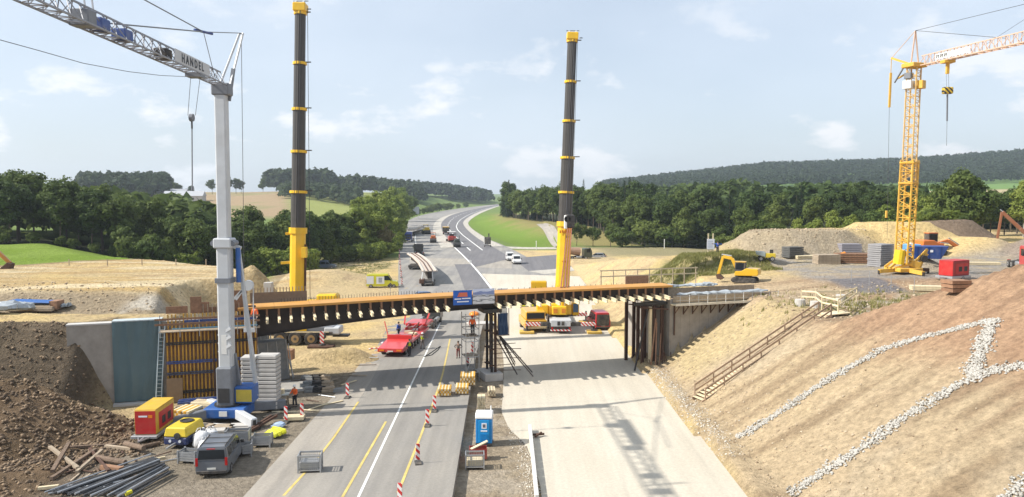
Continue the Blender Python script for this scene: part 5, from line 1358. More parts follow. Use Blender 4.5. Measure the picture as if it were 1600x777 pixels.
MB().bx(1.4, 2.6, -.4, 1.0, 2.6, 5.2).build('winch_frame', yellow, lc, bevel=.1)
MB().lathe([(1.2, 1.6), (1.2, 2.3)], (0, 0, 0), 20).build('slew_ring', steel_dark, lc)
offL = Vector((L0.x, L0.y, zl))
c0 = AY(464, 520, 88.8) - offL; c1 = AY(469.5, 6, 90) - offL
def fr2(py): return (520 - py) / 514
Dl = telescopic(lc, c0, c1, [fr2(357), fr2(296), fr2(233), fr2(167), fr2(96)], 1.62, 1.12, None)
for py, dx in ((362, -1.4), (408, -1.9)):
    q = c0 + Dl * fr2(py); MB().bar(q, q + Vector((dx, -.2, -.1)), .28, .3).build('side_bracket', yellow, lc)
MB().bar(c0 + Dl * .06 + Vector((.95, -.2, 0)), c0 + Dl * fr2(380) + Vector((.95, -.2, 0)), .25, .2).build('jib_rest', rust, lc)
_o = MB().bx(.7, 1.25, -1.2, -.4, 0, 1.2).build('boom_box', yellow, lc); _o.location = c0 + Dl * fr2(400)
MB().tube(c1 + Vector((.8, 0, -.5)), c0 + Dl * .1 + Vector((1.5, 0, 0)), .03, 4).build('hoist_rope', rope_m, lc)

# ---- white self-erecting tower crane
W0 = G(357, 655, 0)
wc = thing('tower_crane', 'white self-erecting tower crane with blue base on the left', 'crane', W0)
mt = AY(345.5, 138, W0.y) - W0
def wl2(p): return Vector(p) - W0
ax = mt.normalized(); at = lambda f: mt * f
seg = at(.545)
mb = MB(); mb.bar(Vector((0, 0, 1.4)), seg, 1.0, 1.0, up=(0, 1, 0)); mb.build('lower_mast', crane_white, wc, bevel=.12)
mb = MB(); mb.bar(at(.50), at(.995), .84, .84, up=(0, 1, 0)); mb.build('upper_mast', crane_white, wc, bevel=.10)
mb = MB(); mb.bar(at(.525), at(.555), 1.35, 1.25, up=(0, 1, 0)); cl = mb.build('mast_collar', crane_white, wc, bevel=.08)
for x in (-.7, .7): MB().tube(at(.54) + Vector((x, -.5, 0)), at(.54) + Vector((x, .5, 0)), .22, 10).build('guide_roller', crane_grey, cl)
MB().bar(at(.42), at(.435), 1.2, 1.15, up=(0, 1, 0)).build('mast_band', crane_grey, wc)
for k in range(3): MB().bar(at(.26 - .025 * k) + Vector((-.52, -.3, 0)), at(.285 - .025 * k) + Vector((.52, -.55, 0)), .1, .2).build('mast_lug', crane_white, wc)
MB().bx(-.62, .62, -.75, .6, 1.1, 4.2).build('mast_foot', crane_grey, wc, bevel=.1)
MB().bx(-.45, .4, -.80, -.74, 1.5, 2.6).build('vent_grille', steel_dark, wc)
MB().bx(-.2, .2, -.515, -.50, 5.2, 6.7).build('notice_plate', white_paint, wc)
for x in (.35, .7): MB().bar(Vector((1.9, .6 + x, 1.6)), at(.53) + Vector((.85, .3 + x * .4, 0)), .16, .22).build('rear_strut', crane_white, wc)
MB().bar(Vector((.9, .4, 1.5)), at(.2) + Vector((.4, .3, 0)), .3, .35).build('front_strut', crane_grey, wc)
MB().tube(at(.42) + Vector((.95, .2, 0)), at(.525) + Vector((.95, .2, 0)), .19, 10).build('hydraulic_cylinder', crane_blue, wc)
MB().bar(at(.53) + Vector((.6, .2, 0)), at(.53) + Vector((1.15, .3, -.2)), .3).build('cylinder_bracket', crane_white, wc)
MB().bx(-1.5, 1.7, -1.2, 1.4, .35, 1.15).build('undercarriage', crane_blue, wc, bevel=.1)
MB().lathe([(1.0, 1.1), (1.0, 1.3)], (0, 0, 0), 18).build('slew_ring', steel_dark, wc)
MB().bx(.6, 2.0, -.3, 1.2, 1.3, 2.6).build('control_cabinet', crane_blue, wc, bevel=.06)
MB().bx(.75, 1.95, -.33, -.3, 1.45, 2.4).build('cabinet_door', M('cabinet_yellow', (.55, .42, .06), rough=.5), wc)
for (x, y, m) in ((-3.3, -2.4, crane_grey), (2.9, -2.6, crane_white), (-2.6, 2.9, crane_white), (3.6, 2.8, crane_grey)):
    l = MB().bar((x * .25, y * .25, .75), (x, y, .45), .5, .75).build('outrigger_leg', m, wc, bevel=.06)
    MB().tube((x, y, 0.12), (x, y, .7), .13, 8).tube((x, y, .03), (x, y, .14), .45, 12).build('foot_plate', steel_dark, l)
MB().bx(-.25, .35, -1.24, -1.2, .55, .95).build('blue_plate', white_paint, wc)
# counterweight slabs of the crane
cw = []
for k in range(13):
    b = MB().box((2.35, 2.7, .3 + k * .34), (1.6, 1.3, .30)).build('ballast_slab', conc_light, wc, bevel=.05)
    b2 = MB().box((.85, 2.75, .5 + k * .34), (1.2, 1.2, .30), rz=.06).build('ballast_slab', conc_light, wc, bevel=.05) if k < 12 else None
# jib towards the camera
j0 = AY(345, 133, W0.y - .3); j1 = Vector((j0.x + 1.6, 24.0, j0.z + .15))
ch, brc = lattice(wl2(j0), wl2(j1), .95, .95, 30, .028, tri=True)
jib_grey = M('jib_grey_paint', (.25, .26, .29), rough=.5, var=.12)
for a, b in ch: MB().bar(a, b, .085).build('jib_chord', jib_grey, wc)
o = brc.build('jib_bracing', jib_grey, wc); o['kind'] = 'stuff'
Jd = wl2(j1) - wl2(j0)
def jy(Y): return wl2(j0) + Jd * ((j0.y - Y) / (j0.y - 24.0))
sg = MB().bar(jy(54.4) + Vector((.50, 0, .42)), jy(48.2) + Vector((.50, 0, .42)), .03, .78).build('sign_panel', M('sign_grey', (.46, .47, .48), rough=.5, var=.06), wc)
lettering('H A N D E L', .74, M('sign_black', (.02, .02, .025), rough=.5), wc, jy(51.2) + Vector((.53, 0, .40)), (R(90), 0, math.atan2(j0.y - j1.y, j0.x - j1.x)), True)
for Y, m in ((47.6, black), (42.2, blue_steel), (39.6, blue_steel)): MB().box(jy(Y) + Vector((0, 0, .35)), (.8, .9, .6)).build('jib_winch' if m is blue_steel else 'jib_box', m, wc, bevel=.06)
MB().box(jy(38.0) + Vector((0, 0, .3)), (1.0, .8, .8)).build('jib_joint', crane_grey, wc, bevel=.05)
tipA = wl2(AY(377, 52, W0.y + 1.8))
for x in (-.42, .42): MB().bar(mt + Vector((x + .1, .2, -.1)), tipA + Vector((x * .3, 0, 0)), .11, .14).build('a_frame_leg', crane_white, wc)
MB().bar(mt + Vector((.45, .3, -.9)), mt.lerp(tipA, .35) + Vector((.35, .1, 0)), .22, .25).build('a_frame_link', crane_grey, wc)
_o = MB().bx(-.6, .7, -.5, .6, -.55, .35).build('jib_foot', crane_grey, wc, bevel=.08); _o.location = mt
js = wl2(AY(143, 34, 40.5)); up2 = wl2(AY(133, -34, 40.5)); kn = wl2(AY(318, 50, 54))
for a, b, r in ((tipA, kn, .035), (kn, js, .045), (kn, wl2(AY(215, -6, 47)), .04), (kn, wl2(AY(336, 122, 57)), .025)):
    MB().tube(a, b, r, 5).build('pendant_bar', crane_grey, wc)
for dx in (-.2, .2): MB().tube(js + Vector((dx, 0, -.4)), up2 + Vector((dx, 0, 0)), .05, 5).build('jib_strut', crane_white, wc)
MB().tube(kn + Vector((-.3, -.8, -.02)), kn + Vector((.3, .8, .02)), .09, 6).build('turnbuckle', blue_steel, wc)
MB().tube(tipA, wl2(AY(381.5, 438, W0.y + 2.0)), .022, 4).build('guy_rope', rope_m, wc)
pl_ = wl2(AY(388, 446, W0.y + 2.0))
MB().tube(pl_ + Vector((0, -.15, 0)), pl_ + Vector((0, .15, 0)), .42, 14).build('guy_pulley', crane_white, wc)
for dx in (-.38, .38): MB().bar(pl_ + Vector((dx, 0, 0)), pl_ + Vector((dx * .9, 0, -3.6)), .07).build('pulley_fork', crane_white, wc)
MB().bar(pl_ + Vector((-.45, 0, -3.6)), pl_ + Vector((.45, 0, -3.6)), .12, .3).bar(pl_ + Vector((0, 0, -3.6)), pl_ + Vector((.05, 0, -6.8)), .12).build('fork_yoke', crane_white, wc)
for s in (0, .5): MB().bar(pl_ + Vector((-.1, 0, s * .2)), pl_ + Vector((-1.5 + s, 0, -1.4 + s * .5)), .12, .16).build('fork_arm', crane_white, wc)
sag = [wl2(AY(px, py, Y)) for px, py, Y in ((-20, 57, 31), (60, 79, 34), (130, 99, 37.5), (200, 112, 42), (250, 118, 46), (290, 120, 52))]
MB().path(sag, .016, 4).build('trolley_rope', rope_m, wc)
# hook of the white crane
hp_ = jy(53.0) + W0
tr_ = thing('crane_hook', 'small hook block with long chain hanging from the white jib', 'hook', (hp_.x, hp_.y, hp_.z - .25))
MB().bx(-.5, .5, -.5, .5, 0, .22).build('trolley', crane_grey, tr_)
q = AY(299.5, 184, hp_.y) - Vector(tr_.location)
for dx in (-.16, .16):
    MB().tube((dx * 2, 0, 0), (q.x + dx * 1.6, q.y, q.z + .15), .018, 4).build('hoist_rope', rope_m, tr_)
MB().tube((q.x - .12, q.y, q.z), (q.x + .12, q.y, q.z), .26, 12).build('hook_sheave', crane_grey, tr_)
MB().tube((q.x, q.y, q.z - .2), (q.x, q.y, q.z - .75), .06, 6).build('hook', steel_dark, tr_)
e = AY(300.5, 294, hp_.y) - Vector(tr_.location)
MB().tube((q.x, q.y, q.z - .7), e, .045, 5).tube(e + Vector((0, 0, .1)), e - Vector((0, 0, .15)), .08, 6).build('chain_sling', crane_grey, tr_)

# ---- ochre tower crane on the right plateau
Y0 = on(1412, 428)
yc = thing('tower_crane', 'ochre yellow lattice tower crane on the right plateau', 'crane', Y0)
def wy(p): return Vector(p) - Y0
m0 = wy(AY(1412, 412, Y0.y)); m1 = wy(AY(1421.5, 255, Y0.y)); m2 = wy(AY(1428.5, 104, Y0.y))
sv = (math.cos(R(38)), math.sin(R(38)), 0)
def lat_part(a, b, w, n, r, rc, mat, nm):
    ch, bb = lattice(a, b, w, w, n, r, side=sv)
    for p, q in ch: MB().bar(p, q, rc).build('mast_chord', mat, yc)
    o = bb.build(nm, mat, yc); o['kind'] = 'stuff'
lat_part(m0, m1 + (m1 - m0) * .03, 1.42, 9, .05, .17, crane_ochre, 'mast_bracing')
lat_part(m1 - (m1 - m0) * .22, m2, 1.12, 12, .035, .13, M('mast_upper_paint', (.66, .44, .17), rough=.5), 'mast_bracing')
for f in (1.0, .8): 
    c = m0 + (m1 - m0) * f; ch, bb = lattice(c - Vector((0, 0, .05)), c + Vector((0, 0, .12)), 1.6, 1.6, 1, .07, side=sv); bb.build('mast_frame', crane_ochre, yc)
MB().box((m2.x - .7, m2.y - .2, m2.z - 2.2), (1.0, 1.0, .95), rz=R(38)).build('control_box', white_paint, yc, bevel=.04)
MB().box((m2.x + .55, m2.y - .5, m2.z - 2.2), (.9, .9, .95), rz=R(38)).build('control_panel', crane_ochre, yc, bevel=.04)
MB().box((m2.x - .6, m2.y, m2.z - 1.1), (.8, .8, .7), rz=R(38)).build('motor_box', crane_grey, yc, bevel=.04)
MB().box(m2 + Vector((0, 0, .1)), (2.2, 1.8, .5), rz=R(20)).build('slew_head', crane_ochre, yc, bevel=.06)
aT = wy(AY(1430.5, 48, Y0.y)); cT = wy(AY(1393, 91, Y0.y + 3.5))
for dx in (-.4, .5): MB().bar(m2 + Vector((dx, 0, .2)), aT, .12).build('a_frame_leg', jib_pale, yc)
MB().bar(m2 + Vector((-.2, .1, .2)), cT, .2, .22).bar(m2 + Vector((-.4, .4, -.6)), cT + Vector((.5, -.6, -2.6)), .16).build('counter_arm', crane_ochre, yc)
MB().bar(m2 + Vector((-1.0, .3, .1)), cT + Vector((.35, -.3, -3.0)), .14).build('counter_strut', crane_grey, yc)
MB().tube(aT, cT, .04, 5).build('tie_bar', jib_pale, yc)
w1_ = wy(AY(1389.5, 168, Y0.y + 3.5)); MB().bar(cT, cT.lerp(w1_, .35), .06).bar(cT.lerp(w1_, .3), w1_, .22, .22).build('guy_bar', crane_ochre, yc)
w2_ = wy(AY(1386, 372, Y0.y + 3.5)); MB().tube(w1_, w2_, .022, 4).build('guy_rope', rope_m, yc)
_o = MB().bx(-.12, .12, -.12, .12, -.7, .2).build('guy_block', crane_ochre, yc, bevel=.05); _o.location = wy(AY(1385, 332, Y0.y + 3.0))
jj0 = wy(AY(1440, 103, Y0.y - .5)); jj1 = jj0 + (wy(G(1605, 66, jj0.z + Y0.z)) - jj0) * 1.5
chs, bb = lattice(jj0, jj1, .9, 1.15, 22, .035, tri=True)
for a, b in chs: MB().bar(a, b, .10).build('jib_chord', jib_pale, yc)
o = bb.build('jib_bracing', jib_pale, yc); o['kind'] = 'stuff'
jdir = (jj1 - jj0).normalized(); js2 = jdir.cross(Vector((0, 0, 1))).normalized()
pa, pb = jj0 + jdir * 2.7, jj0 + jdir * 7.8
sgn = -1 if js2.x > 0 else 1
MB().bar(pa + js2 * (.50 * sgn) + Vector((0, 0, .5)), pb + js2 * (.50 * sgn) + Vector((0, 0, .5)), .03, .62).build('sign_panel', white_paint, yc)
ang = math.atan2(jdir.y, jdir.x)
tx = MB()
for k, (w_, g_) in enumerate(((.20, .2), (.14, .2), (.22, .2), (.10, .2), (.22, .2), (.08, .2))):
    q_ = jj0 + jdir * (2.9 + k * .30) + js2 * (.53 * sgn) + Vector((0, 0, .5))
    tx.bar(q_ + Vector((0, 0, -.16)), q_ + jdir * w_ + Vector((0, 0, .16)), .01, .1)
    tx.bar(q_ + Vector((0, 0, .14)), q_ + jdir * w_ + Vector((0, 0, .14)), .01, .09)
tx.build('text_line', M('sign_black', (.02, .02, .025)), yc)
tx = MB()
for k in range(9): tx.bar(jj0 + jdir * (5.0 + k * .28) + js2 * (.53 * sgn) + Vector((0, 0, .5 + .03 * (k % 2))), jj0 + jdir * (5.17 + k * .28) + js2 * (.53 * sgn) + Vector((0, 0, .5)), .01, .14)
tx.build('text_line', M('sign_pale_grey', (.5, .52, .55)), yc)
for a, b, r in ((aT, wy(AY(1620, 2, Y0.y - 16)), .025), (aT, wy(AY(1572, 60, Y0.y - 11)), .025), (wy(AY(1540, 70, Y0.y - 9)), wy(AY(1620, 18, Y0.y - 16)), .018)):
    MB().tube(a, b, r, 4).build('pendant_rope', rope_m, yc)
# hook of the ochre crane
tp0 = jj0 + jdir * 4.1 + Y0
hk2 = thing('crane_hook', 'yellow and black striped hook block hanging from the ochre jib', 'hook', (tp0.x, tp0.y, tp0.z - .35))
MB().bx(-.6, .6, -.5, .5, 0, .3).bx(-.15, .15, -.15, .15, -1.2, 0).build('trolley', crane_ochre, hk2)
hb_ = AY(1480.5, 142, tp0.y) - Vector(hk2.location)
_o = MB().bx(-.55, .55, -.3, .3, -.35, .4).build('hook_body', Mstripe('yellow_black_stripes', (.6, .4, .03), (.03, .03, .03), .5), hk2, bevel=.1); _o.location = hb_
for dx in (-.12, .12): MB().tube((dx, 0, -1.2), hb_ + Vector((dx, 0, .4)), .016, 4).build('hoist_rope', rope_m, hk2)
e2 = AY(1479, 228, tp0.y) - Vector(hk2.location)
MB().bar(hb_ + Vector((0, 0, -.4)), hb_.lerp(e2, .55), .13).tube(hb_.lerp(e2, .5), e2, .03, 4).build('chain_sling', crane_grey, hk2)
# base of the ochre crane
MB().box((.1, 0, .55), (3.2, 2.4, .5), rz=R(12)).build('undercarriage', crane_ochre, yc, bevel=.08)
for a in (12, 100, 192, 280):
    d = Vector((math.cos(R(a)), math.sin(R(a)), 0)); l = MB().bar(d * .8 + Vector((0, 0, .5)), d * 3.4 + Vector((0, 0, .4)), .4, .45).build('outrigger_leg', crane_ochre if a != 12 else rust, yc)
    MB().tube(d * 3.4, d * 3.4 + Vector((0, 0, .5)), .15, 8).build('foot', steel_dark, l)
for a, b in (((-2.0, -.7, .8), (.0, -.4, 2.4)), ((-2.0, .6, .8), (.0, .4, 2.4)), ((1.6, -.6, .8), (2.6, -.2, 3.0)), ((.4, -.6, .9), (2.6, -.3, 3.0)), ((-1.4, -.8, .8), (1.2, -.7, 1.4)), ((2.2, .4, 1.4), (2.9, .2, 2.4))):
    MB().bar(a, b, .2, .25).build('base_strut', crane_ochre, yc)
MB().tube((-.9, -.4, 1.2), (-.7, -.4, 2.9), .62, 12).build('cable_drum', M('drum_yellow', (.68, .50, .02), rough=.45), yc)
MB().box((1.0, -.5, 1.2), (1.2, .8, .8), ry=.3).build('winch', crane_ochre, yc, bevel=.06)
MB().tube((2.0, -.9, 1.9), (2.0, -.3, 1.9), .4, 12).build('winch_drum', steel_dark, yc)
# ================================================================== vehicles
plate_w = M('number_plate', (.66, .66, .62), rough=.5, var=.05)
tyre_rim = M('alloy_rim', (.38, .38, .39), rough=.4, metal=.6, var=.1)
lamp_m = M('headlamp', (.6, .62, .64), rough=.15, var=.05)
def paint(name, c): return M('paint_' + name, c, rough=.32, var=.06, scale=.8, dust=.10, spec=.5, coat=.3)
def body2(W, zb, H, ys, lower, tum=.13):
    """lower body outline [(y,z)], greenhouse between ys=(rear bottom, rear top, front top, front bottom)"""
    lo = MB().prism(lower, -W / 2, W / 2)
    i = .02
    rb, rt, ft, fb = ys
    gh = MB(); a, b = W / 2 - i, W / 2 - tum
    gh.add([(-a, rb, zb), (a, rb, zb), (a, fb, zb), (-a, fb, zb), (-b, rt, H), (b, rt, H), (b, ft, H), (-b, ft, H)],
           [(3, 2, 1, 0), (4, 5, 6, 7), (0, 1, 5, 4), (1, 2, 6, 5), (2, 3, 7, 6), (3, 0, 4, 7)])
    return lo, gh
def car(name, label, cat, loc, rz, col, L=4.6, W=1.85, H=1.5, zb=.95, kind='car', panes=True, group=None, rims=None, bars=False, side_glass=True):
    t = thing(name, label, cat, loc, rz, group)
    h = L / 2
    if kind == 'van':
        lower = [(-h, .38), (-h + .02, zb), (h - 1.25, zb + .04), (h - .28, zb - .12), (h - .04, zb - .34), (h, .42), (h - .1, .30), (-h + .06, .30)]
        ys = (-h + .01, -h + .13, h - 1.95, h - 1.12)
    else:
        lower = [(-h, .45), (-h + .05, zb - .05), (h - 1.25, zb), (h - .2, zb - .16), (h - .03, zb - .32), (h, .42), (h - .1, .26), (-h + .1, .26)]
        ys = (-h + .2, -h + .75, h - 2.1, h - 1.2)
    lo, gh = body2(W, zb, H, ys, lower)
    b = lo.build('body', col, t, bevel=.07, seg=2); g = gh.build('cabin', col, t, bevel=.07, seg=2)
    rb, rt, ft, fb = ys; tum = .13
    def side(y, z, s): f = (z - zb) / (H - zb); return (s * (W / 2 - .02 - (tum - .02) * f + .008), y, z)
    def yy(f, end): return (rb + (rt - rb) * f) if end == 'r' else (fb + (ft - fb) * f)
    f0, f1 = .12, .80; z0, z1 = zb + (H - zb) * f0, zb + (H - zb) * f1
    hw = W / 2 - .16
    MB().add([(-hw, yy(f0, 'f') + .012, z0), (hw, yy(f0, 'f') + .012, z0), (hw - .06, yy(f1, 'f') + .012, z1), (-hw + .06, yy(f1, 'f') + .012, z1)], [(0, 1, 2, 3)]).build('windscreen', glass, g)
    MB().add([(-hw, yy(f0, 'r') - .012, z0), (hw, yy(f0, 'r') - .012, z0), (hw - .06, yy(f1, 'r') - .012, z1), (-hw + .06, yy(f1, 'r') - .012, z1)], [(3, 2, 1, 0)]).build('rear_window', glass, g)
    if side_glass:
        n = 3 if kind == 'van' else 2
        a0, b0 = rb + .35, fb - .12
        for s in (-1, 1):
            for k in range(n):
                ya, yb = a0 + (b0 - a0) * k / n + .05, a0 + (b0 - a0) * (k + 1) / n - .05
                yb1 = min(yb, yy(f1, 'f') - .1)
                if side_glass == 'front' and k < n - 1: continue
                MB().add([side(ya, z0, s), side(yb, z0, s), side(max(yb1, ya + .1), z1, s), side(ya, z1, s)], [(0, 1, 2, 3)]).build('side_window', glass, g)
    for x in (-W / 2 + .085, W / 2 - .085):
        for y in (-h + .85, h - .88): wheel(t, (x, y, .34), .34, .22, rim=rims or tyre_rim)
    for s in (-1, 1):
        MB().box((s * (W / 2 - .09), -h - .005, zb - .05), (.15, .05, .5 if kind == 'van' else .2)).build('tail_light', red_lens, t)
        MB().box((s * (W / 2 - .24), h - .06, zb - .32), (.34, .12, .16)).build('headlight', lamp_m, t)
        MB().box((s * (W / 2 + .12), fb - .35, zb + .12), (.2, .1, .2)).build('mirror', chassis_m, t)
    MB().box((0, -h - .012, .62), (.52, .02, .12)).build('number_plate', plate_w, t)
    MB().box((0, -h - .02, .40), (W - .1, .08, .2)).build('rear_bumper', chassis_m if kind == 'van' else col, t, bevel=.03)
    MB().box((0, h + .005, .40), (W - .15, .06, .2)).build('front_bumper', chassis_m, t, bevel=.02)
    if bars:
        for s in (-1, 1): MB().bar((s * (W / 2 - .22), rt + .2, H + .03), (s * (W / 2 - .22), ft - .3, H + .03), .035).build('roof_rail', chassis_m, g)
        for y in (-1.6, -.5, .5): MB().bar((-W / 2 + .2, y, H + .05), (W / 2 - .2, y, H + .05), .05, .03).build('roof_bar', chassis_m, g)
    return t
def gnd(px, py, z=None):
    if z is not None: return G(px, py, z)
    return on(px, py)
grey_paint = paint('slate_grey', (.12, .135, .16))
v = car('van', 'dark slate grey van parked in the left foreground, seen from behind', 'van', (-18.75, 48.5, .0), R(7), grey_paint, L=4.9, W=1.93, H=1.92, zb=1.10, kind='van', bars=True)
MB().box((0, -2.47, 1.86), (.5, .05, .05)).build('brake_light', red_lens, v)
v = car('van', 'bright yellow panel van with white sign on its side beside the far road', 'van', gnd(598, 449, 0), R(-83), paint('signal_yellow', (.60, .58, .02)), L=5.9, W=2.0, H=2.5, zb=1.25, kind='van', side_glass='front')
MB().bx(1.0, 1.012, -1.1, .35, .75, 2.1).build('white_sign', white_print, v)
MB().bx(1.0, 1.012, -2.9, -1.6, .75, 2.2).build('white_rear_panel', white_print, v)
MB().bx(1.013, 1.018, -.7, -.05, 1.0, 1.9).build('sign_print', M('print_grey', (.35, .37, .4), rough=.5), v)
p = on(509, 420)
car('van', 'blue-grey people carrier parked on the sand before the left trees', 'van', p, R(-86), paint('blue_grey', (.055, .085, .135)), L=4.8, W=1.9, H=1.9, zb=1.05, kind='van')
for px, py, lab in ((797, 407, 'rear white van of the two parked side by side at the junction'), (807, 412, 'front white van of the two parked side by side at the junction')):
    car('van', lab, 'van', gnd(px, py, .03), R(186), paint('white', (.66, .66, .65)), L=4.8, W=2.0, H=2.1, zb=1.15, kind='van', side_glass='front', group='white vans at the junction')
car('car', 'silver-grey estate car on the side road at right', 'car', gnd(933, 404, .05), R(70), paint('silver', (.25, .26, .27)), L=4.7, W=1.85, H=1.5)
car('car', 'dark blue car on the road just behind the bridge', 'car', gnd(668, 470, .03), R(-70), paint('dark_blue', (.02, .06, .15)), L=4.6, W=1.85, H=1.5)
car('car', 'dark car with blue tailgate parked behind the bridge beside the yellow trucks', 'car', gnd(785, 466, .0), R(4), paint('navy', (.025, .04, .07)), L=4.5, W=1.85, H=1.6)
v = car('van', 'red van with open black tailgate behind the right crane outrigger', 'van', (16.0 - 4.4, 102.5, -.5), R(8), paint('red', (.50, .02, .03)), L=5.2, W=2.0, H=2.3, zb=1.15, kind='van')
MB().bx(-.85, .85, -2.65, -2.62, .6, 2.1).build('open_tailgate', chassis_m, v)
v = car('van', 'bright lemon-yellow van roof showing above the bridge edge', 'van', gnd(822, 480, -.2), R(2), paint('lemon', (.66, .62, .02)), L=5.2, W=2.0, H=2.2, zb=1.15, kind='van')
MB().bar((-.7, 1.0, 2.3), (.7, 1.0, 2.3), .1, .12).build('beacon_bar', amber, v)

def truck(name, label, loc, rz, col, L=6.2, W=2.5, H=3.4, axles=(2.0, -1.7, -2.9), deck=None, group=None):
    """tractor unit; the cab is at the front (+Y)"""
    t = thing(name, label, 'truck', loc, rz, group); h = L / 2
    cab = MB().prism([(h - 2.2, .75), (h - 2.2, H - .12), (h - 1.9, H), (h - .55, H - .08), (h - .02, 2.0), (h, .6), (h - .4, .5)], -W / 2, W / 2).build('cab', col, t, bevel=.09, seg=2)
    MB().add([(-W / 2 + .15, h - .05, 2.0), (W / 2 - .15, h - .05, 2.0), (W / 2 - .25, h - .48, 3.05), (-W / 2 + .25, h - .48, 3.05)], [(0, 1, 2, 3)]).build('windscreen', glass, cab); 
    cab.children[0].location = (0, .07, 0)
    for s in (-1, 1):
        MB().bx(s * W / 2 - .012, s * W / 2 + .012, h - 1.6, h - .65, 1.95, 2.8).build('side_window', glass, cab)
        MB().box((s * (W / 2 + .18), h - .35, 2.3), (.2, .12, .7)).build('mirror', chassis_m, cab)
        MB().box((s * (W / 2 - .35), h + .0, .85), (.4, .06, .25)).build('headlight', lamp_m, cab)
        MB().box((s * (W / 2 - .3), -h - .03, .95), (.4, .05, .16)).build('tail_light', red_lens, t)
    MB().bx(-W / 2 + .3, W / 2 - .3, h - .02, h + .03, 1.1, 1.75).build('grille', chassis_m, cab)
    MB().bx(-.45, .45, -h, h - 1.0, .65, .95).build('chassis', chassis_m, t)
    MB().lathe([(.5, 0), (.5, .12)], (0, -h + 1.4, 1.05), 12).build('fifth_wheel', chassis_m, t)
    for s in (-1, 1): MB().bx(s * 1.0 - .22, s * 1.0 + .22, -.5, .9, .5, 1.0).build('fuel_tank', galv, t, bevel=.08)
    for y in axles:
        for s in (-1, 1): wheel(t, (s * (W / 2 - .2), y, .5), .5, .34)
    return t
truck('tractor_unit', 'dark grey lorry tractor coupled to the red low-loader', (-11.0, 101.5, 0), R(-6), paint('anthracite', (.05, .055, .055)), H=3.3)
truck('tractor_unit', 'blue lorry facing the camera on the far road left lane', gnd(638, 378, .03) + Vector((0, 3, 0)), R(180), paint('lorry_blue', (.02, .05, .26)), H=3.6)
truck('tractor_unit', 'yellow lorry cab standing behind the bridge left of the right crane', gnd(843, 482, -.3) + Vector((0, 2, 0)), R(0), paint('lorry_yellow', (.68, .40, .01)), H=3.9)
# red low-loader
ll = thing('low_loader', 'red low-loader trailer standing on the road under the bridge', 'trailer', (-13.0, 81.0, 0), R(-6))
red_p = paint('trailer_red', (.55, .035, .035))
MB().prism([(0, .55), (0, .95), (3.6, 1.25), (3.9, 1.25), (3.9, .6), (3.4, .5)], -1.4, 1.4).build('rear_ramp', red_p, ll, bevel=.04)
MB().bx(-1.4, 1.4, 3.9, 4.3, .6, 1.7).build('ramp_wall', red_p, ll, bevel=.03)
MB().bx(-1.4, 1.4, 4.3, 13.0, .75, 1.05).build('bed', red_p, ll, bevel=.03)
MB().bx(-1.35, 1.35, 12.2, 15.6, 1.25, 1.6).build('gooseneck', red_p, ll, bevel=.05)
for s in (-1, 1):
    MB().bar((s * 1.35, 4.2, 1.5), (s * 2.0, 5.1, 3.0), .08, .1).build('ramp_arm', rust if s > 0 else red_p, ll)
    MB().bar((s * 1.3, 11.5, 1.6), (s * 1.5, 13.0, 2.8), .16, .22).build('front_post', red_p, ll)
    for y in (1.6, 2.9, 5.0, 6.3, 7.6): wheel(ll, (s * 1.15, y, .42), .42, .4)
    MB().box((s * .95, -.02, .75), (.55, .04, .16)).build('tail_light', amber, ll)
MB().box((0, -.02, .66), (.6, .03, .12)).build('number_plate', plate_w, ll)
for k in range(6):
    MB().box((random.uniform(-.9, .9), 5.2 + k * 1.25, 1.17), (random.uniform(.5, 1.1), random.uniform(.4, .9), .22), rz=random.uniform(-.5, .5)).build('load_block', (timber_grey, galv, timber_pale)[k % 3], ll)
for k in range(3): MB().bar((-1.0, 4.6 + k * .3, 1.25 + k * .1), (1.1, 4.9 + k * .2, 1.3 + k * .1), .16, .2).build('load_beam', galv, ll)
for k in range(3): MB().bar((-.8 + k * .8, 10.2, 1.2), (-.9 + k * .9, 12.8, 1.3), .14, .5).build('load_bracket', red_p, ll)
# yellow site truck with black window under the bridge
st_ = thing('site_truck', 'orange-yellow construction truck under the bridge left of the crane tail', 'truck', (3.1, 98.5, -.5), R(8))
oy = paint('orange_yellow', (.62, .33, .02))
MB().bx(-1.45, 1.45, 0, 5.5, .5, 1.6).build('body', oy, st_, bevel=.08)
MB().bx(-1.3, 1.3, .2, 4.5, 1.6, 2.7).build('cabin', oy, st_, bevel=.1)
MB().bx(-1.15, 1.15, .16, .2, 1.75, 2.5).build('rear_window', glass, st_)
MB().bx(-1.4, 1.4, -.12, 0, .5, .75).build('bumper', timber_pale, st_)
for s in (-1, 1):
    for y in (.9, 4.2): wheel(st_, (s * 1.25, y, .5), .5, .4)

# curved girder load on a steerable trailer
gt = thing('girder_trailer', 'trailer carrying a long curved pale girder section on the far road', 'trailer', gnd(668, 447, .03))
gw = M('girder_pale', (.52, .44, .37), rough=.7, var=.15, dust=.2)
pA = [(672, 424, 2.6), (664, 411, 2.9), (654, 402, 3.0), (645, 396.5, 2.9)]
pts = [G(a, b, z) - gt.location for a, b, z in pA]
fl = []
for k in range(13):
    f = k / 12 * 3; i = min(int(f), 2); q = pts[i].lerp(pts[i + 1], f - i); fl.append(q)
dk = MB()
for i in range(12):
    a, b = fl[i], fl[i + 1]; dk.bar(a, b, 3.0, .12)
dk.build('girder_flange', gw, gt)
for off_ in (-1.2, -.4, .4, 1.2):
    r_ = MB()
    for i in range(12): r_.bar(fl[i] + Vector((off_, 0, .14)), fl[i + 1] + Vector((off_, 0, .14)), .12, .2)
    r_.build('girder_rib', rust if off_ in (-.4, .4) else conc_light, gt)
wb = MB()
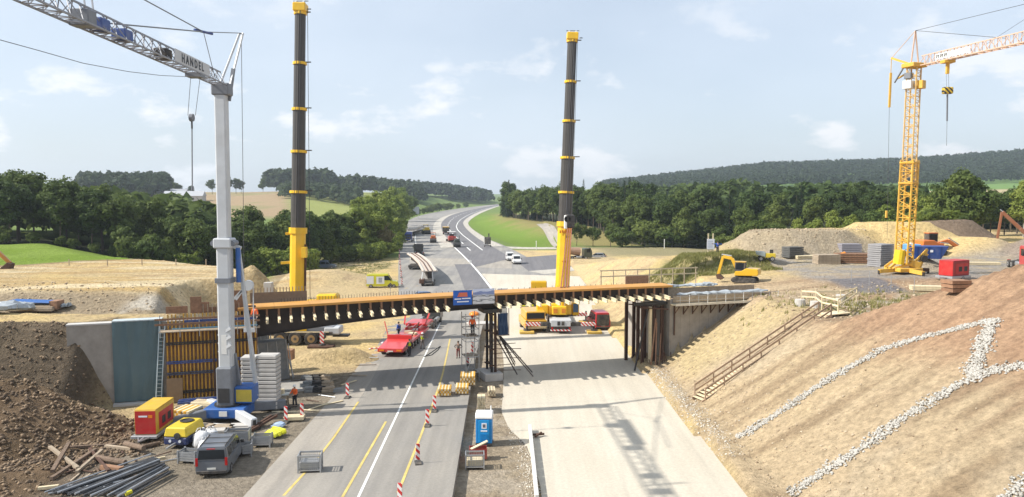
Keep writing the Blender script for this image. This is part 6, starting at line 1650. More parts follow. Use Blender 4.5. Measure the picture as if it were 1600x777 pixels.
for i in range(12): wb.bar(fl[i] - Vector((0, 0, .75)), fl[i + 1] - Vector((0, 0, .75)), .9, 1.4)
wb.build('girder_web', steel_brown, gt)
MB().bx(-1.1, 1.1, -.4, 3.2, .5, .95).build('dolly_frame', chassis_m, gt)
for x in (-1.0, 1.0):
    for y in (.2, 1.4, 2.6): wheel(gt, (x, y, .45), .45, .35)
    MB().bar((x * 1.1, -.3, .8), (x * .9, .2, 2.6), .14).build('bolster_post', galv, gt)
MB().bx(-1.5, -.6, -.6, 1.2, .5, 1.3).build('power_pack', rust, gt, bevel=.05)
f_ = fl[9]
MB().bx(f_.x - 1.8, f_.x + .9, f_.y - 2, f_.y + 3, .5, 1.0).build('front_dolly', chassis_m, gt)
for y in (-1, 1, 2.4):
    for x in (-1.5, .7): wheel(gt, (f_.x + x, f_.y + y, .45), .45, .35)
truck('tractor_unit', 'black lorry tractor in front of the curved girder trailer', gnd(652, 401, .03) + Vector((0, 4, 0)), R(12), paint('black', (.03, .032, .035)), H=3.2)
gl2 = thing('girder_trailer', 'trailer with pale girder section standing behind the blue lorry', 'trailer', gnd(638, 371, .03) + Vector((0, 8, 0)))
MB().bx(-1.3, 1.3, 0, 34, 2.2, 2.7).build('girder_section', gw, gl2)
for x in (-.9, 0, .9): MB().bx(x - .1, x + .1, 0, 34, 2.7, 2.95).build('girder_rib', conc_light, gl2)
MB().bx(-1.2, 1.2, 1, 33, .7, 1.1).build('trailer_frame', chassis_m, gl2)
for x in (-1.1, 1.1):
    for y in (2, 4, 28, 30): wheel(gl2, (x, y, .5), .5, .35)

# ---- tracked and wheeled plant
def excavator(name, label, loc, rz, col, s=1.0, boom_pts=((0, .9, 1.5), (0, 2.6, 3.6), (0, 4.3, 2.6)), stick=((0, 4.3, 2.6), (0, 5.2, .7)), bucket=True, cabmat=None):
    t = thing(name, label, 'excavator', loc, rz); t.scale = (s, s, s)
    for x in (-.85, .85):
        tr_ = MB().prism([(-1.6, .25), (-1.35, .02), (1.35, .02), (1.6, .25), (1.6, .5), (1.35, .72), (-1.35, .72), (-1.6, .5)], x - .25, x + .25).build('track', black, t, bevel=.03)
        for k in range(5): MB().tube((x - .27, -1.2 + k * .6, .32), (x + .27, -1.2 + k * .6, .32), .18, 8).build('track_roller', chassis_m, tr_)
    MB().bx(-.7, .7, -.8, .8, .5, .85).build('undercarriage', chassis_m, t)
    MB().prism([(-1.75, 1.0), (-1.9, 1.3), (-1.8, 1.9), (-.3, 1.95), (.3, 1.6), (1.1, 1.5), (1.2, .9)], -1.05, 1.05).build('house', col, t, bevel=.07)
    cb = MB().bx(-1.0, -.15, -.2, 1.15, 1.5, 2.75).build('cab', cabmat or chassis_m, t, bevel=.05)
    MB().bx(-1.02, -.13, -.22, 1.17, 2.72, 2.82).build('cab_roof', col, cb)
    MB().bx(-.9, -.25, 1.16, 1.17, 1.7, 2.6).build('windscreen', glass, cb)
    for x in (-1.015, -.14): MB().bx(x, x + .01, .0, 1.0, 1.75, 2.6).build('side_window', glass, cb)
    b = MB()
    for p, q in zip(boom_pts[:-1], boom_pts[1:]): b.bar(p, q, .32, .42)
    b.build('boom', col, t, bevel=.04)
    sk = MB().bar(stick[0], stick[1], .26, .34).build('stick', col, t, bevel=.03)
    MB().tube(Vector(boom_pts[0]) + Vector((.22, .3, .2)), Vector(boom_pts[1]) + Vector((.22, -.1, -.35)), .07, 6).tube(Vector(boom_pts[1]) + Vector((0, .1, .35)), Vector(stick[0]) + Vector((0, .2, .3)), .07, 6).build('hydraulic_ram', galv, t)
    if bucket:
        e = Vector(stick[1])
        bk = MB().prism([(e.y - .1, e.z + .1), (e.y + .25, e.z - .05), (e.y + .1, e.z - .55), (e.y - .45, e.z - .7), (e.y - .75, e.z - .45)], -.42, .42).build('bucket', rust, t, bevel=.02)
    return t
mini = on(1160, 442)
excavator('excavator', 'small yellow excavator with folded arm working behind the right abutment', (mini.x + .3, mini.y, mini.z + .05), R(62), paint('plant_yellow', (.62, .36, .015)), .92, ((0, .9, 1.4), (0, 1.7, 3.1), (0, 2.9, 3.3)), ((0, 2.9, 3.3), (0, 3.5, .9)))
ex = on(1455, 402)
excavator('excavator', 'orange excavator standing behind the blue skip on the right plateau', (ex.x + 1.2, ex.y + 2.5, ex.z + .1), R(-80), paint('plant_orange', (.62, .15, .015)), 1.25, ((0, .9, 1.4), (0, 2.4, 1.8), (0, 3.8, 1.0)), ((0, 3.8, 1.0), (0, 4.4, .5)), False)
e3 = AY(1598, 392, 118)
excavator('excavator', 'rust-brown excavator with raised arm behind the grey ramp at far right', (87.5, 126, Tz(87.5, 126) - .4), R(70), paint('plant_brown', (.24, .09, .04)), 1.35, ((0, .9, 1.4), (0, 2.6, 3.2), (0, 4.6, 5.2)), ((0, 4.6, 5.2), (0, 5.0, 1.6)))
lx = Vector((-79.2, 104, Tz(-79.2, 104) - .6))
excavator('excavator', 'ochre excavator arm with bucket reaching in at the left edge', lx, R(-82), paint('plant_ochre', (.45, .20, .03)), 1.45, ((0, .9, 1.4), (0, 3.2, 2.6), (0, 5.6, 2.4)), ((0, 5.6, 2.4), (0, 7.0, .9)))
def roller(label, loc, rz, col, s=1.0):
    t = thing('road_roller', label, 'roller', loc, rz); t.scale = (s, s, s)
    for y in (-1.3, 1.3): MB().tube((-.85, y, .6), (.85, y, .6), .6, 16).build('drum', steel_dark, t)
    MB().bx(-.75, .75, -1.4, 1.4, .95, 1.5).build('frame', col, t, bevel=.08)
    MB().bx(-.6, .6, .1, 1.5, 1.5, 2.0).build('engine_hood', col, t, bevel=.08)
    MB().bx(-.7, .7, -1.1, 0, 2.6, 2.7).build('canopy', col, t)
    for x in (-.65, .65):
        for y in (-1.05, -.05): MB().bar((x, y, 1.5), (x, y, 2.6), .06).build('canopy_post', chassis_m, t)
    MB().bx(-.3, .3, -.9, -.4, 1.5, 2.0).build('seat', chassis_m, t)
    return t
roller('yellow road roller on the closed left carriageway', gnd(666, 366, .03), R(200), paint('roller_yellow', (.62, .42, .02)), 1.5)
roller('orange-red road roller beside the median end', gnd(677, 379, .03), R(185), paint('roller_orange', (.55, .14, .03)), 1.3)
def paver(label, loc, rz, col, roof, s=1.0):
    t = thing('paver', label, 'paver', loc, rz); t.scale = (s, s, s)
    for x in (-1, 1): MB().prism([(-1.8, .3), (-1.5, .02), (1.5, .02), (1.8, .3), (1.5, .8), (-1.5, .8)], x - .22, x + .22).build('track', black, t)
    MB().bx(-1.2, 1.2, -1.8, 1.6, .7, 1.9).build('body', col, t, bevel=.06)
    MB().prism([(1.6, .5), (3.2, .8), (3.2, 1.5), (1.6, 1.4)], -1.4, 1.4).build('hopper', col, t, bevel=.04)
    MB().bx(-1.7, 1.7, -2.7, -1.8, .1, .8).build('screed', chassis_m, t)
    MB().bx(-1.3, 1.3, -1.8, .6, 3.2, 3.35).build('roof', roof, t, bevel=.03)
    for x in (-1.2, 1.2):
        for y in (-1.7, .5): MB().bar((x, y, 1.9), (x, y, 3.2), .08).build('roof_post', chassis_m, t)
    MB().bx(-.8, .8, -.4, .2, 1.9, 2.5).build('console', chassis_m, t)
    return t
t = truck('tipper_truck', 'dark tipper lorry with orange-topped body on the new black asphalt', gnd(697, 366, .06), R(2), paint('tipper_dark', (.04, .045, .06)), L=7.5, H=3.0)
MB().prism([(-3.6, 1.2), (-3.7, 3.0), (1.3, 3.0), (1.4, 1.2)], -1.3, 1.3).build('tipper_body', chassis_m, t, bevel=.04)
MB().bx(-1.32, 1.32, -3.7, 1.4, 3.01, 3.3).build('load_cover', paint('cover_orange', (.62, .36, .03)), t)
paver('red paver with white canopy on the new asphalt lane', gnd(706, 378, .06), R(190), paint('paver_red', (.42, .05, .04)), white_paint, 1.1)
roller('dark green road roller in front of the red paver', gnd(714, 386, .06), R(186), paint('roller_dark', (.045, .06, .05)), 1.35)
t = truck('mixer_truck', 'dark green lorry with brown drum on the side road right of the crane boom', gnd(902, 406, .05), R(-78), paint('mixer_green', (.03, .05, .035)), L=7.5, H=3.0)
MB().tube((0, -3.4, 2.5), (0, .6, 2.1), .8, 14, 1.15).build('drum', M('drum_brown', (.32, .20, .13), rough=.6), t)
# portable signal trailer
sg_ = thing('signal_trailer', 'grey variable message sign trailer at the roadside of the junction', 'sign', gnd(762, 386, .05), R(-12))
MB().bx(-1.0, 1.0, -.3, .3, .9, 3.2).build('sign_box', chassis_m, sg_, bevel=.04)
MB().bx(-1.25, -1.0, -.25, .25, .9, 3.0).build('white_side', white_paint, sg_)
MB().bx(.2, .6, -.1, .1, 3.2, 4.4).build('mast', chassis_m, sg_)
MB().bx(-1.0, 1.0, -.8, .8, .45, .6).build('trailer_frame', chassis_m, sg_)
for x in (-1, 1): wheel(sg_, (x, 0, .35), .35, .2)
# red lorry at the right edge
t = truck('lorry', 'red lorry cut by the right edge of the picture', (66.6, 99.0, Tz(66.6, 99)), R(165), paint('lorry_red', (.45, .03, .04)), L=6.5, H=3.2)
# ================================================================== site things
# ---- people
skin_m = M('skin', (.42, .26, .19), rough=.6, var=.05)
PENDING = []
def skinned(name, verts, edges, radii, mat, parent, root=0, sub=1):
    me = bpy.data.meshes.new(name); me.from_pydata([tuple(v) for v in verts], edges, [])
    o = bpy.data.objects.new(name, me)
    m = o.modifiers.new('skin', 'SKIN'); m.use_smooth_shade = True
    for i, r in enumerate(radii):
        me.skin_vertices[0].data[i].radius = (r, r) if not isinstance(r, tuple) else r
        me.skin_vertices[0].data[i].use_root = (i == root)
    if sub: o.modifiers.new('sub', 'SUBSURF').levels = sub; o.modifiers['sub'].render_levels = sub
    me.materials.append(mat); o.parent = parent; COL.objects.link(o); PENDING.append(o)
    return o
def person(label, loc, rz, top, legs, hat=None, vest=None, arms=((.30, 0, 1.12), (.30, .10, .88), (-.30, 0, 1.12), (-.30, .10, .88)), step=.12, lean=0.0, h=1.84):
    t = thing('person', label, 'person', loc, rz); s = h / 1.78; t.scale = (s, s, s)
    fwd = lambda y, z: (0, y + lean * max(z - .95, 0), z)
    pel, belly, chest, neck, head, crown = fwd(0, .96), fwd(.01, 1.12), fwd(.0, 1.34), fwd(.0, 1.50), fwd(.02, 1.60), fwd(.02, 1.70)
    sh = [(sx * .19, chest[1], 1.42) for sx in (1, -1)]
    er, wr_, el_, wl__ = [Vector((a[0], a[1] + lean * .2, a[2])) for a in arms]
    hr, hl = Vector((.095, 0, .90)), Vector((-.095, 0, .90))
    kr, kl = Vector((.11, .5 * step + .03, .50)), Vector((-.11, -.5 * step + .03, .50))
    ar, al = Vector((.11, step, .09)), Vector((-.11, -step, .09))
    tr_, tl = ar + Vector((.02, .16, -.045)), al + Vector((-.02, .16, -.045))
    V = [pel, belly, chest, neck, head, crown, sh[0], er, wr_, sh[1], el_, wl__, hr, kr, ar, tr_, hl, kl, al, tl]
    E = [(0, 1), (1, 2), (2, 3), (3, 4), (4, 5), (2, 6), (6, 7), (7, 8), (2, 9), (9, 10), (10, 11), (0, 12), (12, 13), (13, 14), (14, 15), (0, 16), (16, 17), (17, 18), (18, 19)]
    Rr = [(.15, .11), (.14, .10), (.17, .11), .055, .088, .075, .065, .048, .034, .065, .048, .034, .085, .062, .045, .04, .085, .062, .045, .04]
    body = skinned('body', V, E, Rr, skin_m, t)
    f = MB(); hc = Vector(head)
    f.add([hc + Vector((-.018, .085, -.02)), hc + Vector((.018, .085, -.02)), hc + Vector((0, .115, -.03)), hc + Vector((0, .085, .03))], [(0, 2, 3), (2, 1, 3), (0, 1, 2)])
    f.box(hc + Vector((0, .082, -.062)), (.05, .012, .012))
    for x in (-1, 1): f.box(hc + Vector((x * .095, 0, .0)), (.02, .035, .06))
    f.build('face_features', skin_m, body)
    e = MB()
    for x in (-.035, .035): e.box(hc + Vector((x, .085, .03)), (.02, .012, .012))
    e.build('eyes', chassis_m, body)
    for w_, el in ((wr_, er), (wl__, el_)):      # hands with palm, four fingers and thumb
        d = (w_ - el).normalized(); sd2 = d.cross(Vector((0, 1, 0))); sd2 = sd2.normalized() if sd2.length > .1 else Vector((0, 0, 1)); nn = sd2.cross(d)
        hb2 = MB().bar(w_, w_ + d * .095, .028, .085, up=sd2)
        for k, L_ in enumerate((.062, .075, .07, .055)):
            a_ = w_ + d * .09 + sd2 * (-.032 + k * .021); m_ = a_ + d * (L_ * .6) + nn * .006; hb2.tube(a_, m_, .009, 5, .008); hb2.tube(m_, m_ + d * (L_ * .4) + nn * .022, .008, 5, .006)
        a_ = w_ + d * .03 - sd2 * .04; hb2.tube(a_, a_ + d * .035 - sd2 * .03, .011, 5, .009); hb2.tube(a_ + d * .035 - sd2 * .03, a_ + d * .075 - sd2 * .036, .009, 5, .007)
        hb2.build('hand', skin_m, body)
    jk = [fwd(0, .92), belly, chest, (0, neck[1], 1.47), sh[0], er, er.lerp(wr_, .85), sh[1], el_, el_.lerp(wl__, .85)]
    skinned('jacket', jk, [(0, 1), (1, 2), (2, 3), (2, 4), (4, 5), (5, 6), (2, 7), (7, 8), (8, 9)], [(.18, .135), (.17, .13), (.195, .135), .075, .085, .066, .052, .085, .066, .052], top, t)
    tr2 = [pel, hr, kr, ar + Vector((0, 0, .02)), hl, kl, al + Vector((0, 0, .02))]
    skinned('trousers', tr2, [(0, 1), (1, 2), (2, 3), (0, 4), (4, 5), (5, 6)], [(.17, .125), .108, .080, .068, .108, .080, .068], legs, t)
    for a_, b_ in ((ar, tr_), (al, tl)): MB().bar(a_ - Vector((0, .07, .03)), b_ + Vector((0, .03, -.005)), .10, .10).build('boot', black, t, bevel=.025)
    if vest:
        skinned('vest', [fwd(0, .98), belly, chest, (0, neck[1], 1.44)], [(0, 1), (1, 2), (2, 3)], [(.195, .15), (.185, .145), (.212, .15), .10], vest, t)
    if hat: MB().lathe([(.155, -.01), (.15, .01), (.125, .015), (.118, .07), (.08, .115), (.02, .13)], (0, crown[1], crown[2] - .02), 14).build('helmet', hat, t, smooth=True)
    else: MB().lathe([(.10, -.06), (.105, .0), (.085, .06), (.03, .09)], (0, crown[1] - .015, crown[2]), 12).build('hair', M('hair_dark', (.05, .035, .025), rough=.8), t, smooth=True)
    return t
hv_orange = M('hi_vis_orange', (.80, .13, .02), rough=.6, var=.08, scale=6)
hv_yellow = M('hi_vis_yellow', (.55, .66, .02), rough=.6, var=.08, scale=6)
dark_cloth = M('dark_cloth', (.03, .032, .04), rough=.9, var=.2, scale=8)
blue_cloth = M('blue_cloth', (.02, .08, .36), rough=.8, var=.15, scale=8)
grey_cloth = M('grey_cloth', (.16, .14, .13), rough=.9, var=.2, scale=8)
red_cloth = M('maroon_cloth', (.16, .035, .03), rough=.9, var=.2, scale=8)
helm_w = M('white_helmet', (.75, .75, .73), rough=.35, var=.03)
helm_r = M('red_helmet', (.55, .03, .02), rough=.35, var=.03)
person('worker in orange jacket and white helmet standing at the left workbench', G(461, 636, 0), R(150), hv_orange, dark_cloth, helm_w, hv_orange, ((.30, .06, 1.16), (.22, .32, 1.10), (-.30, .06, 1.16), (-.2, .32, 1.08)), .06)
person('worker in yellow vest beside the rear of the red low-loader', G(640, 556, 0), R(30), dark_cloth, dark_cloth, None, hv_yellow, step=.1)
person('worker in lime vest holding a cable on the road beside the low-loader', G(660, 545, 0), R(-40), grey_cloth, grey_cloth, helm_w, hv_yellow, ((.32, .12, 1.2), (.35, .35, 1.25), (-.3, .05, 1.14), (-.28, .25, 1.0)))
person('person in grey top and maroon trousers with hands on hips on the road', G(716, 559.5, 0), R(175), grey_cloth, red_cloth, None, None, ((.42, -.08, 1.18), (.20, .08, 1.05), (-.42, -.08, 1.18), (-.20, .08, 1.05)), .05)
person('worker in blue jacket standing on the red low-loader bed', (-12.9, 86.6, 1.06), R(60), blue_cloth, dark_cloth, None, None)
person('worker in orange with red helmet on the mid-span scaffold', BP(20.05, 1.2, 3.86), R(200), hv_orange, dark_cloth, helm_r, hv_orange)
person('worker in orange vest on the scaffold at the right end of the formwork', BP(.2, -.9, 6.1), R(160), hv_orange, dark_cloth, None, hv_orange)
bp_ = on(1121, 397)
person('person in blue jacket with arms spread beside the white site sign', (bp_.x, bp_.y, bp_.z), R(180), blue_cloth, dark_cloth, None, None, ((.42, .02, 1.38), (.66, .04, 1.42), (-.42, .02, 1.36), (-.64, .05, 1.38)))

# ---- lattice boxes and crates
def mesh_box(label, loc, rz, group='grey steel lattice boxes', fill=None, s=1.0, open_=False):
    t = thing('lattice_box', label, 'crate', loc, rz, group); t.scale = (s, s, s)
    for x in (-.6, .6):
        for y in (-.4, .4): MB().bx(x - .035, x + .035, y - .035, y + .035, 0, .97).build('corner_post', galv, t)
    for z in (.14, .93): MB().bar((-.6, -.4, z), (.6, -.4, z), .05, .07).bar((-.6, .4, z), (.6, .4, z), .05, .07).bar((-.6, -.4, z), (-.6, .4, z), .05, .07).bar((.6, -.4, z), (.6, .4, z), .05, .07).build('frame', galv, t)
    for y in (-.4, .4):
        w = MB()
        for k in range(11): w.bar((-.55 + k * .11, y, .15), (-.55 + k * .11, y, .93), .018)
        for k in range(6): w.bar((-.6, y, .22 + k * .13), (.6, y, .22 + k * .13), .018)
        w.build('mesh_side', galv, t)
    for x in (-.6, .6):
        w = MB()
        for k in range(7): w.bar((x, -.36 + k * .12, .15), (x, -.36 + k * .12, .93), .018)
        for k in range(6): w.bar((x, -.4, .22 + k * .13), (x, .4, .22 + k * .13), .018)
        w.build('mesh_side', galv, t)
    MB().bx(-.58, .58, -.38, .38, .12, .17).build('floor', steel_dark, t)
    if fill: MB().bx(-.54, .54, -.34, .34, .17, .6).build('contents', fill, t, bevel=.05)
    return t
mesh_box('grey lattice box standing alone on the asphalt between the yellow lines', G(485, 735, .005), R(6), fill=galv, s=1.15)
def side_box(label, loc, rz, s=1.0):
    t = thing('steel_crate', label, 'crate', loc, rz, 'grey sheet steel crates'); t.scale = (s, s, s)
    for x in (-.6, .6):
        for y in (-.4, .4): MB().bx(x - .05, x + .05, y - .05, y + .05, 0, .85).build('corner_post', galv, t)
    for y in (-.4, .4):
        for k in range(4): MB().bx(-.6, .6, y - .015, y + .015, .18 + k * .16, .31 + k * .16).build('side_slat', galv, t)
    for x in (-.6, .6):
        for k in range(4): MB().bx(x - .015, x + .015, -.4, .4, .18 + k * .16, .31 + k * .16).build('end_slat', galv, t)
    MB().bx(-.58, .58, -.38, .38, .14, .18).build('floor', steel_dark, t)
    return t
side_box('grey steel crate just left of the slate van roof', G(297, 722, 0), R(-10))
side_box('grey steel crate behind the slate van roof', G(345, 706, 0), R(10))
side_box('grey steel crate right of the slate van, nearest the road', G(379, 711, 0), R(14))
side_box('grey steel crate beside the yellow bundle', G(410, 697, 0), R(4))
side_box('taller grey steel crate in front of the crane foot', G(372, 694, 0), R(8), 1.25)
# ---- big bags
bag_m = M('white_woven_bag', (.62, .62, .62), rough=.8, var=.15, scale=4, bump=.5, bscale=6)
def bag(label, loc, s, seed):
    r = random.Random(seed); mb = MB(); n, k = 12, 6
    for j in range(k):
        z = [.0, .25, .6, .85, .98, 1.02][j]; rr = [.42, .52, .50, .44, .30, .08][j]
        for i in range(n):
            a = 2 * math.pi * i / n; q = rr * r.uniform(.88, 1.12); mb.v.append((q * math.cos(a), q * math.sin(a), z * r.uniform(.94, 1.06)))
    for j in range(k - 1):
        for i in range(n): mb.f.append((j * n + i, j * n + (i + 1) % n, (j + 1) * n + (i + 1) % n, (j + 1) * n + i))
    mb.f += [tuple(range(n)), tuple((k - 1) * n + i for i in range(n))]
    o = tag(mb.build('bulk_bag', bag_m, smooth=True), label, 'bag', 'white bulk bags'); o.location = loc; o.scale = (s, s, s)
    for a in (.5, 2.1): 
        q = MB().path([(math.cos(a) * .35, math.sin(a) * .35, .95), (math.cos(a) * .2, math.sin(a) * .2, 1.2), (math.cos(a + 1) * .2, math.sin(a + 1) * .2, 1.2), (math.cos(a + 1) * .35, math.sin(a + 1) * .35, .95)], .025, 4).build('lifting_loop', bag_m, o)
bag('front white bulk bag with a red mark beside the van', G(323, 712, 0), 1.05, 1)
bag('left white bulk bag behind the front bag', G(315, 699, 0), 1.1, 2)
bag('white bulk bag slumped at the rear of the heap of bags', G(330, 694, 0), 1.0, 3)
o = bundle('yellow_bundle', 'crumpled bright yellow bundle lying right of the crane leg', G(421, 682, .22), G(436, 674, .25), .30, M('yellow_plastic', (.62, .62, .03), rough=.5, var=.2, bump=.5), 9, 'bundle')
bundle('blue_sheet', 'small pale blue plastic sheet behind the yellow bundle', G(432, 668, .2), G(439, 662, .2), .18, M('pale_blue_plastic', (.35, .45, .6), rough=.5), 10, 'sheet')
bundle('white_sheet', 'white crumpled sheet behind the red and yellow generator', G(222, 642, .55), G(250, 640, .55), .42, bag_m, 11, 'sheet')
# ---- generators
def genset(name, label, loc, rz, end, side, roof, w=1.5, L=3.3, h=1.75, z0=.55, mark=True):
    t = thing(name, label, 'generator', loc, rz)
    MB().bx(-w / 2, w / 2, 0, L, z0, z0 + h).build('housing', side, t, bevel=.05)
    MB().bx(-w / 2 + .04, w / 2 - .04, -.015, .0, z0 + .05, z0 + h - .06).build('end_panel', end, t)
    MB().bx(-w / 2, w / 2, .03, L, z0 + h, z0 + h + .05).build('roof', roof, t, bevel=.02)
    for s in (-1, 1):
        MB().bx(s * w / 2 - .012, s * w / 2 + .012, .45, L - .25, z0 + .25, z0 + h - .3).build('side_panel', end, t)
        for k in range(2): MB().bx(s * w / 2 - .02, s * w / 2 + .02, 1.0 + k * 1.0, 1.6 + k * 1.0, z0 + .5, z0 + 1.05).build('vent', steel_dark, t)
    if mark:
        MB().bx(-.45, .15, -.022, -.015, z0 + h - .5, z0 + h - .38).build('text_line', white_print, t)
        MB().bx(.22, .5, -.022, -.015, z0 + h - .55, z0 + h - .34).build('mark', amber, t)
    MB().bx(-w / 2 - .15, w / 2 + .15, -.35, L + .1, .35, z0).build('skid', galv, t, bevel=.02)
    for s in (-1, 1): wheel(t, (s * (w / 2 + .05), L * .55, .3), .3, .2)
    MB().bx(-.06, .06, -1.2, -.3, .38, .48).build('drawbar', galv, t)
    for x in (-.4, .4): MB().bar((x, -.3, .45), (0, -1.2, .42), .07).build('drawbar_arm', galv, t)
    return t
gen_red = M('generator_red', (.45, .018, .018), rough=.45, var=.08, dust=.1); gen_yel = M('generator_yellow', (.58, .36, .035), rough=.5, var=.1, dust=.15)
genset('generator', 'red and yellow generator on a trailer beside the spoil heap', G(226, 693, 0) + Vector((0, .2, 0)), R(3), gen_red, gen_yel, gen_yel)
pr_ = on(1492, 440)
genset('generator', 'dark red generator on the right plateau crest', (pr_.x - .9, pr_.y + .3, pr_.z), R(-62), gen_red, M('generator_dark_red', (.30, .03, .03), rough=.5, var=.1), gen_red, 1.7, 3.0, 1.7, .6, False)
cp = thing('compressor', 'yellow and dark blue mobile compressor left of the bulk bags', 'compressor', G(274, 703, 0), R(-6))
cy_ = M('compressor_yellow', (.62, .46, .03), rough=.4, var=.08, dust=.1); cb_ = M('compressor_blue', (.018, .03, .10), rough=.5, var=.1, dust=.15)
MB().bx(-.85, .85, 0, 2.5, .3, .85).build('chassis_tub', cb_, cp, bevel=.08)
MB().add([(-.85, 0, .85), (.85, 0, .85), (.85, 2.5, .85), (-.85, 2.5, .85), (-.72, .12, 1.5), (.72, .12, 1.5), (.72, 2.4, 1.55), (-.72, 2.4, 1.55)], [(3, 2, 1, 0), (4, 5, 6, 7), (0, 1, 5, 4), (1, 2, 6, 5), (2, 3, 7, 6), (3, 0, 4, 7)]).build('hood', cy_, cp, bevel=.08)
MB().lathe([(.42, 1.52), (.48, 1.60), (.36, 1.62), (.34, 1.56)], (0, 1.6, 0), 18).build('fan_ring', steel_dark, cp)
MB().tube((.15, -.05, .95), (.15, .08, .95), .22, 12).build('air_filter', black, cp)
for s in (-1, 1):
    wheel(cp, (s * .85, 1.3, .3), .3, .2); MB().tube((s * .35, -.06, .6), (s * .35, .02, .6), .1, 10).build('lamp', lamp_m, cp)
MB().bx(-.06, .06, -1.1, 0, .4, .5).build('drawbar', galv, cp)
# ---- portable toilet
pt = thing('portable_toilet', 'blue portable toilet with white roof beside the road edge', 'toilet', G(757, 693, -.55), R(-2))
tb = M('toilet_blue', (.012, .21, .52), rough=.4, var=.06)
MB().bx(-.6, .6, -.6, .6, 0, .18).build('base', steel_dark, pt, bevel=.03)
MB().bx(-.58, .58, -.58, .58, .18, 1.95).build('cabin', tb, pt, bevel=.04)
MB().prism([(-.62, 1.95), (-.62, 2.1), (-.45, 2.36), (.45, 2.36), (.62, 2.1), (.62, 1.95)], -.62, .62).build('roof', white_paint, pt, bevel=.06)
MB().bx(-.38, .38, -.62, -.58, .25, 1.88).build('door', M('toilet_door_blue', (.015, .26, .58), rough=.4), pt, bevel=.02)
MB().bx(-.16, .2, -.635, -.62, 1.28, 1.68).build('door_sign', white_print, pt)
MB().bx(-.08, .12, -.64, -.636, 1.36, 1.6).build('door_sign_print', M('print_dark', (.12, .12, .14)), pt)
MB().bx(-.22, .24, -.635, -.62, 1.06, 1.16).build('text_plate', white_print, pt)
for k in range(4): MB().bx(-.26, .26, -.645, -.62, .4 + k * .14, .47 + k * .14).build('door_rib', tb, pt)
MB().tube((.45, .45, 2.3), (.45, .45, 2.65), .05, 8).build('vent_pipe', white_paint, pt)
# ---- beacons
bk_me = {}
def beacon(px, py, rz, label, z=0.0, tilt=0.0):
    t = thing('warning_beacon', label, 'beacon', G(px, py, z), rz, 'red and white road beacons'); t.rotation_euler = (0, tilt, rz)
    if 'plate' not in bk_me:
        bk_me['foot'] = MB().prism([(-.4, 0), (-.4, .07), (-.25, .13), (.25, .13), (.4, .07), (.4, 0)], -.2, .2).mesh('foot'); bk_me['foot'].materials.append(M('recycled_foot', (.05, .05, .05), rough=.9, dust=.3))
        bk_me['plate'] = MB().bx(-.135, .135, -.03, .03, .22, 1.3).mesh('striped_plate', .02); bk_me['plate'].materials.append(stripe_rw)
        bk_me['post'] = MB().bx(-.03, .03, -.02, .02, .1, .3).mesh('post'); bk_me['post'].materials.append(galv)
    for k in ('foot', 'plate', 'post'): obj({'plate': 'striped_plate'}.get(k, k), bk_me[k], None, t)
for px, py, lab in ((447, 661, 'left beacon of the pair at the workbench barrier'), (472, 656, 'right beacon of the pair at the workbench barrier'), (543, 622, 'beacon at the left road edge in the bridge shadow fringe'), (668, 666, 'second beacon from the front on the right yellow line'), (679, 643, 'third beacon from the front on the right yellow line'), (653, 724, 'front standing beacon on the right yellow line'), (731, 571, 'beacon at the road edge beside the mid-span trestle'), (625, 790, 'beacon cut by the lower picture edge'), (738, 553, 'small beacon behind the trestle at the road edge')):
    beacon(px, py, R(random.uniform(-12, 12)), lab)
for k, (px, py) in enumerate(((584, 545), (597, 536))):
    o = tag(MB().box((0, 0, .05), (1.2, .25, .06), rz=.6 + k).build('barrier_board', stripe_rw), ('fallen red and white barrier board at the sandy road edge', 'second fallen barrier board behind the first at the sandy edge')[k], 'board'); o.location = G(px, py, 0)
# cross boards of the workbench barrier
o = tag(MB().box((0, 0, .25), (1.5, .9, .25), rz=.1).build('timber_stack', timber_pale), 'short pale timber stack between the two workbench beacons', 'timber'); o.location = G(460, 657, 0)
# ---- workbench
wbn = thing('workbench', 'small site workbench in front of the orange worker', 'workbench', G(440, 634, 0), R(10))
MB().box((0, 0, .95), (1.3, .7, .06)).build('top', M('bench_top', (.48, .50, .48), rough=.6), wbn)
for x in (-.55, .55):
    for y in (-.28, .28): MB().bar((x, y, 0), (x * .8, y, .95), .07).build('leg', timber_grey, wbn)
MB().bar((-.55, -.28, .35), (.55, -.28, .35), .05, .1).build('stretcher', timber_grey, wbn)
MB().tube((.1, .1, .98), (.1, .1, 1.35), .16, 10).build('bucket', timber_pale, wbn)
# ---- timber stacks
def timber_stack(label, loc, rz, nx, nz, L, w=.14, mats=(timber_pale, timber_yellow), pallet=True, group='stacks of formwork timbers', hgt=None):
    t = thing('timber_stack', label, 'timber', loc, rz, group); h_ = hgt or w * 1.35; z0 = .14 if pallet else 0
    if pallet:
        for y in (-.35 * L, 0, .35 * L): MB().bx(-nx * w / 2 - .06, nx * w / 2 + .06, y - .06, y + .06, 0, .13).build('bearer', timber_grey, t)
    me = MB().box((0, 0, 0), (w * .9, L, h_ * .9)).mesh('timber')
    mes = []
    for m in mats: q = me.copy(); q.materials.append(m); mes.append(q)
    for j in range(nz):
        for i in range(nx):
            o = obj('timber', mes[(i * 7 + j * 3) % len(mes)], None, t); o.location = ((i - (nx - 1) / 2) * w + random.uniform(-.012, .012), random.uniform(-.06, .06), z0 + (j + .5) * h_)
    return t
timber_stack('stack of formwork timbers on the road edge, leftmost by the yellow line', G(695, 617, 0), R(2), 8, 3, 1.6, .14)
timber_stack('stack of formwork timbers on the road edge, nearest the trench', G(722, 614, 0), R(2), 8, 3, 1.6, .14)
timber_stack('rearmost stack of formwork timbers at the road edge', G(731, 600, 0), R(2), 9, 4, 1.9, .15)
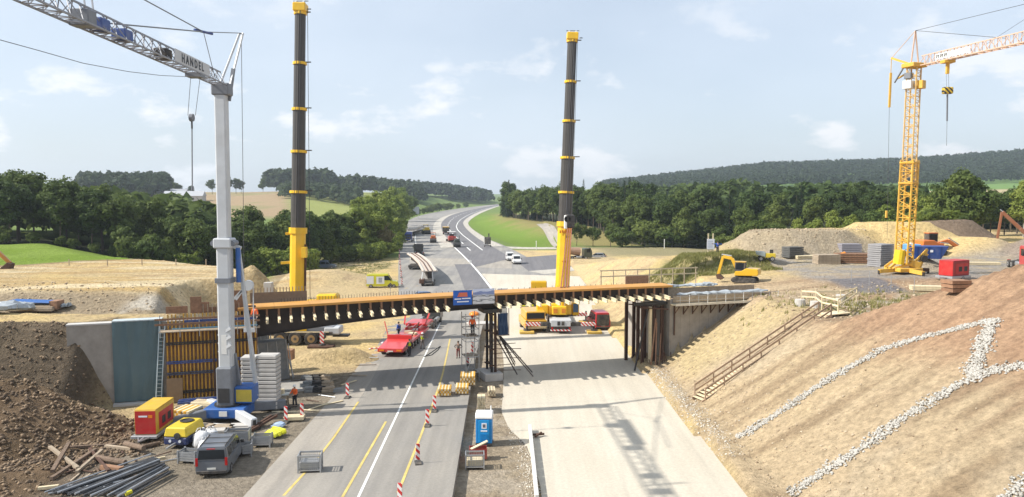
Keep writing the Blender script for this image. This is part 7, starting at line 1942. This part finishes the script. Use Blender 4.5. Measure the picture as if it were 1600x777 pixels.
timber_stack('low pale timber stack in the trench strip below the trestle', G(768, 618, -.55), R(4), 5, 3, 1.5, .13, (timber_pale, timber_grey))
timber_stack('upright-looking pale timbers just behind the blue toilet', G(752, 641, -.55), R(3), 4, 5, 1.2, .16, (timber_pale,))
timber_stack('stack of pale planks and panels in front of the yellow formwork', G(293, 660, 0), R(-12), 7, 5, 1.8, .22, (timber_pale, timber_yellow), hgt=.2)
timber_stack('low stack of weathered planks left of the yellow formwork foot', G(330, 640, 0), R(80), 6, 2, 3.0, .2, (timber_grey, timber_pale))
# red and wooden crates by the toilet
c1 = mesh_box('lattice box full of offcuts in front of the toilet', G(742, 730, -.55), R(3), fill=timber_pale)
rc = thing('red_skip', 'small red tool crate with a slanted plank behind the lattice box', 'crate', G(747, 716, -.55), R(4))
for a in ((-.6, .6, -.4, -.36), (-.6, .6, .36, .4), (-.6, -.56, -.36, .36), (.56, .6, -.36, .36)): MB().bx(a[0], a[1], a[2], a[3], .05, .75).build('side', M('dull_red', (.28, .04, .03), rough=.6, dust=.2), rc)
MB().bx(-.55, .55, -.36, .36, .02, .06).build('floor', rust, rc)
MB().bar((-.5, -.2, .7), (.65, .1, 1.15), .3, .06).build('plank', timber_pale, rc)
# ---- white kerb strip on the new roadbed
kb = thing('kerb_strip', 'long white concrete kerb strip at the lower centre', 'kerb')
a, b = G(828, 672, -.5), G(839, 785, -.5)
for k in range(10): MB().bar(a.lerp(b, k / 10 + .002) + Vector((0, 0, .22)), a.lerp(b, (k + 1) / 10 - .002) + Vector((0, 0, .22)), .24, .45).build('kerb_stone', M('kerb_white', (.60, .585, .55), rough=.8, var=.1), kb, bevel=.02)
o = tag(MB().bar((-.5, 0, .12), (.5, .2, .12), .14).bar((-.2, -.3, .08), (.3, .3, .2), .12).build('timber_offcuts', rust), 'brown timber offcuts beside the upper end of the white kerb strip', 'timber'); o.location = G(840, 682, -.5)
# ---- stacked ballast slabs and grey formwork panels by the abutment
def slab_stack(label, loc, rz, n, d, mat, step=.02, jitter=.04):
    t = thing('slab_stack', label, 'stack', loc, rz)
    me = MB().box((0, 0, d[2] / 2), d).mesh('slab', .03); me.materials.append(mat)
    for k in range(n):
        o = obj('slab', me, None, t); o.location = (random.uniform(-jitter, jitter), random.uniform(-jitter, jitter), k * (d[2] + step)); o.rotation_euler = (0, 0, random.uniform(-.03, .03))
    return t
slab_stack('low pair of pale concrete blocks right of the crane ballast', G(398, 628, 0) + Vector((.2, 0, 0)), R(10), 2, (1.9, 1.2, .55), conc_light)
gp = M('grey_shuttering', (.21, .225, .235), rough=.6, var=.2, dust=.25)
def panel_rack(label, loc, rz, n, w, h):
    t = thing('panel_rack', label, 'formwork', loc, rz, 'racks of grey formwork panels')
    for k in range(n):
        p = MB().box((0, k * .22, h / 2), (w, .12, h), rx=-.12).build('panel', gp, t)
        for x in np.linspace(-w / 2 + .15, w / 2 - .15, 4): MB().box((x, k * .22 - .08, h / 2), (.06, .05, h - .1), rx=-.12).build('panel_rib', galv, p)
    for x in (-w / 2 - .1, w / 2 + .1): MB().bar((x, -.6, 0), (x, .1, h * .9), .08).build('prop', galv, t)
    return t
panel_rack('tall rack of grey formwork panels beside the left girder end', G(424, 598, 0) + Vector((0, .6, 0)), R(48), 7, 3.2, 3.7)
panel_rack('lower rack of grey formwork panels behind the crane ballast', G(405, 590, 0) + Vector((-.6, 1.6, 0)), R(40), 5, 2.4, 4.3)
panel_rack('short grey formwork panels leaning at the abutment foot', G(440, 592, 0), R(60), 4, 1.8, 1.9)
o = tag(MB().bx(-1.6, 3.4, -2.2, 2.2, -.3, .06).build('concrete_apron', conc, bevel=.02), 'grey concrete apron slab at the foot of the left abutment', 'slab'); o.location = G(428, 606, 0); o.rotation_euler = (0, 0, R(20))
o = tag(MB().bx(-.6, .6, -.5, .5, 0, 1.1).build('timber_box', timber_brown, bevel=.02), 'brown timber box below the mobile crane wheels', 'crate'); o.location = G(450, 562, 0)
for k in range(9):
    x, y = 487 + (k % 3) * 14 - k, 612 - (k // 3) * 9
    o = tag(MB().bx(-.6, .6, -.35, .35, 0, .25).bx(-.55, .55, -.3, .3, .27, .45).build('formwork_parts', (gp, steel_dark, timber_grey)[k % 3], bevel=.02), ('dark formwork parts dumped between the abutment and the road edge', 'grey formwork parts dumped between the abutment and the road edge', 'weathered boards dumped between the abutment and the road edge')[k % 3], 'formwork', 'dumped formwork parts at the road edge, kind %d' % (k % 3))
    o.location = G(x, y, .02); o.rotation_euler = (0, 0, random.uniform(-.4, .4))
for k, (p, q) in enumerate((((480, 641), (512, 630)), ((500, 634), (536, 626)), ((470, 640), (498, 642)))):
    a, b = G(*p, .06), G(*q, .08); o = tag(MB().bar(Vector((0, 0, 0)), b - a, .16, .05).build('plank', timber_pale), ('pale plank lying right of the orange worker, nearest him', 'pale plank lying at the road edge behind the right beacon', 'pale plank lying along the beacon barrier')[k], 'plank'); o.location = a
a, b = G(383, 676, .1), G(424, 650, .5)
o = tag(MB().bar(Vector((0, 0, 0)), b - a, .16, .2).bar(Vector((.3, .2, .05)), b - a + Vector((.4, .1, 0)), .14, .18).build('steel_beams', rust), 'rusty steel beams lying over the right crane leg', 'beam'); o.location = a
for k, (px, py, m) in enumerate(((318, 668, timber_grey), (336, 676, conc_light), (350, 670, timber_grey), (375, 668, conc_light))):
    o = tag(MB().bx(-.9, .9, -.5, .5, 0, .12).bx(-.7, .7, -.4, .4, .13, .24).build('board_pile', m), ('grey boards under the left crane leg', 'pale slabs in front of the crane base', 'grey boards in front of the blue crane base', 'pale slabs beside the right crane leg')[k], 'boards'); o.location = G(px, py, 0); o.rotation_euler = (0, 0, random.uniform(-.5, .5))
bs = thing('tool_crate', 'blue steel waler bundle lying in front of the yellow formwork', 'steel', G(322, 633, 0), R(12))
for k in range(4): MB().bar((-2.2, k * .18, .25 + .1 * (k % 2)), (2.0, k * .18, .35 + .1 * (k % 2)), .12, .18).build('waler', blue_steel, bs)
# ---- pipe pile and logs, lower left
pipe_m = M('grey_steel_pipe', (.085, .088, .095), rough=.5, metal=.3, var=.25, dust=.2)
pp = thing('pipe_pile', 'pile of long dark grey scaffold pipes in the lower left', 'pipes', G(190, 755, 0))
r = random.Random(4)
def GP(px, py, z): return G(px, py, z) - Vector(pp.location)
for k in range(30):
    f = k / 29; layer = r.randint(0, 3)
    a = GP(72 + f * 130 + r.uniform(-6, 6), 768 + f * 8 + r.uniform(-3, 3), .10 + layer * .1); b = GP(236 + f * 32 + r.uniform(-5, 5), 712 + f * 24 + r.uniform(-3, 3), .16 + layer * .1 + .1 * (1 - f))
    MB().tube(a, b, .07 if k % 4 else .05, 8).build('pipe', pipe_m if k % 5 else galv, pp)
for k in range(14):
    a = GP(60 + r.uniform(0, 50), 758 + r.uniform(0, 16), .06 + r.uniform(0, .2)); b = GP(190 + r.uniform(-20, 30), 752 + r.uniform(-8, 14), .06 + r.uniform(0, .2))
    MB().tube(a, b, .045, 6).build('pipe', galv if k % 2 else pipe_m, pp)
MB().tube(GP(196, 772, .3), GP(206, 768, .35), .13, 8).build('yellow_cap', M('cap_yellow', (.6, .55, .03), rough=.5), pp)
log_m = M('old_log', (.17, .12, .085), rough=.9, var=.4, scale=3, bump=.6)
for k, (a, b, w, m, lab) in enumerate((((150, 720), (196, 728), .42, log_m, 'thick weathered log in the scrap timber pile, frontmost'), ((160, 735), (190, 742), .36, timber_brown, 'short red-brown timber block beside the pipe pile'), ((196, 700), (225, 712), .40, log_m, 'weathered log near the compressor'), ((215, 704), (250, 696), .34, log_m, 'dark log just before the yellow compressor'), ((78, 702), (122, 738), .22, timber_grey, 'leaning pale pole at the left of the scrap pile'), ((82, 742), (108, 702), .24, log_m, 'dark timber frame leg at the left of the scrap pile'), ((100, 702), (180, 697), .20, log_m, 'long dark beam at the back of the scrap pile'), ((80, 752), (150, 708), .22, log_m, 'long dark diagonal beam across the scrap pile'), ((120, 742), (160, 712), .18, timber_grey, 'thin grey diagonal beam across the scrap pile'), ((165, 700), (205, 705), .25, timber_grey, 'grey squared timber at the back of the scrap pile'), ((60, 767), (92, 766), .2, timber_pale, 'pale squared timber at the left end of the pipe pile'), ((140, 705), (170, 745), .16, rust, 'rusty bar lying over the logs'), ((225, 722), (258, 716), .14, timber_pale, 'short pale board at the end of the pipe pile'))):
    P, Q = on(a[0], a[1]), on(b[0], b[1]); P.z += w * .5 + .05 * (k % 3); Q.z += w * .5 + .15 * (k % 3)
    o = MB(); (o.tube(Vector((0, 0, 0)), Q - P, w / 2, 9, w / 2 * .85) if m is log_m and w > .3 else o.bar(Vector((0, 0, 0)), Q - P, w, w * .8))
    o = tag(o.build('scrap_log' if m is log_m else 'scrap_timber', m), lab, 'timber', 'scrap timber pile'); o.location = P
for k in range(26):
    p_ = on(random.uniform(90, 235), random.uniform(700, 750)); L_ = random.uniform(.5, 1.6); a_ = random.uniform(0, 3.1)
    o = tag(MB().bar((-L_ / 2, 0, 0), (L_ / 2, 0, random.uniform(-.1, .2)), .1, .06).build('scrap_stick', (log_m, timber_grey, rust)[k % 3]), 'small broken stick lying in the scrap timber pile', 'timber', 'small sticks in the scrap pile'); o.location = (p_.x, p_.y, p_.z + .1); o.rotation_euler = (0, 0, a_)
# ---- tarpaulined pile on the left plateau edge
tpile = thing('covered_stack', 'stack of timber under blue and grey sheets on the left plateau edge', 'stack', on(52, 486))
for k in range(6): MB().box((-.3 + random.uniform(-.3, .3), .3 * k - .6, .25 + .12 * (k % 3)), (5.0, .5, .3)).build('timber_pack', timber_grey, tpile)
MB().box((-.4, .6, .95), (4.6, 1.8, .14), ry=.03).build('blue_sheet', M('blue_sheet', (.015, .10, .34), rough=.5, var=.12), tpile, bevel=.05)
MB().box((2.2, .5, .6), (.8, 1.4, .9)).build('timber_ends', timber_brown, tpile)
bundle('tarpaulin', 'grey sheet over the lower part of the covered stack at the left edge', on(0, 492) + Vector((0, 0, .5)), on(40, 489) + Vector((0, 0, .5)), .55, tarp_grey, 21)
bundle('tarpaulin', 'small grey sheet bundle at the right end of the covered stack', on(96, 482) + Vector((0, 0, .2)), on(112, 480) + Vector((0, 0, .2)), .28, tarp_grey, 22)
# posts along the left haul road
for k, px in enumerate((108, 168, 222, 275, 322)):
    q = on(px, 415); o = tag(MB().bar((0, 0, -.2), (0, 0, .9), .1).build('marker_post', timber_grey), ('first', 'second', 'third', 'fourth', 'fifth')[k] + ' short timber marker post from the left along the sand terrace', 'post', 'marker posts on the sand terrace'); o.location = q
# guard rail on the sand behind the left crane
gr = thing('guard_rail', 'grey steel guard rail at the trees behind the left crane boom', 'railing')
qs = [on(px, 411) for px in (412, 424, 436, 448)]
for q in qs: MB().bar(q - Vector((0, 0, .2)), q + Vector((0, 0, .9)), .12).build('post', conc_light, gr)
for a, b in zip(qs[:-1], qs[1:]): MB().bar(a + Vector((0, 0, .75)), b + Vector((0, 0, .75)), .06, .3).build('rail', galv, gr)
o = tag(MB().bx(-.5, .5, -.4, .4, 0, 1.6).build('concrete_block', conc_light, bevel=.03), 'pale concrete block on the sand behind the left girder end', 'block'); o.location = on(420, 461)
# ---- red and white lane divider along the far left kerb
for k, (px, py) in enumerate(((628, 446), (627, 434), (626, 424), (625, 414), (624, 405), (624, 397), (625, 389), (626, 382), (626, 376), (627, 370))):
    beacon(px, py, R(0), ('nearest', 'second nearest', 'third', 'fourth', 'fifth', 'sixth', 'seventh', 'eighth', 'second farthest', 'farthest')[k] + ' beacon of the row along the far road left kerb', .03)
for k, (px, py, z) in enumerate(((736, 418, 1.6), (800, 371, 1.4))):
    pass
o = thing('road_sign', 'dark diamond road sign beside the yellow van', 'sign', G(610, 462, .03)); MB().tube((0, 0, 0), (0, 0, 1.6), .04, 6).build('post', galv, o); MB().box((0, 0, 1.7), (.75, .04, .75), ry=R(45)).build('sign_plate', chassis_m, o)
o = thing('road_sign', 'slim signpost on the white kerb line of the junction', 'sign', G(735, 420, .03)); MB().tube((0, 0, 0), (0, 0, 2.0), .05, 6).build('post', galv, o); MB().box((0, -.05, 1.7), (.5, .04, .6)).build('sign_plate', white_paint, o)
o = thing('road_sign', 'large grey direction sign seen from behind on the far left verge', 'sign', G(648, 341, .0)); 
for x in (-2.4, 2.4): MB().tube((x, 0, 0), (x, 0, 7.5), .12, 6).build('post', galv, o)
MB().bx(-3.2, 3.2, -.1, .0, 3.0, 8.0).build('sign_plate', M('sign_back', (.22, .24, .27), rough=.6), o)
# ---- right plateau things
o = thing('site_sign', 'white site information board on two posts on the grass bank', 'sign', on(1110, 397))
for x in (-.35, .35): MB().bx(x - .08, x + .08, -.05, .05, 0, 3.0).build('post', timber_pale, o)
MB().bx(-.55, .55, -.1, -.05, .7, 2.2).build('board', white_print, o)
for k in range(4): MB().bx(-.4, .3, -.108, -.1, 1.0 + k * .28, 1.08 + k * .28).build('text_line', M('print_blue_grey', (.3, .35, .5)), o)
def pal(label, px, py, d, rows, mat, z=.0, rz=0.0, cat='stack', name='panel_stack', group=None):
    q = on(px, py); t = thing(name, label, cat, q, rz, group); n = rows
    me = MB().box((0, 0, 0), (d[0], d[1], d[2] / n * .82)).mesh('panel'); me.materials.append(mat)
    for k in range(n): o = obj('panel', me, None, t); o.location = (random.uniform(-.05, .05), random.uniform(-.05, .05), (k + .5) * d[2] / n); o.rotation_euler = (0, 0, random.uniform(-.02, .02))
    return t
pal('tall square stack of grey formwork panels beside the ochre crane', 1375, 416, (2.6, 2.0, 3.0), 11, M('panel_grey', (.27, .265, .27), rough=.7, var=.15), rz=R(28))
pal('dark stack of formwork panels in front of the tan heap', 1238, 402, (2.6, 1.8, 1.6), 6, M('panel_dark', (.10, .10, .095), rough=.7, var=.2), rz=R(20))
pal('long low stack of grey planks on the plateau, left part', 1291, 412, (3.2, 1.8, 1.3), 7, timber_grey, rz=R(5))
pal('long low stack of brown planks behind the orange mixer', 1332, 411, (4.6, 1.8, 1.4), 5, timber_brown, rz=R(-3))
pal('metal-framed stack with grey covers at the foot of the sand heap', 1327, 394, (3.0, 1.6, 1.3), 4, M('frame_grey', (.26, .25, .28), rough=.6), rz=R(0))
pal('flat pale board stack between the dark stack and the plank piles', 1262, 404, (4.2, 1.8, .5), 3, timber_pale, rz=R(8))
pal('loose pale timber planks lying before the red generator', 1462, 454, (5.0, 1.2, .5), 3, timber_pale, rz=R(-12))
pal('brown timber box at the right of the loose planks', 1494, 456, (1.6, 1.2, .9), 3, timber_brown, rz=R(10))
pal('long pale beam stack right of the blue skip', 1520, 414, (7.0, .8, .4), 2, timber_pale, rz=R(-4))
mx_ = thing('concrete_mixer', 'orange drum concrete mixer in front of the plank stacks', 'mixer', on(1315, 411), R(20))
MB().tube((-.1, 0, 1.0), (.55, 0, 1.35), .42, 12, .28).tube((-.5, 0, .8), (-.1, 0, 1.0), .25, 12, .42).build('drum', M('mixer_orange', (.68, .22, .02), rough=.5), mx_)
for y in (-.35, .35): MB().bar((-.5, y, 0), (.1, y, .9), .06).bar((.6, y, 0), (.1, y, .9), .06).build('stand', M('mixer_orange', (.68, .22, .02)), mx_)
ym = thing('dumper', 'small yellow site dumper parked left of the dark panel stack', 'dumper', on(1197, 408), R(80))
MB().bx(-.6, .6, -1.2, .2, .5, 1.1).build('body', cy_, ym, bevel=.06); MB().prism([(.2, .6), (1.3, .9), (1.4, 1.4), (.2, 1.3)], -.65, .65).build('skip', M('dumper_grey', (.35, .40, .40), rough=.6), ym, bevel=.04)
for x in (-.6, .6):
    for y in (-.75, .8): wheel(ym, (x, y, .35), .35, .25)
MB().bx(-.3, .3, -.9, -.5, 1.1, 1.6).build('seat', black, ym)
sk = thing('waste_skip', 'dark blue waste skip standing before the orange excavator', 'skip', on(1446, 405), R(-6))
MB().prism([(-2.4, 1.7), (-1.5, .1), (1.5, .1), (2.4, 1.7)], -1.0, 1.0, 'Y').build('skip_body', M('skip_blue', (.015, .055, .22), rough=.5, var=.12, dust=.15), sk, bevel=.04)
for x in (-1.4, 0, 1.4): MB().box((x, -1.02, .95), (.1, .06, 1.4), ry=-.0).build('rib', M('skip_blue_dark', (.012, .04, .17), rough=.5), sk)
MB().box((.3, -1.03, 1.1), (.35, .03, .3)).build('mark', white_print, sk)
ls = thing('water_tank', 'pale blue tank at the left end of the blue skip', 'tank', on(1424, 402), R(0)); MB().bx(-.9, .9, -.7, .7, .1, 1.7).build('tank', M('tank_blue', (.12, .30, .5), rough=.5), ls, bevel=.12); MB().tube((0, 0, 1.7), (0, 0, 1.85), .25, 10).build('lid', white_paint, ls)
for k, (px, py) in enumerate(((1358, 446), (1392, 452), (1428, 458), (1330, 442))):
    o = tag(MB().tube((0, 0, -.1), (0, 0, 1.6), .03, 6).build('fence_pin', galv), ('left', 'middle', 'right', 'far left')[k] + ' thin steel fence pin on the plateau edge before the ochre crane', 'post', 'fence pins at the plateau edge'); o.location = on(px, py)
# bare roadside poles by the far side road
for k, (px, py, h_) in enumerate(((1038, 391, 3.2), (1050, 389, 5.5), (1085, 387, 5.0), (838, 390, 2.5))):
    o = tag(MB().tube((0, 0, 0), (0, 0, h_), .12, 6).tube((0, 0, h_), (0, 0, h_ + .15), .16, 6).build('pole', white_paint), ('low', 'middle', 'right', 'left')[k] + ' white pole beside the side road', 'pole', 'white poles by the side road'); o.location = G(px, py, .05)
# houses on the left skyline
for k, (px, Y, w, d, h_, rc_) in enumerate(((270, 640, 24, 12, 5, (.32, .33, .35)), (290, 625, 30, 12, 4, (.40, .41, .43)))):
    X = (px - 800) / 1200 * Y; z = Tz(X, Y)
    t = thing('farm_building', ('grey-roofed farm building on the left skyline, left one', 'long pale-roofed farm shed on the left skyline, right one')[k], 'building', (X, Y, z), R(8))
    MB().bx(-w / 2, w / 2, -d / 2, d / 2, -1, h_).build('wall', conc_light, t); MB().prism([(-d / 2 - .6, h_), (0, h_ + 4), (d / 2 + .6, h_)], -w / 2 - .5, w / 2 + .5).build('roof', M('roof%d' % k, rc_, rough=.6), t)
    for x in (-w / 4, 0, w / 4): MB().bx(x - 1, x + 1, -d / 2 - .06, -d / 2, 1, 2.6).build('window', glass, t)
# cable loop on the road by the low-loader
cb = MB(); pts = [G(662, 558, .03), G(672, 552, .03), G(682, 545, .03), G(688, 541, .03), G(684, 547, .03), G(674, 555, .03), G(664, 557, .03)]
o = tag(cb.path(pts, .04, 5).build('cable', black), 'black cable loop lying on the road beside the low-loader', 'cable')
# orange dome on the far deck by the pier
hm_ = tag(MB().lathe([(.75, 0), (.78, .12), (.6, .34), (.3, .46), (.04, .5)], n=16).build('umbrella', amber, smooth=True), 'small orange-topped canopy behind the bridge beside the trestle', 'canopy'); hm_.location = G(741, 492, .03); hm_.rotation_euler = (.1, 0, 0)
MB().tube((0, 0, -.0), (0, 0, .4), .05, 6).build('stem', white_paint, hm_)

# ---- loose site debris on the yard
debris = [(x, y) for x, y in ((262, 640), (284, 636), (306, 632), (345, 664), (322, 680), (338, 686), (362, 680), (398, 668), (404, 660), (352, 648), (280, 672), (300, 668), (255, 712), (268, 720), (430, 640), (445, 646), (424, 650), (488, 628), (510, 620), (528, 612), (545, 600), (560, 588), (572, 572), (580, 560), (476, 605), (500, 600), (518, 596), (466, 596), (412, 636), (390, 640))]
for k, (px, py) in enumerate(debris):
    m, nm, lab, cat = ((timber_pale, 'plank', 'loose pale plank', 'plank'), (timber_grey, 'plank', 'weathered grey plank', 'plank'), (rust, 'steel_bar', 'rusty steel bar', 'bar'), (galv, 'scaffold_tube', 'galvanised scaffold tube', 'tube'), (gp, 'formwork_part', 'small grey formwork part', 'formwork'))[k % 5]
    L_ = random.uniform(.9, 2.2)
    o = MB()
    if nm == 'scaffold_tube': o.tube((-L_ / 2, 0, .06), (L_ / 2, 0, .08), .04, 6)
    elif nm == 'formwork_part': o.bx(-.45, .45, -.3, .3, .02, .12).bx(-.4, .4, -.25, .25, .125, .3)
    else: o.bar((-L_ / 2, 0, .07), (L_ / 2, 0, .09 + random.uniform(0, .1)), .2 if nm == 'plank' else .08, .05)
    where = 'in front of the yellow formwork' if px < 310 and py < 660 else 'around the crane base' if px < 412 else 'near the workbench' if px < 450 else 'between the abutment and the road'
    o = tag(o.build(nm, m), lab + ' lying ' + where, cat, 'loose ' + cat + 's on the yard, ' + where)
    q = on(px, py); o.location = (q.x, q.y, q.z); o.rotation_euler = (0, 0, random.uniform(-.6, .9))
# finish the skinned figures: one evaluation for all
dg = bpy.context.evaluated_depsgraph_get()
for o, me in [(o, bpy.data.meshes.new_from_object(o.evaluated_get(dg))) for o in PENDING]:
    old = o.data; m = old.materials[0]; o.modifiers.clear(); o.data = me
    me.materials.clear(); me.materials.append(m); me.name = o.name; bpy.data.meshes.remove(old)
# ================================================================== air
hb = MB().bx(-4200, 4200, -60, 4300, -3, 170)
hm = bpy.data.materials.new('haze_air'); hm.use_nodes = True
hm.node_tree.nodes.remove(hm.node_tree.nodes['Principled BSDF'])
pv = hm.node_tree.nodes.new('ShaderNodeVolumePrincipled')
pv.inputs['Color'].default_value = (0.80, 0.90, 1.0, 1)
pv.inputs['Density'].default_value = 0.00017
pv.inputs['Anisotropy'].default_value = 0.25
hm.node_tree.links.new(pv.outputs['Volume'], hm.node_tree.nodes['Material Output'].inputs['Volume'])
hz = hb.build('haze', hm); hz['kind'] = 'stuff'
